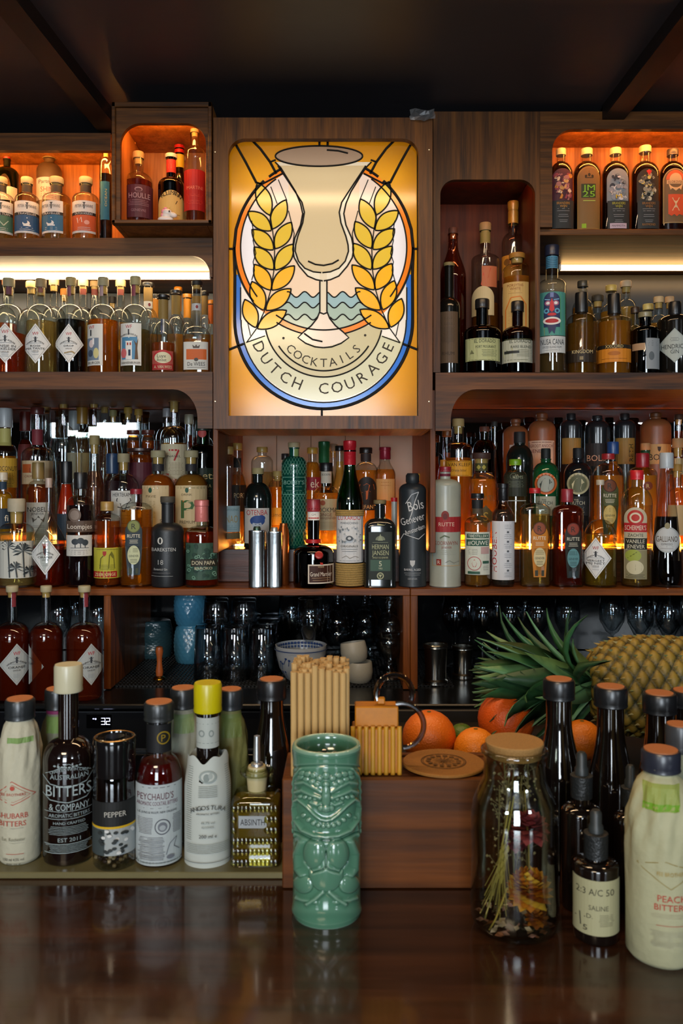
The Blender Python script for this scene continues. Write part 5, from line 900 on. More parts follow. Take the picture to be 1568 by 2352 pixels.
# --- display box
b('round bottle of purple gin with wide maroon label in the display box', 318, 350, 68, 1.90, 'B', 'round', ('c', '#a88a54', 15, .95), CLR, '#7a2c24', 420, lab(-33, 425, 33, 500, '#4a2230', ('t', 'HOULLE', 2, 450, 12, '#a08a94', 48), ('e', 0, 436, 9, 5, '#8a7480'), ('e', 0, 437, 7, 3.5, '#4a2230'), ('m', -24, 24, 459, 474, '#8a6c78'), ('t', 'GENIEVRE', 0, 484, 6, '#8a6c78', 34)), sy=424, ny=398, nw=.34, name='gin_bottle', body=.25)
b('dark rum bottle with cream arched label and red neck in the display box', 393, 355, 62, 1.89, 'B', 'round', ('s', '#c8c4a0', 9, 1.1), '#4a3a20', '#1a120c', 415, [('a', -29, 438, 30, 506, '#c9a860'), ('ac', 'KULLMANN', 0, 482, 38, 10, '#2a2010', 62, 90), ('w', [(10, 470), (14, 462)], '#2a2010', 1.5), ('w', [(-20, 494), (20, 494)], '#8a6a2c', 1.5)], [('r', -11, 366, 11, 396, '#b82c20'), ('m', -8, 8, 376, 388, '#d8a060')], sy=430, ny=410, nw=.36, name='rum_bottle')
b('slim green bottle with red and yellow capsule at the back of the display box', 412, 335, 26, 1.955, 'B', 'tall', ('f', '#c02018', 18, 1.0), '#1f5a28', '#16401c', 400, [], [('r', -10, 354, 10, 384, '#c8a41c')], sy=424, ny=396, nw=.8)
b('tall clear bottle with red cylinder label, right in the display box', 447, 296, 50, 1.88, 'B', 'gin', ('c', '#b09870', 10, .8), CLR, '#8a4a20', 470, lab(-25, 390, 25, 484, '#a8201c', ('t', 'MARTINI', 0, 432, 8, '#d8785c', 36), ('m', -18, 18, 446, 470, '#c84a38')), sy=354, ny=338, nw=.42)
# toy unicorn
Z = 1.838; t = thing('toy_unicorn', 'small white toy unicorn with pink mane before the cream labelled bottle in the box', 'toy', (PX(384, Z), Z, LV['B'])); K = Z/F; WH = pm('#d4d2d0', .3)
def blobs(nm, L_, mat):
    mb = MB()
    for x, y, z, rx, ry, rz_, tl in L_:
        mb.add(lathe([(0 if k in (0, 10) else math.sin(math.pi*k/10), -math.cos(math.pi*k/10)) for k in range(11)], 20), 0, Matrix.Translation((x*K, y*K, z*K)) @ Matrix.Rotation(math.radians(tl), 4, 'Y') @ Matrix.Diagonal((rx*K, ry*K, rz_*K, 1)))
    mb.build(nm, mat, t, True)
blobs('body', [(0, 0, 7, 25, 12, 7, 0), (-4, 0, 15, 18, 10, 7, 0), (-2, 0, 22, 10, 8, 10, 10), (0, 0, 30, 11, 8, 9, 0), (13, 0, 25, 10, 6, 6, 15)], WH)
blobs('mane', [(-9, 0, 33, 5, 5, 6, 0), (-11, 0, 24, 4, 5, 6, 0), (-4, 0, 39, 5, 4, 4, 0)], pm('#d88a98', .4))
MB().add(lathe([(0, 0), (2*K, 0), (0, 10*K)], 10), 0, Matrix.Translation((4*K, 0, 38*K)) @ Matrix.Rotation(.4, 4, 'Y')).build('horn', pm('#c8a858', .3), t)
blobs('eye', [(6, -7.5, 31, 1.6, 1.2, 2.2, 0)], pm('#1c1c20', .2))
# --- niche
b('dark wine bottle with brown label and short cork, left in the right niche', 1031, 604, 52, 1.96, 'C', 'wine', ('c', '#8a7a4c', 8, 1.0), '#15140f', '#0a0907', 760, lab(-24, 716, 20, 834, '#5c4a38', ('m', -18, 14, 728, 790, '#43352a'), ('t', 'RHUM', -2, 812, 8, '#3a2c22', 28)), sy=712, ny=684, nw=.42, opaque=pm('#10110e', .15, coat=.5))
b('rosy glass decanter bottle at the left rear of the right niche', 1040, 524, 62, 2.05, 'C', 'slope', ('c', '#5a3a2c', 14, .8), '#d8a898', '#8a2c14', 640, [], sy=640, ny=560, nw=.36)
b('clear rum bottle with red painted label and beige stopper in the right niche', 1114, 513, 66, 2.04, 'C', 'gin', ('c', '#9a8454', 18, 1.0), CLR, '#c8862c', 700, [('r', -8, 612, 26, 660, '#b86a44'), ('p', [(-10, 655), (-4, 625), (2, 655)], '#c84a34'), ('p', [(6, 640), (12, 616), (24, 622), (26, 650)], '#b83a28'), ('a', -31, 658, 20, 725, '#c9b88a')], [('r', -12, 532, 12, 558, '#8a8044')], sy=600, ny=585, nw=.36, name='rum_bottle')
b('tall clear bottle with yellow wax neck, tallest in the right niche', 1178, 463, 54, 2.05, 'C', 'wine', ('f', '#b8862c', 52, 1.0), CLR, '#b87a34', 600, lab(-26, 586, 26, 640, '#c88a2c', ('e', -14, 602, 7, 8, '#7a5420')), sy=562, ny=536, nw=.42, body=.2)
b('round yellow whisky bottle with tall orange bordered label in the right niche', 1187, 583, 72, 1.975, 'C', 'round', ('c', '#a8782c', 12, 1.1), CLR, '#e09a2c', 640, lab(-32, 648, 26, 800, '#c8a868', ('t', 'FORSYTHS', -4, 656, 6, '#8a4a20', 36), ('t', 'WHITE', -4, 664, 6, '#8a4a20', 24), ('m', -20, 12, 668, 676, '#9a7a44'), ('w', [(-26, 800), (-26, 712), (-14, 684), (8, 682), (20, 700), (20, 800)], '#c8742c', 2.5), ('m', -20, 14, 715, 780, '#a88450')), sy=632, ny=606, nw=.4, name='whisky_bottle', body=.4)
ED = lambda l2, c: [('r', -38, 777, 40, 829, c), ('w', [(-36, 779), (38, 779), (38, 827), (-36, 827), (-36, 779)], '#5a6040', 1), ('t', 'EL DORADO', 6, 784, 8, '#2c3424', 48), ('t', l2, 8, 797, 6, '#2c3424', 46), ('m', -2, 34, 803, 820, '#5a6048'), ('p', [(-33, 800), (-12, 798), (-10, 818), (-31, 820)], '#aab088'), ('p', [(-28, 813), (-24, 803), (-18, 813)], '#6a7050')]
b('stout dark rum bottle with pale green label, left of the pair in the niche', 1107, 688, 88, 1.945, 'C', 'round', ('s', '#191a1c', 22, 1.05), '#2a2216', '#1a0d06', 770, ED('PORT MOURANT', '#a9b284'), sy=768, ny=748, nw=.32, name='rum_bottle', opaque=None)
b('stout dark rum bottle with pale grey label, right of the pair in the niche', 1188, 693, 74, 1.935, 'C', 'round', ('s', '#191a1c', 24, 1.05), '#5a3a18', '#1a0d06', 775, [(e if e[0] != 'r' else ('r', -36, 781, 34, 833, '#a9b0a4')) for e in ED('RARE BLEND', '#a9b0a4')]+[('r', -30, 806, 4, 812, '#23282a')], sy=772, ny=750, nw=.34, name='rum_bottle')
# --- middle shelf, right
MK = [('r', -30, 671, 30, 771, '#4a9088'), ('p', [(-30, 735), (-18, 728), (-16, 771), (-30, 771)], '#b9b24c'), ('p', [(18, 680), (30, 676), (30, 760), (20, 765)], '#5aa05c'), ('p', [(-30, 671), (-16, 671), (-20, 690), (-30, 700)], '#78b0d0'),
      ('a', -18, 672, 18, 752, '#28345c'), ('e', -9, 697, 7, 6, '#9a5a78'), ('e', 9, 697, 7, 6, '#9a5a78'), ('e', -9, 697, 4, 3.4, '#d8dce0'), ('e', 9, 697, 4, 3.4, '#d8dce0'), ('p', [(-3, 694), (0, 686), (3, 694), (6, 712), (0, 718), (-6, 712)], '#c03038'), ('e', -12, 715, 6, 6, '#5aa0c0'), ('e', 12, 715, 6, 6, '#5aa0c0'), ('e', -12, 715, 3, 3, '#28345c'), ('e', 12, 715, 3, 3, '#28345c'),
      ('e', 0, 723, 10, 3.5, '#b82c34'), ('e', 0, 738, 20, 9, '#d8dad8'), ('e', 0, 738, 15, 5, '#a82830'), ('p', [(-10, 748), (10, 748), (6, 768), (0, 760), (-6, 768)], '#23305a'), ('r', -4, 673, 4, 684, '#6a7ab0'), ('w', [(-16, 688), (-4, 690)], '#7ab0d8', 2), ('w', [(16, 688), (4, 690)], '#7ab0d8', 2),
      ('r', -31, 773, 30, 811, '#bcc4c8'), ('t', 'NUSA CANA', 1, 786, 13, '#2a3038', 52), ('t', 'SPICED ISLAND RUM', 0, 798, 5, '#5a6068', 42), ('m', -20, 20, 802, 808, '#7a8088')]
b('tall clear rum bottle with blue carved mask label and navy cap', 1267, 565, 66, 1.935, 'C', 'tall', ('s', '#23283c', 24, 1.1), CLR, '#c8b078', 812, MK, [('r', -14, 588, 14, 616, '#4a88a8')]+[('l', -12, 12, 592+i*4, '#23384c', 1.2) for i in range(6)], sy=660, ny=642, nw=.42, name='rum_bottle', body=.1)
b('pale gold bottle with black stopper and dark embossed label right of the mask bottle', 1335, 673, 70, 1.955, 'C', 'round', ('s', '#17181a', 46, 1.05), CLR, '#b08a38', 745, lab(-34, 804, 33, 832, '#241c14', ('t', 'KINGDOM', 2, 808, 8, '#c9b88a', 46), ('t', 'III', 0, 823, 8, '#c9b88a')), sy=742, ny=720, nw=.36, body=.2)
b('golden whisky bottle with black cap and orange label band', 1410, 676, 78, 1.965, 'C', 'whisky', ('s', '#17181a', 46, 1.0), CLR, '#e0a83c', 742, [('r', -38, 792, 37, 800, '#23201a'), ('t', 'XXCORD', 0, 796, 7, '#c9b070', 40), ('r', -38, 801, 37, 832, '#c88024'), ('e', 0, 812, 14, 5, '#a8641c'), ('l', -28, 28, 824, '#8a5010', 1)], sy=737, ny=728, nw=.34, body=.3, name='whisky_bottle')
b('small brown bottle with black cap and pale side label on the right middle shelf', 1481, 718, 66, 1.955, 'C', 'round', ('s', '#8a8464', 12, 1.05), '#3a2212', '#1c0e06', 770, [('r', -28, 788, 0, 804, '#a88a6c'), ('r', 2, 777, 31, 848, '#8a949c'), ('e', 14, 818, 6, 10, '#5a646c'), ('m', 6, 27, 782, 796, '#5a646c')], sy=764, ny=750, nw=.4, name='whisky_bottle')
b('squat black gin bottle with grey diamond label at the right edge of the middle shelf', 1549, 694, 80, 1.965, 'C', 'round', ('s', '#15161a', 30, 1.0), BLK, None, None, [('e', 0, 794, 6, 6, '#9aa8a8'), ('d', 0, 794, 39, 40, '#9aa8a8'), ('d', 0, 794, 36, 37, '#a8b4b2'), ('t', "HENDRICK'S", 2, 796, 10, '#23282a', 62), ('t', 'GIN', 0, 808, 9, '#3a4446', 18), ('m', -10, 10, 775, 785, '#5a6466')], sy=742, ny=724, nw=.32, opaque=pm('#14120f', .1, coat=.5), name='gin_bottle')
row = [(1338, 646, 50, 2.05, '#4a4438', '#c8a040', 'amber bottle with dark screw top left rear of the right middle shelf'), (1372, 679, 52, 2.09, '#3a3428', '#d8a838', 'golden bottle with dark cap between the black stoppered bottles'), (1403, 656, 52, 2.06, '#c8ac5c', '#e0bc50', 'yellow bottle with gold cap behind the orange band whisky'),
       (1437, 646, 50, 2.13, '#d8b890', '#e8d070', 'pale yellow bottle with broad wooden stopper, tallest in the right rear row'), (1458, 706, 40, 2.06, '#3a2c24', '#a88448', 'dull amber bottle with dark cap behind the small brown bottle'), (1488, 699, 50, 2.14, '#d8c87c', '#d8b848', 'yellow bottle with pale gold cap behind the small brown bottle'),
       (1512, 682, 44, 2.06, '#c8ac80', '#d8b860', 'corked yellow bottle, left of the two before the right edge'), (1537, 682, 40, 2.14, '#c8a478', '#d8b058', 'corked yellow bottle, right of the two before the right edge')]
for cx, top, W, Z, c, lq, d in row:
    b(d, cx, top, W, Z, 'C', 'round', ('c' if 'cork' in d or 'stopper' in d else 's', c, 14, 1.05), CLR, lq, top+62, [], sy=top+70, ny=top+42, nw=.42, body=.4)
# --- top right cabinet flasks
random.seed(11)
def flask(cx, top, W, body, cap, els, d):
    b(d, cx, top, W, 1.962, 'J', 'gin', ('s', cap, 15, 1.05), CLR, body, 372, els, sy=404, ny=374, nw=.36, pw=2.6, dk=.62, face=False, body=.06, name='bitters_flask')
def collage(n, x0, x1, y0, y1, cols):
    E = []
    for i in range(n):
        x, y = random.uniform(x0+3, x1-3), random.uniform(y0+3, y1-3); s = random.uniform(2, 6.5)
        E.append(('e', x, y, s, s*random.uniform(.5, 1.3), random.choice(cols)) if i % 3 else ('p', [(x-s*.6, y+s), (x+s*.2, y-s), (x+s*.7, y-s*.2), (x+s*.3, y+s)], random.choice(cols)))
        if i % 4 == 0: E.append(('w', [(x-s, y), (x, y-s), (x+s, y+s*.4)], random.choice(cols), 1.4))
    return E
def brander(cols, bg, ttl):
    return [('a', -25, 384, 25, 462, bg)]+collage(46, -20, 20, 396, 458, cols)+[('r', -25, 460, 25, 524, '#20282a'), ('t', 'BRANDERS', 0, 466, 5.5, ttl, 30), ('t', 'WIJN', 0, 473, 5.5, ttl, 16), ('m', -16, 16, 477, 486, '#8a9094'), ('m', -13, 13, 490, 499, '#8a9094'), ('m', -10, 10, 503, 511, '#8a9094')]
flask(1288, 343, 54, '#241811', '#d8c888', brander(['#a8706a', '#5a2a3c', '#c89858', '#8a3c48', '#d8c0a0', '#c8842c'], '#4a2430', '#b8862c'), 'black flask bottle with collage of purple and red figures, leftmost in the top right cabinet')
flask(1347, 343, 64, '#2a1c10', '#d8c888', [('a', -26, 379, 26, 524, '#8a6a34'), ('a', -24, 382, 24, 522, '#7a5c30'), ('w', [(-9, 400), (-9, 406), (9, 406), (9, 400)], '#2c2410', 2), ('e', 0, 399, 3, 4, '#2c2410'), ('e', -7, 402, 2.4, 3, '#2c2410'), ('e', 7, 402, 2.4, 3, '#2c2410'), ('r', -18, 420, 15, 452, '#2a3418'),
      ('t', 'JM', -1, 429, 13, '#7ab82c', 28), ('t', '25', -1, 443.5, 13, '#7ab82c', 28), ('l', -14, 14, 459, '#9ab04c', 2), ('r', -17, 512, -7, 522, '#8ab01c')], 'flask bottle with kraft brown label and bright green block letters')
flask(1413, 342, 64, '#1c1410', '#d8c888', brander(['#9aa8b0', '#6a7880', '#c8ccd0', '#2a3440', '#8a9098'], '#7a8890', '#a8a82c')+[('t', 'Sweet', -6, 440, 9, '#d8d8d0', 24, 12), ('t', 'M', 0, 450, 9, '#c8a81c', 14, 8), ('r', -20, 512, 18, 524, '#b8a8b8'), ('t', 'MAMMOTH', -1, 518, 5, '#3a3440', 30)], 'black flask bottle with grey comic drawing and lilac strip')
flask(1481, 337, 66, '#1c1410', '#d8c888', brander(['#b8b8a0', '#8a8a78', '#3a3a30', '#c8b860', '#5a5a50'], '#23211c', '#9a6a24')+[('p', [(-6, 392), (0, 388), (7, 392), (1, 402)], '#b82c24'), ('t', 'RAYMOND', 0, 515, 5, '#9a6a24', 30)], 'black flask bottle with cream tangled drawing and red beak')
flask(1544, 344, 62, '#1c1410', '#4a463c', [('a', -27, 384, 26, 510, '#a08a5c'), ('a', -25, 386, 24, 508, '#6a5638'), ('a', -21, 388, 20, 410, '#c85a2c'), ('a', -14, 395, 14, 412, '#c8a878'), ('r', -20, 411, 19, 420, '#c8a878'), ('t', 'BLOKOVSKI', 0, 415.5, 6, '#5a3a20', 34), ('p', [(-16, 421), (16, 421), (12, 434), (8, 430), (0, 436), (-8, 430), (-12, 434)], '#c8a878'), ('r', -17, 444, 17, 490, '#c85028'),
      ('p', [(-9, 452), (9, 452), (1, 467), (9, 482), (-9, 482), (-1, 467)], '#c8b48c'), ('p', [(-16, 490), (-10, 494), (-4, 490), (2, 495), (8, 490), (16, 493), (16, 486), (-16, 486)], '#c84a24')], 'flask bottle with kraft label showing an orange hourglass, rightmost in the top right cabinet')
# --- red liqueur bottles on the worktop, left
for cx, W, dx, d in ((28, 84, 10, 'clear bottle of orange red liqueur with diamond label, leftmost on the worktop'), (106, 78, -52, 'orange red liqueur bottle with diamond label turned aside, middle one on the worktop'), (194, 86, 15, 'clear bottle of orange red liqueur with diamond label, right one by the wooden divider')):
    E = wf(dx, 1526, 'ORANJE', a=38, b=48, col='#a9b0b0') if dx > -50 else [('p', [(-39, 1480), (-37, 1485), (-5, 1530), (-36, 1572), (-39, 1574)], '#a9b0b0'), ('t', 'UR', -33, 1524, 5, INK), ('w', [(-36, 1510), (-26, 1520)], INK, 1.2)]
    b(d, cx, 1345, W, 1.82, 'K', 'wf', ('c', '#b0a888', 14, 1.0), CLR, '#8c3014', 1440, E, [('r', -1, 1360, 8, 1394, '#7c2c34')] if dx > -50 else [], sy=1466, ny=1428, nw=.28, name='liqueur_bottle', body=.3)
# ------------------------------------------------------------------ glasses and crockery in the bays under the shelf
GZ = 1.0887; WT = 1.0853
GL = glass('#e9eef0', '#7a8488', .03, .10)
def glass_obj(name, desc, cat, prof, x, y, z, group, n=28, ridge=0, parts=True):
    t = thing(name, desc, cat, (x, y, z), 0, group); V, Fc = lathe(prof, n)
    if ridge: V = [(vx*(1+(ridge if i % 2 else 0)), vy*(1+(ridge if i % 2 else 0)), vz) for i, (vx, vy, vz) in enumerate(V)]
    mesh('bowl', V, Fc, GL, None, t, True); return t
def tumbler(H, r): return [(r*.97, 0), (r, 0), (r*.98, H*.3), (r*.9, H-.006), (r*.82, H), (0, H), (0, H-.008), (r*.8, H-.009), (r*.93, H*.3), (r*.97, 0)]
def stem(H, r): return [(0, 0), (r*.85, .001), (r*.85, .003), (.006, .007), (.004, .012), (.004, H*.42), (r*.5, H*.47), (r*.95, H*.62), (r, H*.75), (r*.85, H), (r*.82, H), (r*.95, H*.75), (r*.9, H*.64), (r*.3, H*.49), (0, H*.47)]
for j, Z in enumerate((2.0, 2.085, 2.17)):
    for i, px in enumerate((478, 540, 602)):
        glass_obj('highball_glass', 'ribbed upturned highball glass, %s one in the %s row on the bar mat' % (('left', 'middle', 'right')[i], ('front', 'middle', 'rear')[j]), 'glass', tumbler(.13, .033), PX(px, 2.0)+.008*j, Z, GZ, 'ribbed highball glasses upside down', 32, .05)
for i, px in enumerate((492, 556)):
    glass_obj('rocks_glass', 'low upturned glass, %s of the two stacked on the ribbed highballs' % ('left', 'right')[i], 'glass', tumbler(.058, .033), PX(px, 2.04)+.005, 2.04, GZ+.1305, 'low glasses stacked on the highballs', 32, .03)
for i, (px, Z) in enumerate(((668, 2.1), (712, 2.03), (735, 2.14))):
    glass_obj('wine_glass', 'clear stemmed glass behind the blue and white bowl, the %s one' % ('left', 'middle', 'right')[i], 'glass', stem(.19, .034), PX(px, Z), Z, GZ, 'stemmed glasses behind the bowl')
CRY = [(0, 0), (.03, .001), (.03, .004), (.008, .01), (.012, .02), (.006, .03), (.008, .045), (.022, .058), (.03, .08), (.033, .10), (.031, .101), (.028, .08), (.02, .06), (0, .055)]
CN = ('front left', 'front middle', 'nearest right', 'second right', 'rear left', 'rear middle')
for i, (px, Z, up) in enumerate(((775, 2.12, 0), (838, 2.14, 0), (893, 2.0, 0), (897, 2.1, 0), (790, 2.2, 0), (850, 2.23, 0))):
    glass_obj('crystal_coupe', 'cut crystal coupe carrying another, %s column in the bay under the sign' % CN[i], 'glass', CRY, PX(px, Z), Z, GZ, 'cut crystal coupes', 24, .07)
    glass_obj('crystal_coupe', 'upturned cut crystal coupe on top of the %s column under the sign' % CN[i], 'glass', [(r, .204-z) for r, z in reversed(CRY)] if False else [(r, .101+.1015-z) for r, z in CRY][::-1], PX(px, Z), Z, GZ, 'upturned crystal coupes', 24, .07)
for i, (px, Z) in enumerate(((1045, 2.15), (1108, 2.15), (1172, 2.15), (1236, 2.15), (1302, 2.15), (1078, 2.25), (1142, 2.25), (1206, 2.25))):
    glass_obj('stemmed_glass', 'clear stemmed glass behind the pineapple crown, %s' % ('front row first from left', 'front row second', 'front row third', 'front row fourth', 'front row fifth', 'rear row first', 'rear row second', 'rear row third')[i], 'glass', stem(.185, .033), PX(px, Z), Z, WT, 'stemmed glasses behind the pineapple crown')
for i, (px, Z) in enumerate(((1470, 2.1), (1535, 2.1), (1500, 2.2), (1566, 2.2), (1405, 2.15))):
    glass_obj('stemmed_glass', 'clear stemmed glass above the pineapple body, %s' % ('front left', 'front right', 'rear left', 'rear right', 'far left')[i], 'glass', stem(.195, .033), PX(px, Z), Z, WT, 'stemmed glasses above the pineapple')
for i, (px, Z) in enumerate(((135, 2.05), (170, 2.15), (224, 2.05))):
    glass_obj('stemmed_glass', 'clear stemmed glass behind the orange red liqueur bottles, the %s one' % ('left', 'middle', 'right')[i], 'glass', stem(.2, .03), PX(px, Z), Z, WT, 'stemmed glasses behind the liqueur bottles')
# blue scaled ceramic mugs
def scaled_mug(desc, px, Z, W, H, col, two, z):
    t = thing('ceramic_mug', desc, 'mug', (PX(px, Z), Z, z)); R = W*Z/F/2; n, m = 72, 60; V = []; Fc = []
    for k in range(m+1):
        s = k/m; zz = H*s; a = s*2 if two else s; lob = abs(math.sin(math.pi*(a % 1 if a < 2 else 1)))**.45 if two else math.sin(math.pi*min(.9, .15+s*.8))**.5
        rr = R*(.72+.28*lob)
        if s > .97: rr *= .95
        for i in range(n):
            th = 2*math.pi*i/n; sc = .0016*abs(math.sin(th*9+(k//3 % 2)*math.pi/2))*abs(math.sin(math.pi*k/3+.3))
            fe = .004*math.exp(-((th-math.pi)/.4)**2)*math.sin(s*12)
            V.append(((rr+sc+fe)*math.sin(th), (rr+sc+fe)*math.cos(th), zz))
    for k in range(m):
        for i in range(n): Fc.append((k*n+i, (k+1)*n+i, (k+1)*n+(i+1) % n, k*n+(i+1) % n))
    o = len(V); V.append((0, 0, 0)); V.append((0, 0, H-.004)); Fc += [(o, i, (i+1) % n) for i in range(n)]+[(o+1, m*n+(i+1) % n, m*n+i) for i in range(n)]
    mesh('body', V, Fc, pm(col, .22, coat=.5, bump=.3, bscale=220), None, t, True)
scaled_mug('glossy blue ceramic mug shaped in two scaled bulges, beside the ribbed glasses', 437, 2.2, 74, .2, '#4f93b4', True, WT)
scaled_mug('dim teal ceramic mug in the shade behind the wooden stamp', 352, 2.28, 88, .10, '#34525a', False, WT)
t = thing('cocktail_stamp', 'small turned wooden handled stamp with brass base under the shelf', 'stamp', (PX(366, 1.99), 1.99, GZ))
MB().add(lathe([(0, 0), (.014, 0), (.015, .002), (.012, .006), (.006, .009), (0, .009)], 24)).build('base', pm('#b8923c', .2, 1.0), t)
MB().add(lathe([(0, .009), (.008, .009), (.009, .02), (.006, .04), (.007, .055), (.0095, .068), (.008, .078), (0, .081)], 20)).build('handle', pm('#a8582a', .35, var=.2, vscale=300), t)
# bowl and cups
t = thing('china_bowl', 'blue and white patterned china bowl in the bay under the sign', 'bowl', (PX(691, 1.97), 1.97, GZ)); R = 59*1.97/F; BP = [(0, .004), (R*.42, 0), (R*.45, .004), (R*.6, .01), (R*.85, .035), (R*.97, .065), (R, .088)]
V, Fc = lathe(BP+[(R*.97, .088), (R*.93, .065), (R*.8, .037), (R*.5, .014), (0, .01)], 40); MB().add((V, Fc)).build('body', pm('#b4bcc4', .2, coat=.5), t)
dc = Decal(lambda u, v, g: ((rad_at(BP, v)+g)*math.sin(u/R), -(rad_at(BP, v)+g)*math.cos(u/R), v)); random.seed(4)
for i in range(22):
    u, v = random.uniform(-.09, .09), random.uniform(.025, .072); dc.ell(u, v, .0035, .0025, '#2c4a88', 8); dc.line([(u, v), (u+random.uniform(-.01, .01), v-.014)], .0016, '#2c4a88')
dc.rect(-.16, .078, .16, .081, '#4a5c84', n=40); dc.build('painted_flowers', t)
dc = Decal(lambda u, v, g: ((rad_at(BP, v)*.955-g)*math.sin(u/R), (rad_at(BP, v)*.955-g)*math.cos(u/R), v))
for i in range(40): dc.ell(-.19+i*.0095, .082, .004, .003, '#2c4a88', 8); dc.ell(-.19+i*.0095, .074, .003, .003, '#3c5a94', 8)
dc.build('rim_pattern', t)
t0 = None
for i, (px, z, tilt, d) in enumerate(((825, GZ, 0, 'speckled white handleless cup, lower of the two stacked'), (816, GZ+.046, -8, 'speckled white handleless cup, tilted on top of the other'))):
    R = 31*1.97/F; t = thing('ceramic_cup', d, 'cup', (PX(px, 1.97), 1.97, z)); t.rotation_euler = (math.radians(-6*i), math.radians(-tilt*-1), 0)
    MB().add(lathe([(0, .002), (R*.75, 0), (R*.93, .008), (R, .025), (R*.94, .044), (R*.9, .048), (R*.88, .044), (R*.9, .025), (R*.7, .008), (0, .006)], 32)).build('body', pm('#a8a89e', .4, var=.12, vscale=500), t)
for i, (px, W, Z, top, d) in enumerate(((1000, 58, 1.96, 1478, 'pewter julep cup with beaded rim beside the wooden divider'), (1062, 50, 2.02, 1482, 'pewter julep cup half hidden by the pineapple crown'))):
    t = thing('julep_cup', d, 'cup', (PX(px, Z), Z, WT)); R = W*Z/F/2; H = PZ(top, Z)-WT; ms = pm('#a8a8a2', .2, 1.0)
    MB().add(lathe([(0, 0), (R*.96, 0), (R*1.0, .003), (R*.97, .006), (R*.99, .010), (R*.84, .014), (R*.85, H*.5), (R*.93, H-.010), (R*.99, H-.008), (R*.96, H-.005), (R, H-.002), (R*.96, H), (R*.9, H-.002), (R*.8, H*.4), (0, .016)], 36)).build('body', ms, t)
    MB().add(tube([(R*.98*math.sin(a/12*math.pi), -R*.98*math.cos(a/12*math.pi), H-.005) for a in range(24)], .0012, 6, closed=True)).build('rim', ms, t)

# ------------------------------------------------------------------ bar counter
CT = 1.101
t = thing('bar_counter', 'dark polished wooden bar counter in front', 'counter')
CW = wood('#1c0f08', '#402414', 'x', .2, .5, .6)
box('countertop', -1.6, 1.6, .15, 1.02, CT-.045, CT, CW, t, .003); box('counter_body', -1.6, 1.6, .4, .98, 0, CT-.046, wood('#1a0e08', '#3a2014', 'z', .5), t)
tag(box('bottle_ledge', -1.15, PX(655, .95), .948, 1.03, CT+.0005, CT+.008, pm('#6a6444', .3, var=.2, vscale=30), None, .001), 'thin pale edged ledge under the bitters bottles at left', 'ledge')
LG = CT+.0085; LV['G'] = LG
PAPER = pm('#b7b6a2', .7, bump=.5, bscale=120, var=.1, vscale=60)
def disc_cap(t, H, R, rn, PP, surf): MB().add(lathe([(0, H-.0002), (rn*1.0, H-.0002), (rn*1.0, H+.0012), (0, H+.0016)], 24)).build('cap_disc', pm('#a8683c', .6, var=.2, vscale=500), t)
def wrap_extra(t, H, R, rn, PP, surf):
    disc_cap(t, H, R, rn, PP, surf)
    o = [c for c in t.children if c.name.startswith('body')][0]; o.name = 'paper_wrap'
    sh = [p for p in PP if p[0] < R*.98 and p[1] > R][0][1]
    for ob in [c for c in t.children if c.name.split('.')[0] in ('paper_wrap', 'label', 'neck_label')]:
        for v in ob.data.vertices:
            a = math.atan2(v.co.x, -v.co.y); z = v.co.z; k = max(0, 1-abs(z-sh*1.06)/(R*1.7)); w = (.055*math.sin(a*7+z*60)+.04*math.sin(a*13-z*110)+.02*math.sin(a*23+z*200))*k+.008*math.sin(a*5+z*90)
            if ob is not o: w += .006
            elif z < .004: w -= .03
            v.co.x *= 1+w; v.co.y *= 1+w
def wrapped(desc, cx, top, W, Z, lvl, sy, ny, nw, els=(), neck=(), mat=None, caph=44, capc='#24292d', **k):
    return b(desc, cx, top, W, Z, lvl, 'wine', ('s', capc, caph, 1.02), BLK, None, None, els, neck, opaque=mat or PAPER, sy=sy, ny=ny, nw=nw, extra=wrap_extra, segs=64, name='bitters_bottle', foot=.86, **k)
RED = '#b04a3c'
RH = [('w', [(-56, 1830), (-18, 1792), (34, 1826), (-16, 1846), (-56, 1830)], RED, 1.6), ('w', [(-44, 1830), (-17, 1800), (22, 1825), (-15, 1840), (-44, 1830)], RED, .8), ('e', -17, 1808, 5, 5, RED), ('t', 'FEE BROTHERS', -16, 1822, 6, RED, 56), ('t', 'RHUBARB', -16, 1870, 12, RED, 66), ('t', 'BITTERS', -16, 1888, 12, RED, 58), ('m', -40, 8, 1897, 1902, '#8a8a80'), ('t', 'Est. Rochester', -14, 1924, 8, '#8a8a78', 50), ('m', -38, 10, 1930, 1936, '#9a9a8c'), ('l', -30, 8, 1958, RED, 1), ('t', '150 ml 4.5% vol', -14, 1970, 6, '#5a5a54', 44), ('t', 'RM  U  E', -14, 1982, 5, '#4a4a44', 30)]
wrapped('paper wrapped bitters bottle with red diamond and rhubarb lettering, leftmost on the counter', 46, 1605, 98, .985, 'G', 1772, 1650, .60, RH, [('r', -28, 1690, 28, 1702, '#7a9a5c')])
wrapped('paper wrapped bitters bottle with purple neck ring behind the white capped one', 132, 1582, 84, 1.047, 'G', 1760, 1640, .60, [], [('r', -24, 1628, 24, 1640, '#7a2c5c'), ('r', -24, 1645, 24, 1680, '#6a8a4c')], pm('#6f7466', .7, bump=.5, bscale=120))
wrapped('paper wrapped bitters bottle with green tinted neck, left behind the yellow cap', 421, 1580, 92, 1.047, 'G', 1760, 1640, .58, [], [('r', -22, 1640, 24, 1680, '#7a8f62')], pm('#8d8f80', .7, bump=.5, bscale=120))
wrapped('olive tinted paper wrapped bottle, right behind the yellow capped bitters', 530, 1583, 84, 1.047, 'G', 1765, 1640, .58, [], [('r', -22, 1640, 24, 1690, '#66743c')], pm('#6f703f', .6, bump=.5, bscale=120))
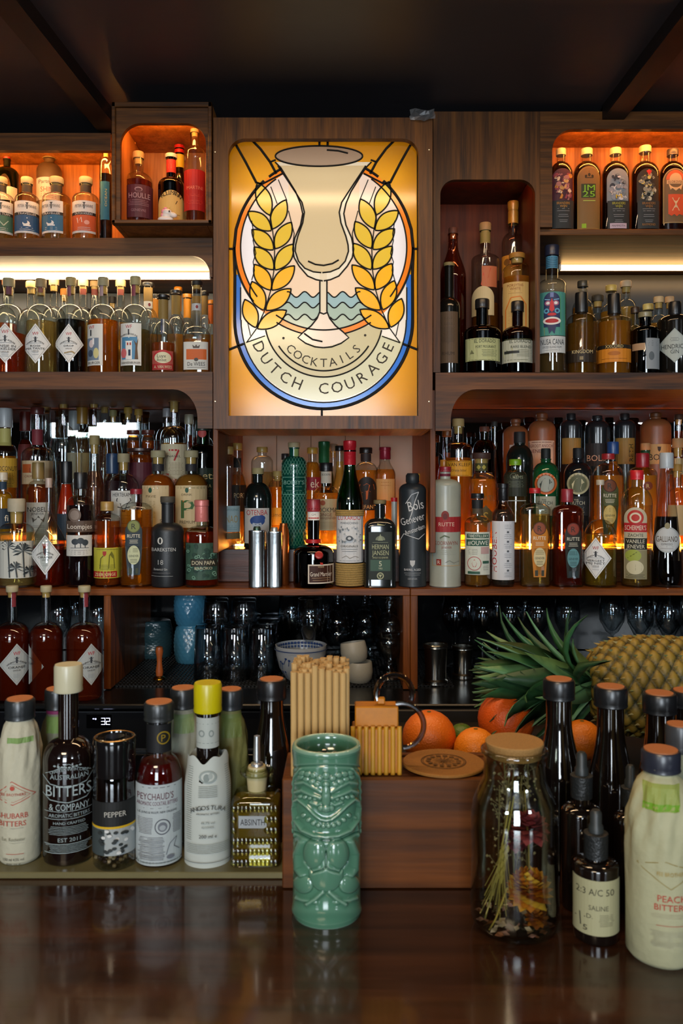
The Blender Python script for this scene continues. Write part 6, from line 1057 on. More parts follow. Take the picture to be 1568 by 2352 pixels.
AU = [('ac', 'CRAFTED WITH CARE', 2, 1866, 102, 7, '#8fa0a4', 46), ('w', [(-50, 1775), (0, 1752), (50, 1775)], '#8fa0a4', 1.2), ('t', 'AUSTRALIAN', 2, 1781, 11, '#8fa0a4', 84), ('w', [(-56, 1781), (-40, 1798), (0, 1806), (40, 1798), (56, 1781)], '#8fa0a4', 2), ('w', [(-56, 1822), (-40, 1834), (0, 1840), (40, 1834), (56, 1822)], '#8fa0a4', 2),
      ('t', 'BITTERS', 1, 1813, 25, '#9fb0b4', 100), ('t', '& COMPANY', 2, 1850, 15, '#9fb0b4', 88), ('t', 'AROMATIC BITTERS', 2, 1869, 8, '#8fa0a4', 90), ('l', -52, 52, 1860, '#8fa0a4', 1.2), ('l', -52, 52, 1877, '#8fa0a4', 1.2), ('t', 'HAND CRAFTED', 2, 1886, 6, '#8fa0a4', 70), ('m', -46, 46, 1893, 1914, '#8fa0a4'), ('t', 'EST 2011', 2, 1924, 9, '#8fa0a4', 50),
      ('m', -50, 50, 1936, 1952, '#8fa0a4'), ('l', -52, 52, 1934, '#8fa0a4', 1.5), ('l', -52, 52, 1954, '#8fa0a4', 1.5)]
AU += [('e', x_, 1759-abs(x_)*.12, 3, 2, '#8fa0a4') for x_ in range(-30, 34, 8)]
b('black bitters bottle with tall cream cap and silver printed lettering', 157, 1525, 116, .988, 'G', 'wine', ('s', '#c3c1a6', 62, 1.25), '#2c1812', '#140806', 1720, AU, opaque=pm('#150c0a', .08, coat=.7), sy=1742, ny=1692, nw=.40, name='bitters_bottle', segs=48)
# pepper grinder
Z = .972; t = thing('pepper_grinder', 'glass spice grinder with black lid and yellow lined label', 'grinder', (PX(263, Z), Z, LG)); K = Z/F; R = 48*K
gz = lambda y: PZ(y, Z)-LG
MB().add(lathe([(0, .001), (R*.9, 0), (R, .004), (R, gz(1830)), (R*.97, gz(1800)), (R*.97, gz(1775)), (R*.95, gz(1772))], 40)).build('jar', glass(CLR, None, .03, .10), t)
MB().add(lathe([(0, gz(1775)), (R*.97, gz(1775)), (R, gz(1760)), (R*.99, gz(1715)), (R*1.02, gz(1700)), (R*.99, gz(1692)), (R*.8, gz(1690)), (R*.78, gz(1694)), (R*.5, gz(1694)), (R*.45, gz(1690)), (0, gz(1690))], 40)).build('lid', pm('#101113', .12, coat=.5), t)
MB().add(tube([(R*.92*math.sin(a/18*math.pi), R*.92*math.cos(a/18*math.pi), gz(1691)) for a in range(36)], .0008, 6, closed=True)).build('gold_ring', pm('#a8824c', .3, .8), t)
dc = Decal(lambda u, v, g: ((R+g)*math.sin(u/R), -(R+g)*math.cos(u/R), v)); w_ = R*1.5
dc.rect(-w_, gz(1945), w_, gz(1884), '#9aa2a4', n=30); dc.rect(-w_, gz(1884), w_, gz(1825), '#1b1d1e', n=30); dc.rect(-w_, gz(1885), w_, gz(1880), '#c8a41c', n=30); dc.rect(-w_, gz(1945), -R*.2, gz(1886), '#3c4648', n=16)
random.seed(9)
for i in range(30): dc.ell(random.uniform(-.4, 1.3)*R, gz(random.uniform(1888, 1942)), .0025, .0018, '#2c3233' if i % 3 else '#c8cccc', 8)
dc.text('PEPPER', .3*R, gz(1850), .006, '#b8b8b0', .022); dc.build('label', t)
random.seed(2); mb = MB()
for i in range(150):
    a = random.uniform(0, 6.28); rr = R*random.uniform(.3, .92); mb.add(lathe([(0, -.0026), (.002, -.0015), (.0026, 0), (.002, .0015), (0, .0026)], 7), random.randint(0, 2), Matrix.Translation((rr*math.sin(a), rr*math.cos(a), .005+random.uniform(0, .022))))
o = mb.build('peppercorns', [pm('#2c2018', .6), pm('#6a5a3a', .6), pm('#98886a', .6)], t); o['kind'] = 'stuff'
PE = [('r', -54, 1800, 54, 1985, '#a9b4b8'), ('w', [(-52, 1806), (52, 1806)], '#2c2c38', 1.2), ('w', [(-52, 1978), (52, 1978)], '#2c2c38', 1.2), ('t', "PEYCHAUD'S", -8, 1826, 15, '#5a2c3a', 82), ('t', 'AROMATIC COCKTAIL BITTERS', -4, 1842, 9, '#6a4454', 92), ('m', -40, 44, 1850, 1856, '#555'), ('t', 'L.E. JUNG & WULFF, NEW ORLEANS', -4, 1862, 5, '#23232c', 88), ('e', 8, 1896, 18, 18, '#4a4e58'), ('e', 8, 1896, 15.5, 15.5, '#a9b4b8'), ('e', 8, 1896, 11, 11, '#6a707a'), ('e', 8, 1898, 7, 6, '#9aa4aa'),
      ('m', -48, -14, 1874, 1912, '#4c4c58'), ('m', 30, 50, 1870, 1914, '#4c4c58'), ('m', -48, 14, 1918, 1972, '#4c4c58'), ('w', [(16, 1960), (24, 1936), (40, 1924), (34, 1944), (46, 1956)], '#5a606a', 1.5), ('e', 26, 1966, 9, 5, '#6a707a')]
b('red bitters bottle with black cap and white antique printed label', 365, 1612, 108, .982, 'G', 'wine', ('s', '#262a2c', 40, 1.02), CLR, '#7a1c14', 1745, PE, [('r', -28, 1664, 28, 1728, '#14161a'), ('e', 10, 1694, 15, 15, '#8a7414'), ('e', 10, 1694, 12, 12, '#1a1a16'), ('t', 'P', 10, 1694, 16, '#8a7414')], sy=1798, ny=1732, nw=.56, name='bitters_bottle', segs=48, extra=disc_cap, body=.35)
# yellow cap bitters with oversized label
def ango(t, H, R, rn, PP, surf):
    Zb = .985; f = lambda y: PZ(y, Zb)-LG; f2 = lambda y: PZ(y, Zb-R)-LG; n = 72; V = []; Fc = []; rows = [(1980, 1.03), (1900, 1.03), (1840, 1.03), (1800, 1.03), (1780, .99), (1755, .92), (1728, .90)]
    for k, (y, q) in enumerate(rows):
        for i in range(n+1):
            a = 2*math.pi*i/n; top = k/(len(rows)-1); zz = f(y)+(.004*math.sin(a*3+1)+.003*math.sin(a*7))*(top**4); rr = R*q*(1+.03*math.sin(a*5)*top**3)+(.00025 if i == n else 0); V.append((rr*math.sin(a), rr*math.cos(a), zz))
    for k in range(len(rows)-1):
        for i in range(n): Fc.append((k*(n+1)+i, k*(n+1)+i+1, (k+1)*(n+1)+i+1, (k+1)*(n+1)+i))
    mesh('paper_label', V, Fc, pm('#b4bcb8', .65, var=.04, vscale=80), None, t, True)
    rr_ = [(R*q, f(y)) for y, q in rows]
    sf = lambda u, v, g: ((rad_at(rr_, v)+.0006+g)*math.sin(u/R), -(rad_at(rr_, v)+.0006+g)*math.cos(u/R), v)
    dc = Decal(sf); K = (Zb-R)/F; G = '#6a7674'; I = '#20272a'
    for i in range(34): dc.line([(-54*K, f2(1765+i*5)), (-38*K, f2(1765+i*5))], .9*K, G)
    for i in range(26): dc.line([(44*K, f2(1765+i*5)), (62*K, f2(1765+i*5))], .9*K, G)
    dc.ell(0, f2(1785), 20*K, 14*K, '#8a9694'); dc.ell(0, f2(1785), 15*K, 10*K, '#b4bcb8'); dc.ell(-3*K, f2(1787), 7*K, 9*K, '#7a8684'); dc.ell(6*K, f2(1783), 5*K, 7*K, '#98a2a0')
    for i in range(7): dc.line([(-20*K, f2(1806+i*4)), (20*K, f2(1806+i*4))], .9*K, G)
    dc.arc('ANGOSTURA', 0, f2(1930), 77*K, 10*K, I, 54, mid=90); dc.text('AROMATIC BITTERS', 0, f2(1868), 4*K, I, 48*K)
    dc.text('44.7% vol', 0, f2(1888), 6*K, G, 28*K); dc.text('ALCOHOL', 0, f2(1898), 5*K, G, 26*K); dc.text('200 ml e', 0, f2(1919), 8*K, I, 36*K)
    for i in range(6): dc.line([(-50*K, f2(1938+i*4)), (50*K, f2(1938+i*4))], .9*K, G)
    dc.rect(-80*K, f2(1980), 80*K, f2(1979), I, n=30); dc.build('print', t)
b('bitters bottle with bright yellow cap and oversized white paper label', 477, 1567, 106, .985, 'G', 'wine', ('s', '#c3b80c', 66, 1.1), '#1c100c', '#140806', 1740, [], [('r', -27, 1648, 27, 1718, '#aab3b0'), ('l', -26, 26, 1662, '#6a7674', 1), ('l', -26, 26, 1706, '#6a7674', 1), ('e', -14, 1684, 7, 8, '#7e8a88'), ('e', 8, 1684, 6, 8, '#7e8a88'), ('e', -14, 1684, 4, 5, '#a8b0ae'), ('e', 8, 1684, 3.5, 5, '#a8b0ae')], opaque=pm('#120c0a', .08, coat=.6), sy=1800, ny=1735, nw=.5, name='bitters_bottle', segs=48, extra=ango)
# absinth dash bottle
def absx(t, H, R, rn, PP, surf):
    f = lambda y: PZ(y, .985)-LG
    MB().add(lathe([(rn*.9, f(1778)), (rn*1.9, f(1776)), (rn*2.0, f(1771)), (rn*1.9, f(1766)), (rn*.9, f(1765))], 32)).build('rim', glass('#dfe4cc', None, .03, .15), t)
    MB().add(lathe([(0, f(1815)), (rn*1.05, f(1815)), (rn*1.25, f(1775)), (rn*1.0, f(1758)), (0, f(1757))], 24)).build('stopper', pm('#b7ad84', .4), t)
    MB().add(lathe([(rn*.0, f(1760)), (rn*.75, f(1760)), (rn*.7, f(1752)), (rn*.25, f(1748)), (.0045, f(1745)), (.0036, f(1690)), (0, f(1690))], 16)).build('spout', pm('#d4d8dc', .28, .9), t)
    mb = MB()
    for i in range(-5, 6):
        for j in range(7):
            x = i*R*.17; z = f(1838+j*24)
            if j in (1, 2) and -4 <= i <= 2: continue
            mb.add(lathe([(0, -.0045), (.0032, -.003), (.0036, 0), (.0032, .003), (0, .0045)], 8), 0, Matrix.Translation((x, -R*.96, z)) @ Matrix.Scale(.35, 4, (0, 1, 0)))
    if 1: mb.build('cut_facets', glass('#e8e4b0', '#a8a050', .05, .05), t)['kind'] = 'stuff'
b('square cut glass dasher bottle of yellow absinth with steel spout', 590, 1762, 114, .985, 'G', 'gin', None, '#e4e6cc', '#b8a83c', 1835, [('r', -37, 1872, 27, 1900, '#9aa2a8'), ('t', 'ABSINTH', -5, 1886, 14, '#1c2024', 56)], sy=1832, ny=1812, nw=.36, pw=6, dk=.9, foot=.98, face=False, name='dasher_bottle', extra=absx, body=.3)
def darkb(d, cx, top, W, Z, sy, ny, nw, lvl='P', gl=None, els=(), caph=44):
    b(d, cx, top, W, Z, lvl, 'slope', ('s', '#15171a', caph, 1.1), BLK, None, None, els, opaque=gl or pm('#100b09', .07, coat=.8), sy=sy, ny=ny, nw=nw, name='syrup_bottle', segs=48, extra=disc_cap)
darkb('dark brown bottle with ridged black cap behind the dasher bottle and straws', 624, 1560, 92, 1.05, 1745, 1625, .6, 'G')
darkb('tall dark bottle with ridged black cap, left one behind the dried flower jar', 1283, 1560, 110, .985, 1800, 1650, .54)
darkb('tall dark bottle with ridged black cap, middle one before the pineapple', 1402, 1577, 104, .955, 1810, 1665, .60)
darkb('tall dark bottle with ridged black cap, right one before the pineapple', 1514, 1592, 98, .965, 1810, 1670, .64)
darkb('tall dark bottle cut by the right edge behind the wrapped bottles', 1576, 1586, 96, 1.02, 1790, 1650, .62, caph=36)
# dropper bottles
def dropper(d, cx, top, W, Z, yb, yc, sy, els=()):
    K = Z/F
    def ex(t, H, R, rn, PP, surf):
        f = lambda y: PZ(y, Z)-CT
        MB().add(lathe([(0, f(yc)), (rn*1.25, f(yc)), (rn*1.28, f(yb)), (rn*.9, f(yb)+.001), (0, f(yb)+.001)], 28)).build('collar', pm('#1c2022', .4, bump=.5, bscale=400), t)
        MB().add(lathe([(0, f(yb)), (rn*.8, f(yb)), (rn*.78, f(yb)+(f(top)-f(yb))*.3), (rn*.62, f(yb)+(f(top)-f(yb))*.4), (rn*.62, f(top)-.003), (rn*.4, f(top)), (0, f(top))], 24)).build('rubber_bulb', pm('#2a3032', .45), t)
    b(d, cx, yc-2, W, Z, 'P', 'round', None, '#140d0a', None, None, els, opaque=pm('#120d0b', .07, coat=.8), sy=sy, ny=(sy+yc)/2-4, nw=.42, name='dropper_bottle', segs=48, extra=ex)
dropper('dark dropper bottle with rubber bulb right behind the dried flower jar', 1335, 1727, 96, .89, 1780, 1830, 1868)
dropper('dark dropper bottle with rubber bulb left behind the peach wrapped bottle', 1447, 1757, 80, .885, 1808, 1850, 1885)
dropper('small dark dropper bottle with handwritten cream label in the front', 1368, 1860, 106, .83, 1912, 1966, 1984, [('r', -52, 2020, 52, 2146, '#a3a280'), ('t', '2:3 A/C 50', -2, 2046, 15, '#3a3c30', 84), ('t', 'SALINE', 6, 2082, 11, '#4a4c3c', 44), ('t', 'D.', -14, 2102, 10, '#4a4c3c', 14), ('w', [(-36, 2098), (-34, 2128)], '#2c2e28', 2.4), ('w', [(-46, 2112), (-24, 2106)], '#2c2e28', 2.4), ('m', 6, 40, 2096, 2124, '#5a5c48'), ('t', '5', -24, 2130, 12, '#2c2e28', 10)])
wrapped('paper wrapped bottle with clear foil cap behind the peach bitters at the right edge', 1560, 1664, 92, .885, 'P', 1860, 1740, .62, [], [], pm('#6f745f', .7, bump=.5, bscale=120), 60, '#3a3c40')
PCH = [('w', [(-52, 1988), (12, 1974), (78, 1998), (22, 2036), (-52, 1988)], '#8a7a3c', 1.6), ('t', 'FEE BROTHERS', 24, 2002, 9, '#a8904c', 64), ('t', 'PEACH', 24, 2058, 15, RED, 62), ('t', 'BITTERS', 22, 2078, 14, RED, 72), ('m', -20, 60, 2092, 2104, '#a8a48a'), ('l', -10, 52, 2120, RED, 1), ('m', -24, 60, 2132, 2170, '#a0a08c')]
wrapped('large paper wrapped bitters bottle with green neck band, nearest at the right edge', 1517, 1722, 160, .797, 'P', 1944, 1775, .48, PCH, [('r', -40, 1796, 40, 1852, '#8c9a50'), ('r', -40, 1836, 40, 1850, '#6a9a24')], pm('#a9aa8a', .65, bump=.5, bscale=90, var=.08, vscale=50), 46, '#272b38')

# ------------------------------------------------------------------ wooden caddy, straws, coaster
Y0, Y1, T0 = .925, 1.02, 1.224; BX0, BX1 = PX(648, Y0), .196
t = thing('bar_caddy', 'brown wooden bar caddy box standing behind the green mug', 'box'); CWd = wood('#3e2009', '#6c3c16', 'x', .4, .6)
box('front_panel', BX0, BX1, Y0, Y0+.009, CT+.0005, T0, CWd, t); box('back_panel', BX0, BX1, Y1-.009, Y1, CT+.0005, T0, CWd, t)
box('side_panel', BX0, BX0+.009, Y0+.009, Y1-.009, CT+.0005, T0, CWd, t); box('side_panel', BX1-.009, BX1, Y0+.009, Y1-.009, CT+.0005, T0, CWd, t)
box('floor_panel', BX0+.009, BX1-.009, Y0+.009, Y1-.009, CT+.0005, CT+.007, CWd, t); box('top_panel', .012, BX1-.009, Y0+.009, Y1-.009, T0-.012, T0-.003, wood('#3a1d0e', '#5e3216', 'x', .5), t)
random.seed(8); SM = pm('#c4a066', .7, bump=.2, bscale=300); nst = 0; st0 = None
for j in range(9):
    for i in range(8):
        x = -.0535+i*.0078+(.0039 if j % 2 else 0); y = .9395+j*.0083
        if x > .008: continue
        L_ = .236+random.uniform(-.006, .003)
        if st0 is None:
            V, Fc = lathe([(.0026, 0), (.0036, 0), (.0036, 1), (.0026, 1), (.0026, 0)], 10); st0 = mesh('paper_straw', V, Fc, SM, None, None, 'auto'); o = st0; tag(o, 'beige paper drinking straw standing in the bundle behind the green mug', 'straw', 'beige straws in the wooden caddy')
        else: o = st0.copy(); COL.objects.link(o)
        o.location = (x, y, CT+.008); o.scale = (1, 1, L_); o.rotation_euler = (random.uniform(-.004, .004), (x+.024)*.12, 0); nst += 1
t = thing('amber_holder', 'amber ribbed holder with stepped top and two clear loops on the caddy', 'holder', (PX(862, .965), .965, T0-.0025)); AM = pm('#b87414', .35, var=.15, vscale=200); K = .965/F
mb = MB(); mb.box(-.027, .027, -.016, .016, .0, .052)
mb.build('block', AM, t); mb = MB()
for i in range(8): mb.add(tube([(-.0265+i*.0076, -.018, .0), (-.0265+i*.0076, -.018, .055)], .0026, 10))
mb.build('ribs', pm('#c4902c', .3), t); MB().box(-.024, .026, -.012, .014, .0525, .076).build('upper_block', AM, t); MB().box(.002, .011, -.004, .004, .0765, .084).build('nub', AM, t)
CG = glass('#b8b4a8', '#5a5650', .05, .25)
MB().add(tube([(.022+.021*math.cos(a), 0, .088+.022*math.sin(a)) for a in [math.radians(q) for q in range(-20, 201, 10)]], .0035, 10)).build('loop', CG, t)
MB().add(tube([(.030+.026*math.cos(a), -.004, .052+.026*math.sin(a)) for a in [math.radians(q) for q in range(-85, 110, 10)]], .0032, 10)).build('loop', CG, t)
t = thing('cork_coaster', 'round cork coaster with dark engraved pattern lying on the wooden caddy', 'coaster', (PX(1018, .972), .972, T0+.0003)); CKM = pm('#8a5a1c', .7, var=.3, vscale=600, bump=.4, bscale=500)
MB().add(lathe([(0, 0), (.046, 0), (.048, .001), (.048, .003), (.047, .004), (0, .004)], 56)).build('disc', CKM, t)
dc = Decal(lambda u, v, g: (u, v, .0042+g)); ring = lambda r, w: dc.line([(r*math.cos(a/20*math.pi), r*math.sin(a/20*math.pi)) for a in range(41)], w, '#4c3010')
ring(.026, .0012); ring(.024, .0006)
for i in range(14): a = i/14*6.283; dc.ell(.018*math.cos(a), .018*math.sin(a), .003, .003, '#5a3a14', 8); dc.line([(0, 0), (.013*math.cos(a), .013*math.sin(a))], .0012, '#5a3a14')
dc.build('engraving', t)

# ------------------------------------------------------------------ fruit crate behind
tag(MB().box(-.02, 1.0, 1.06, 1.5, 0, .93, .003).build('service_bench', pm('#1a1c1e', .3, .6)), 'dark steel service bench behind the bar counter', 'bench')
t = thing('fruit_crate', 'dark crate full of fruit behind the wooden caddy', 'crate'); CR = pm('#15110e', .5)
box('side_panel', .06, .07, 1.10, 1.44, .9315, 1.165, CR, t); box('side_panel', .80, .81, 1.10, 1.44, .9315, 1.165, CR, t); box('front_panel', .07, .80, 1.10, 1.11, .9315, 1.165, pm('#2a1a10', .5), t); box('back_panel', .07, .80, 1.43, 1.44, .9315, 1.165, CR, t); box('floor_panel', .07, .80, 1.11, 1.43, 1.135, 1.145, CR, t)
def orange_mat(c):
    return pm(c, .38, bump=.5, bscale=420, var=.12, vscale=25, spec=.5)
def fruit(name, d, cat, px, py, r, Z, c, sx_=1, cut=False):
    t = thing(name, d, cat, (PX(px, Z), Z, PZ(py, Z))); R = r*Z/F; n = 12
    MB().add(lathe([(0 if i in (0, n) else R*math.sin(math.pi*i/n)*sx_, -R*math.cos(math.pi*i/n)+(.06*R if i == n else 0)*-1) for i in range(n+1)], 28)).build('peel', orange_mat(c), t)
    MB().add(lathe([(0, R*.93), (.0025, R*.93), (.003, R*.97), (0, R*.985)], 8)).build('stem_scar', pm('#5a5a24', .7), t)
fruit('orange', 'large orange seen through the clear loop, left in the crate', 'fruit', 985, 1694, 62, 1.2, '#e0701a', 1.0)
fruit('orange', 'bright orange nearest behind the cork coaster', 'fruit', 1092, 1722, 50, 1.165, '#f08a1c')
fruit('orange', 'flattened dark orange under the pineapple crown, on top of the others', 'fruit', 1162, 1652, 62, 1.27, '#d85a18', 1.05)
fruit('orange', 'orange glimpsed between the tall dark bottles', 'fruit', 1336, 1700, 46, 1.2, '#e07a1c')
fruit('lime', 'green lime peeping between the oranges', 'fruit', 1060, 1692, 30, 1.25, '#4a6a1c')
# pineapple
Z = 1.27; px0 = PX(1350, Z); zc = PZ(1572, Z); Rp = .071; Lp = .215
t = thing('pineapple', 'whole pineapple lying on the crate with its crown pointing left', 'fruit', (px0, Z, zc), math.radians(-6))
def prad(s): return Rp*(1-abs(2*s-.95)**3.2*.9)**.5 if 0 < s < 1 else 0.004
n, m = 156, 140; V = []; Fc = []; NE = 13; HH = []
for k in range(m+1):
    s = k/m; r0 = max(.02, prad(min(.985, max(.0, s*.985+.004))))
    for i in range(n):
        th = 2*math.pi*i/n; u = s*10; v = th*NE/(2*math.pi)
        h = 0.0065*(abs(math.sin(math.pi*(u+v))*math.sin(math.pi*(u-v)))**.5)
        HH.append(h/.0065); rr = r0+h; V.append((Lp*s, rr*math.sin(th), rr*math.cos(th)))
for k in range(m):
    for i in range(n): Fc.append((k*n+i, k*n+(i+1) % n, (k+1)*n+(i+1) % n, (k+1)*n+i))
V += [(0, 0, 0), (Lp, 0, 0)]; o0 = len(V)-2; Fc += [(o0, (i+1) % n, i) for i in range(n)]+[(o0+1, m*n+i, m*n+(i+1) % n) for i in range(n)]
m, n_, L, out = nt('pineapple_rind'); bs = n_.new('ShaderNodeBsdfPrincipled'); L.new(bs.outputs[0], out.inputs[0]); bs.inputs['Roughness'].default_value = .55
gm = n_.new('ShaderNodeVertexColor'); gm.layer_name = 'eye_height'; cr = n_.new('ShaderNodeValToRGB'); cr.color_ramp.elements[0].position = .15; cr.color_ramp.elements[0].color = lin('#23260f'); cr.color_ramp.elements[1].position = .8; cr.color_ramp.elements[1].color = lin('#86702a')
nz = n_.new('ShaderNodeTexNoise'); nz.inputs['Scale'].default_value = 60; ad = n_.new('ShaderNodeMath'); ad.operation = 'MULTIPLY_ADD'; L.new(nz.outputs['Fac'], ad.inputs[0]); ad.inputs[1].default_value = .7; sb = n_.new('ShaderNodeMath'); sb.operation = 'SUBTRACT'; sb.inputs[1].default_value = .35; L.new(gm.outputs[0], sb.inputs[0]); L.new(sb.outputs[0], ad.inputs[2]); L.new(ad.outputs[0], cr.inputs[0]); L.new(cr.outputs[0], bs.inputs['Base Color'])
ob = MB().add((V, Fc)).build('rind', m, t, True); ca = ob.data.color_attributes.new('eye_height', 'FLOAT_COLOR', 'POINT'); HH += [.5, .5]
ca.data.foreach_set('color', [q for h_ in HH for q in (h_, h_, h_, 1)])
mb = MB()
for k in range(19):
    for i in range(NE):
        u = (k+1)/2; s = u/10
        if s > .97: continue
        v = (i+(.5 if k % 2 else 0)); th = 2*math.pi*v/NE; rr = prad(s)+.0035; P0 = Vector((Lp*s, rr*math.sin(th), rr*math.cos(th))); N_ = Vector((0, math.sin(th), math.cos(th))); T_ = Vector((0, math.cos(th), -math.sin(th))); A_ = Vector((-1, 0, 0))
        w, l_ = .0035, .012; tip = P0+A_*l_*.9+N_*.003; P0 = P0-N_*.001
        mb.add(([P0+T_*w, P0-T_*w, P0-A_*.003+N_*.003, tip, P0+T_*w*.5+A_*.006+N_*.001, P0-T_*w*.5+A_*.006+N_*.001], [(0, 2, 3, 4), (2, 1, 5, 3), (1, 0, 4, 5), (4, 3, 5)]), (k+i) % 2)
o = mb.build('rind_spikes', [pm('#5c6234', .6), pm('#8a7c48', .6)], t, False)
random.seed(21); mb = MB()
for i in range(74):
    q = i/74; th = i*2.39996; spread = .1+.8*q; L_ = .085+.065*(1-abs(q-.45)*1.2)*random.uniform(.85, 1.1); wd = .0185*random.uniform(.8, 1.15)
    r_ax = Vector((0, math.sin(th), math.cos(th))); side = Vector((0, math.cos(th), -math.sin(th))); x_ = .012-.075*(1-q); P0 = Vector((x_, 0, 0))+r_ax*.012*(.3+q)
    V = []; Fc = []; seg = 7; curl = random.uniform(-.5, .55)*(.3+q)
    for k in range(seg+1):
        s = k/seg; ang = spread*(.75+.5*s)+curl*s*s; d = P0+Vector((-math.cos(ang), 0, 0))*L_*s+r_ax*math.sin(ang)*L_*s; w = wd*(1-s**1.8)*(.75+.7*s*(1-s)*2)+.0003
        nrm = (r_ax*math.cos(ang)+Vector((1, 0, 0))*math.sin(ang)); V += [d-side*w+nrm*w*.45, d-nrm*w*.12, d+side*w+nrm*w*.45, d-nrm*(w*.12+.0012)]
    for k in range(seg):
        a = k*4; Fc += [(a, a+1, a+5, a+4), (a+1, a+2, a+6, a+5), (a+2, a+3, a+7, a+6), (a+3, a, a+4, a+7)]
    mb.add((V, Fc), i % 3)
mb.build('crown', [pm('#34623a', .45, var=.25, vscale=60), pm('#5a8456', .45, var=.25, vscale=60), pm('#26482c', .45, var=.25, vscale=60)], t, True)

# ------------------------------------------------------------------ dried flower jar
Z = .849; jx = PX(1181, Z); K = Z/F; jz = lambda y: PZ(y, Z)-CT
t = thing('glass_jar', 'clear glass jar with cork lid holding dried flowers on the counter', 'jar', (jx, Z, CT))
JP = [(0, .002), (80*K, 0), (92*K, .003), (100*K, .012), (101*K, jz(2060)), (97*K, jz(1960)), (99*K, jz(1880)), (94*K, jz(1838)), (80*K, jz(1806)), (70*K, jz(1785)), (69*K, jz(1750)), (70*K, jz(1732)), (76*K, jz(1728)), (76*K, jz(1720)), (70*K, jz(1716)), (67*K, jz(1720)), (66*K, jz(1750)), (67*K, jz(1785)), (77*K, jz(1808)), (91*K, jz(1840)), (96*K, jz(1880)), (94*K, jz(1960)), (98*K, jz(2060)), (96*K, .014), (80*K, .005), (0, .005)]
V, Fc = lathe(JP, 64); mesh('body', V, Fc, glass('#eef0ea', '#9a9c88', .02, .07), None, t, True)
MB().add(lathe([(0, jz(1735)), (60*K, jz(1735)), (64*K, jz(1712)), (66*K, jz(1709)), (66*K, jz(1703)), (64*K, jz(1701)), (0, jz(1700))], 48)).build('lid', pm('#9a7440', .75, var=.3, vscale=500, bump=.4, bscale=500), t)
def inj(x, y, z): return (jx+x, Z+y, CT+z)
def stalk(desc, pts, r, col, head=None, name='dried_stem', cat='dried flower', group=None):
    t = thing(name, desc, cat, inj(*pts[0]), 0, group); P = [Vector(p)-Vector(pts[0]) for p in pts]
    mesh('stem', *tube(P, r, 6), pm(col, .7), None, t, True)
    if head: head(t, P[0], P[-1], (P[-1]-P[-2]).normalized())
def ear(col):
    def f(t, a, e, d):
        a = e-d*.0; mb = MB(); mw = MB(); u = d.orthogonal().normalized(); v = d.cross(u); rot = Matrix((u, v, d)).transposed().to_4x4()
        for k in range(9):
            for s in range(3):
                th = s*2.094+k*.9; o = u*math.cos(th)+v*math.sin(th); c = a+d*(k*.0038)+o*.0028
                mb.add(lathe([(0, -.004), (.0018, -.001), (.0018, .002), (0, .0045)], 7), 0, Matrix.Translation(c) @ rot)
                mw.add(tube([c+d*.003, c+d*.018+o*.004, c+d*.036+o*.010], .0003, 4))
        mb.build('grain_head', pm(col, .6), t); mw.build('awns', pm(col, .6), t)
    return f
def puff(cols, R, petals=50, tight=1.0):
    def f(t, a, e, d):
        random.seed(int(R*10000)+petals); mb = MB(); c0 = e+d*R*.4
        for i in range(petals):
            q = (i+.5)/petals; ph = math.acos(1-1.75*q); th = i*2.39996; o = Vector((math.sin(ph)*math.cos(th), math.sin(ph)*math.sin(th), math.cos(ph)))
            s_ = Vector((-math.sin(th), math.cos(th), 0)); n_ = o.cross(s_); rr = R*(.75+.3*q); c = c0+o*R*.35; w = R*.27
            mb.add(([c-s_*w*.4, c+s_*w*.4, c+o*rr*.45+s_*w+n_*w*.2, c+o*rr*.72+n_*w*.5*tight, c+o*rr*.45-s_*w+n_*w*.2, c+n_*-.0008], [(0, 1, 2, 3, 4), (5, 2, 1), (5, 4, 3), (5, 3, 2), (5, 0, 4)]), i % len(cols))
        mb.build('petals', [pm(c, .6) for c in cols], t, False)
    return f
stalk('wheat ear with long awns hanging head down at the left inside the jar', [(-.002, -.008, .135), (-.010, -.014, .10), (-.013, -.016, .086)], .0009, '#a8a050', ear('#a89a4c'), 'dried_wheat')
stalk('pale wheat stalk leaning to the lower left inside the jar', [(-.006, -.008, .13), (-.022, -.02, .06), (-.034, -.022, .018)], .0009, '#b0a45c', None, 'dried_wheat')
stalk('yellow stalk crossing low at the left inside the jar', [(-.012, -.024, .05), (-.024, -.026, .02), (-.030, -.024, .008)], .0009, '#c0a850', None, 'dried_wheat')
stalk('bright orange yellow strawflower low at the right inside the jar', [(.010, -.002, .14), (.013, -.008, .08), (.013, -.010, .052)], .001, '#8a7a3c', puff(['#d8861c', '#e8a824', '#a85a14', '#f0c040'], .023, 110), 'strawflower')
stalk('small orange strawflower bud at the bottom of the jar', [(.006, -.02, .06), (.016, -.022, .025)], .001, '#8a7a3c', puff(['#b8701c', '#8a4a14'], .012, 50), 'strawflower')
stalk('dusty pink dried rose at the right inside the jar', [(.012, .0, .05), (.014, -.006, .085), (.014, -.008, .096)], .001, '#6a6a3c', puff(['#9a3c44', '#7a2c38', '#b05058'], .020, 70, .3), 'dried_rose')
stalk('darker red dried rose in the middle of the jar', [(.0, .0, .04), (-.002, -.004, .080), (-.001, -.006, .086)], .001, '#6a6a3c', puff(['#6a2030', '#7a2c3a', '#54182a'], .013, 50, .3), 'dried_rose')
random.seed(31)
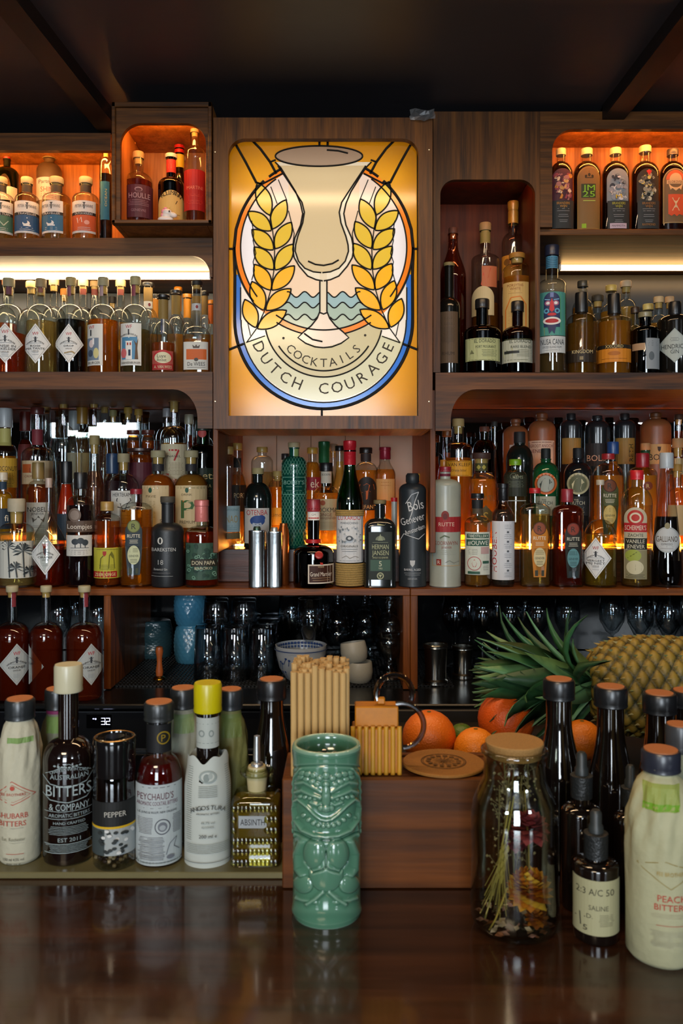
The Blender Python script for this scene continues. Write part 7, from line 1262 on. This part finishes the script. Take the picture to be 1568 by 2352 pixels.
for i in range(7):
    x0, y0 = random.uniform(-.022, .022), random.uniform(-.014, .02); x1 = random.uniform(-.02, .016); zt = random.uniform(.135, .172)
    def spray(t, a, e, d, sd=i):
        random.seed(sd); mb = MB()
        for k in range(46):
            q = random.random()**.7; c = a+(e-a)*(.35+.65*q)+Vector((random.gauss(0, .006), random.gauss(0, .006), random.gauss(0, .004))); r_ = random.uniform(.0008, .0019)
            mb.add(lathe([(0, -r_), (r_*.9, 0), (0, r_)], 5), k % 3, Matrix.Translation(c))
            if k % 3 == 0: b0 = a+(e-a)*(.3+.65*q); mb.add(tube([b0, c], .0003, 3), 0)
        o = mb.build('blossom', [pm('#8a8060', .8), pm('#a89c78', .8), pm('#6a6848', .8)], t, False); o['kind'] = 'stuff'
    stalk('dried beige spray with tiny buds standing in the jar', [(x0, y0, .006), ((x0+x1)/2, y0*.7, zt*.5), (x1, y0*.5, zt)], .0008, '#7a7048', spray, 'dried_spray', group='dried beige sprays in the jar')
random.seed(6); mb = MB()
for i in range(70):
    a = random.uniform(0, 6.283); rr = random.uniform(.015, .042); w = random.uniform(.003, .006); mb.add(([(-w, 0, 0), (0, -w*.6, .001), (w, 0, .0015), (0, w*.6, .001)], [(0, 1, 2, 3)]), i % 3, Matrix.Translation((rr*math.cos(a), rr*math.sin(a), .006+random.uniform(0, .006))) @ Matrix.Rotation(random.uniform(0, 6), 4, 'Z') @ Matrix.Rotation(random.uniform(-.7, .7), 4, 'X'))
o = mb.build('fallen_petals', [pm('#b88a84', .7), pm('#7a4a2c', .7), pm('#c8b8a8', .7)], None, False, (jx, Z, CT)); tag(o, 'loose dry petals strewn over the bottom of the jar', 'petals', kind='stuff')

# ------------------------------------------------------------------ green ceramic mug with carved face
Z = .875; K = Z/F; R = 82*K; t = thing('carved_mug', 'green glazed ceramic mug with carved face and folded arms, centre of the counter', 'mug', (PX(750, Z), Z, CT)); Hm = PZ(1712, Z)-CT
# relief in the mug's own front units: x -83..83, y 1712 (rim) .. 2095 (foot)
U = np.linspace(-math.pi, math.pi, 361)[:-1]; Yv = np.linspace(0, 1, 300)
AA, SS = np.meshgrid(U, Yv); PXu = 83*np.where(abs(AA) < 1.2, np.sin(AA), np.sign(AA)*(math.sin(1.2)+(abs(AA)-1.2)*.8)); PYv = 1712+(1-SS)*383+(31+8*(1-SS))*np.cos(AA)   # gentle unrolling of the front
H_ = np.zeros_like(AA)
def segd(ax, ay, bx, by):
    dx_, dy_ = bx-ax, by-ay; L2 = dx_*dx_+dy_*dy_+1e-9; q = np.clip(((PXu-ax)*dx_+(PYv-ay)*dy_)/L2, 0, 1); return np.hypot(PXu-ax-q*dx_, PYv-ay-q*dy_)
def stroke(pts, w, amp, mode='add', sharp=2):
    global H_
    d = np.full_like(AA, 1e9)
    for (a_, b_), (c_, d_) in zip(pts, pts[1:]): d = np.minimum(d, segd(a_, b_, c_, d_))
    g_ = np.exp(-(d/w)**sharp); H_ = np.maximum(H_, amp*g_) if mode == 'max' else H_+amp*g_
def blob(x, y, rx, ry, amp, rot=0, pwr=2.0):
    global H_
    c_, s_ = math.cos(rot), math.sin(rot); X_ = ((PXu-x)*c_+(PYv-y)*s_)/rx; Y_ = (-(PXu-x)*s_+(PYv-y)*c_)/ry; q = np.clip(1-X_**2-Y_**2, 0, 1); H_ = np.maximum(H_, amp*q**(1/pwr))
for m_ in (-1, 1):
    for k in range(4): blob(m_*(16+k*14), 1788-k*3-(0 if k else -4), 8, 6.5, 2.4, m_*-.25)      # beads over the brow
    for k in range(4): blob(m_*(22+k*13), 1806-k*6, 7.5, 6, 2.2, m_*-.4)
    stroke([(m_*12, 1822), (m_*30, 1812), (m_*52, 1800), (m_*72, 1802)], 5, 2.6, 'max'); stroke([(m_*14, 1836), (m_*36, 1828), (m_*58, 1818), (m_*74, 1822)], 5, 3.0, 'max')
    for k in range(4): blob(m_*(26+k*12), 1838-k*2, 5.5, 5, 2.6)
    stroke([(m_*8, 1846), (m_*20, 1852), (m_*36, 1846)], 4, 2.2, 'max')
    blob(m_*11, 1858, 9, 8, 4.4)
    stroke([(m_*80, 1858), (m_*76, 1842), (m_*66, 1838), (m_*46, 1854), (m_*26, 1874), (m_*12, 1884), (0, 1886)], 4.0, 3.6, 'max')
    stroke([(m_*80, 1858), (m_*75, 1884), (m_*56, 1908), (m_*28, 1920), (0, 1923)], 5.0, 4.2, 'max')
    stroke([(m_*68, 1856), (m_*52, 1872), (m_*30, 1888), (m_*10, 1895), (0, 1896)], 2.6, -2.2); stroke([(m_*68, 1862), (m_*60, 1886), (m_*36, 1902), (0, 1908)], 2.6, -1.6)
    for k in range(5): blob(m_*(6+k*12), 1899-k*k*1.5, 5.4, 5.5, 2.4, m_*-.4)
    stroke([(m_*70, 1880), (m_*78, 1920)], 4, 2, 'max')
    stroke([(m_*60, 1936), (m_*72, 1962), (m_*70, 1996), (m_*58, 2010)], 9, 4.2, 'max')        # arms
    blob(m_*27, 1962, 27, 36, 7.0, 0, 1.6); blob(m_*55, 2030, 25, 21, 5.2, m_*-.3)
    stroke([(m_*8, 2048), (m_*26, 2064), (m_*44, 2074)], 5.5, 3.2, 'max'); stroke([(m_*24, 2070), (m_*56, 2066), (m_*72, 2062)], 5, 2.4, 'max')
    stroke([(m_*62, 1770), (m_*82, 1790), (m_*90, 1860), (m_*88, 1900)], 4, 2.0, 'max')
    for k in range(7): blob(m_*(92+k % 2*8), 1800+k*18, 8, 8, 2.4)
blob(0, 1786, 9, 9, 3); blob(0, 1806, 8, 8, 3.2); blob(0, 1834, 11, 30, 5.2); blob(0, 1858, 12, 10, 6)
blob(0, 2006, 40, 42, 4.6); stroke([(-50, 1980), (-30, 2003), (-8, 1996), (0, 1990), (8, 1996), (30, 2003), (50, 1980)], 2.2, -2.4)
stroke([(0, 1958), (0, 1990)], 2.2, -2.6); stroke([(-76, 1912), (-40, 1930), (0, 1935), (40, 1930), (76, 1912)], 2.6, -3.0)
stroke([(-180, 1764), (180, 1764)], 2.5, -1.4); stroke([(-180, 1725), (180, 1725)], 14, 1.4); stroke([(-180, 2090), (180, 2090)], 14, 2.0)
back = np.clip((abs(AA)-2.0)/.5, 0, 1); bk = 1.2*np.sin(PYv*.12)*np.sin(AA*9); H_ = H_*(1-back)+bk*back
Hk = H_*K*1.6; V = []; Fc = []; nu, nv = len(U), len(Yv); Rb = R-4.5*K
for k in range(nv):
    zz = Hm*Yv[k]; rb = Rb*(1-.03*max(0, 1-Yv[k]/.03))
    if Yv[k] > .985: rb = Rb+.0002
    for i in range(nu): r_ = rb+Hk[k, i]; V.append((r_*math.sin(U[i]), -r_*math.cos(U[i]), zz))
for k in range(nv-1):
    for i in range(nu): Fc.append((k*nu+i, k*nu+(i+1) % nu, (k+1)*nu+(i+1) % nu, (k+1)*nu+i))
def addring(r, z):
    o = len(V); V.extend((r*math.sin(a), -r*math.cos(a), z) for a in U); p = addring.last
    Fc.extend((p+i, p+(i+1) % nu, o+(i+1) % nu, o+i) for i in range(nu)); addring.last = o
addring.last = (nv-1)*nu
for r_, z in ((Rb+.0002, Hm+.0015), (Rb-.0012, Hm+.003), (Rb-.003, Hm+.003), (Rb-.0042, Hm+.0012), (Rb-.005, Hm-.004), (Rb-.005, Hm-.021)): addring(r_, z)
o = len(V); V.append((0, 0, Hm-.021)); Fc += [(addring.last+i, addring.last+(i+1) % nu, o) for i in range(nu)]; o = len(V); V.append((0, 0, 0)); Fc += [(o, (i+1) % nu, i) for i in range(nu)]
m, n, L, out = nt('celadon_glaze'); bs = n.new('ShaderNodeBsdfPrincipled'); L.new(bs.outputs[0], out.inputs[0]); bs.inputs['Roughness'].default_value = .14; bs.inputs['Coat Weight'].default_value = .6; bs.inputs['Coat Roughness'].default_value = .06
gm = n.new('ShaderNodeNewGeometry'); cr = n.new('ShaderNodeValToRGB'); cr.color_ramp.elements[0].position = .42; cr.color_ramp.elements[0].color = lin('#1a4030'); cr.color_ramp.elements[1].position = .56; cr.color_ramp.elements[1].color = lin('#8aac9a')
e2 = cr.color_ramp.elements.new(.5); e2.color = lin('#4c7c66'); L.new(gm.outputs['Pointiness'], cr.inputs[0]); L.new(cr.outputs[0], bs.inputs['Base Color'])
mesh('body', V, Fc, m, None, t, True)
random.seed(12); BD = glass('#d0ccc8', '#6a6264', .03, .25); s0 = None; BP_ = []
for i in range(400):
    a = random.uniform(0, 6.283); rr = (Rb-.0125)*math.sqrt(random.random()); x_, y_ = rr*math.cos(a), rr*math.sin(a)
    if all(math.hypot(x_-p, y_-q) > .0108 for p, q in BP_): BP_.append((x_, y_))
for x_, y_ in BP_:
    if s0 is None:
        Rg = .0056; V, Fc = lathe([(0 if k in (0, 8) else Rg*math.sin(math.pi*k/8), -Rg*math.cos(math.pi*k/8)) for k in range(9)], 16); s0 = mesh('glass_bead', V, Fc, [BD], None, None, True); o = s0; tag(o, 'clear round bead lying on dark ones inside the green mug', 'bead', 'clear beads filling the green mug')
    else: o = s0.copy(); COL.objects.link(o)
    o.location = (PX(750, Z)+x_, Z+y_, CT+Hm-.021+.0058+random.uniform(0, .0))
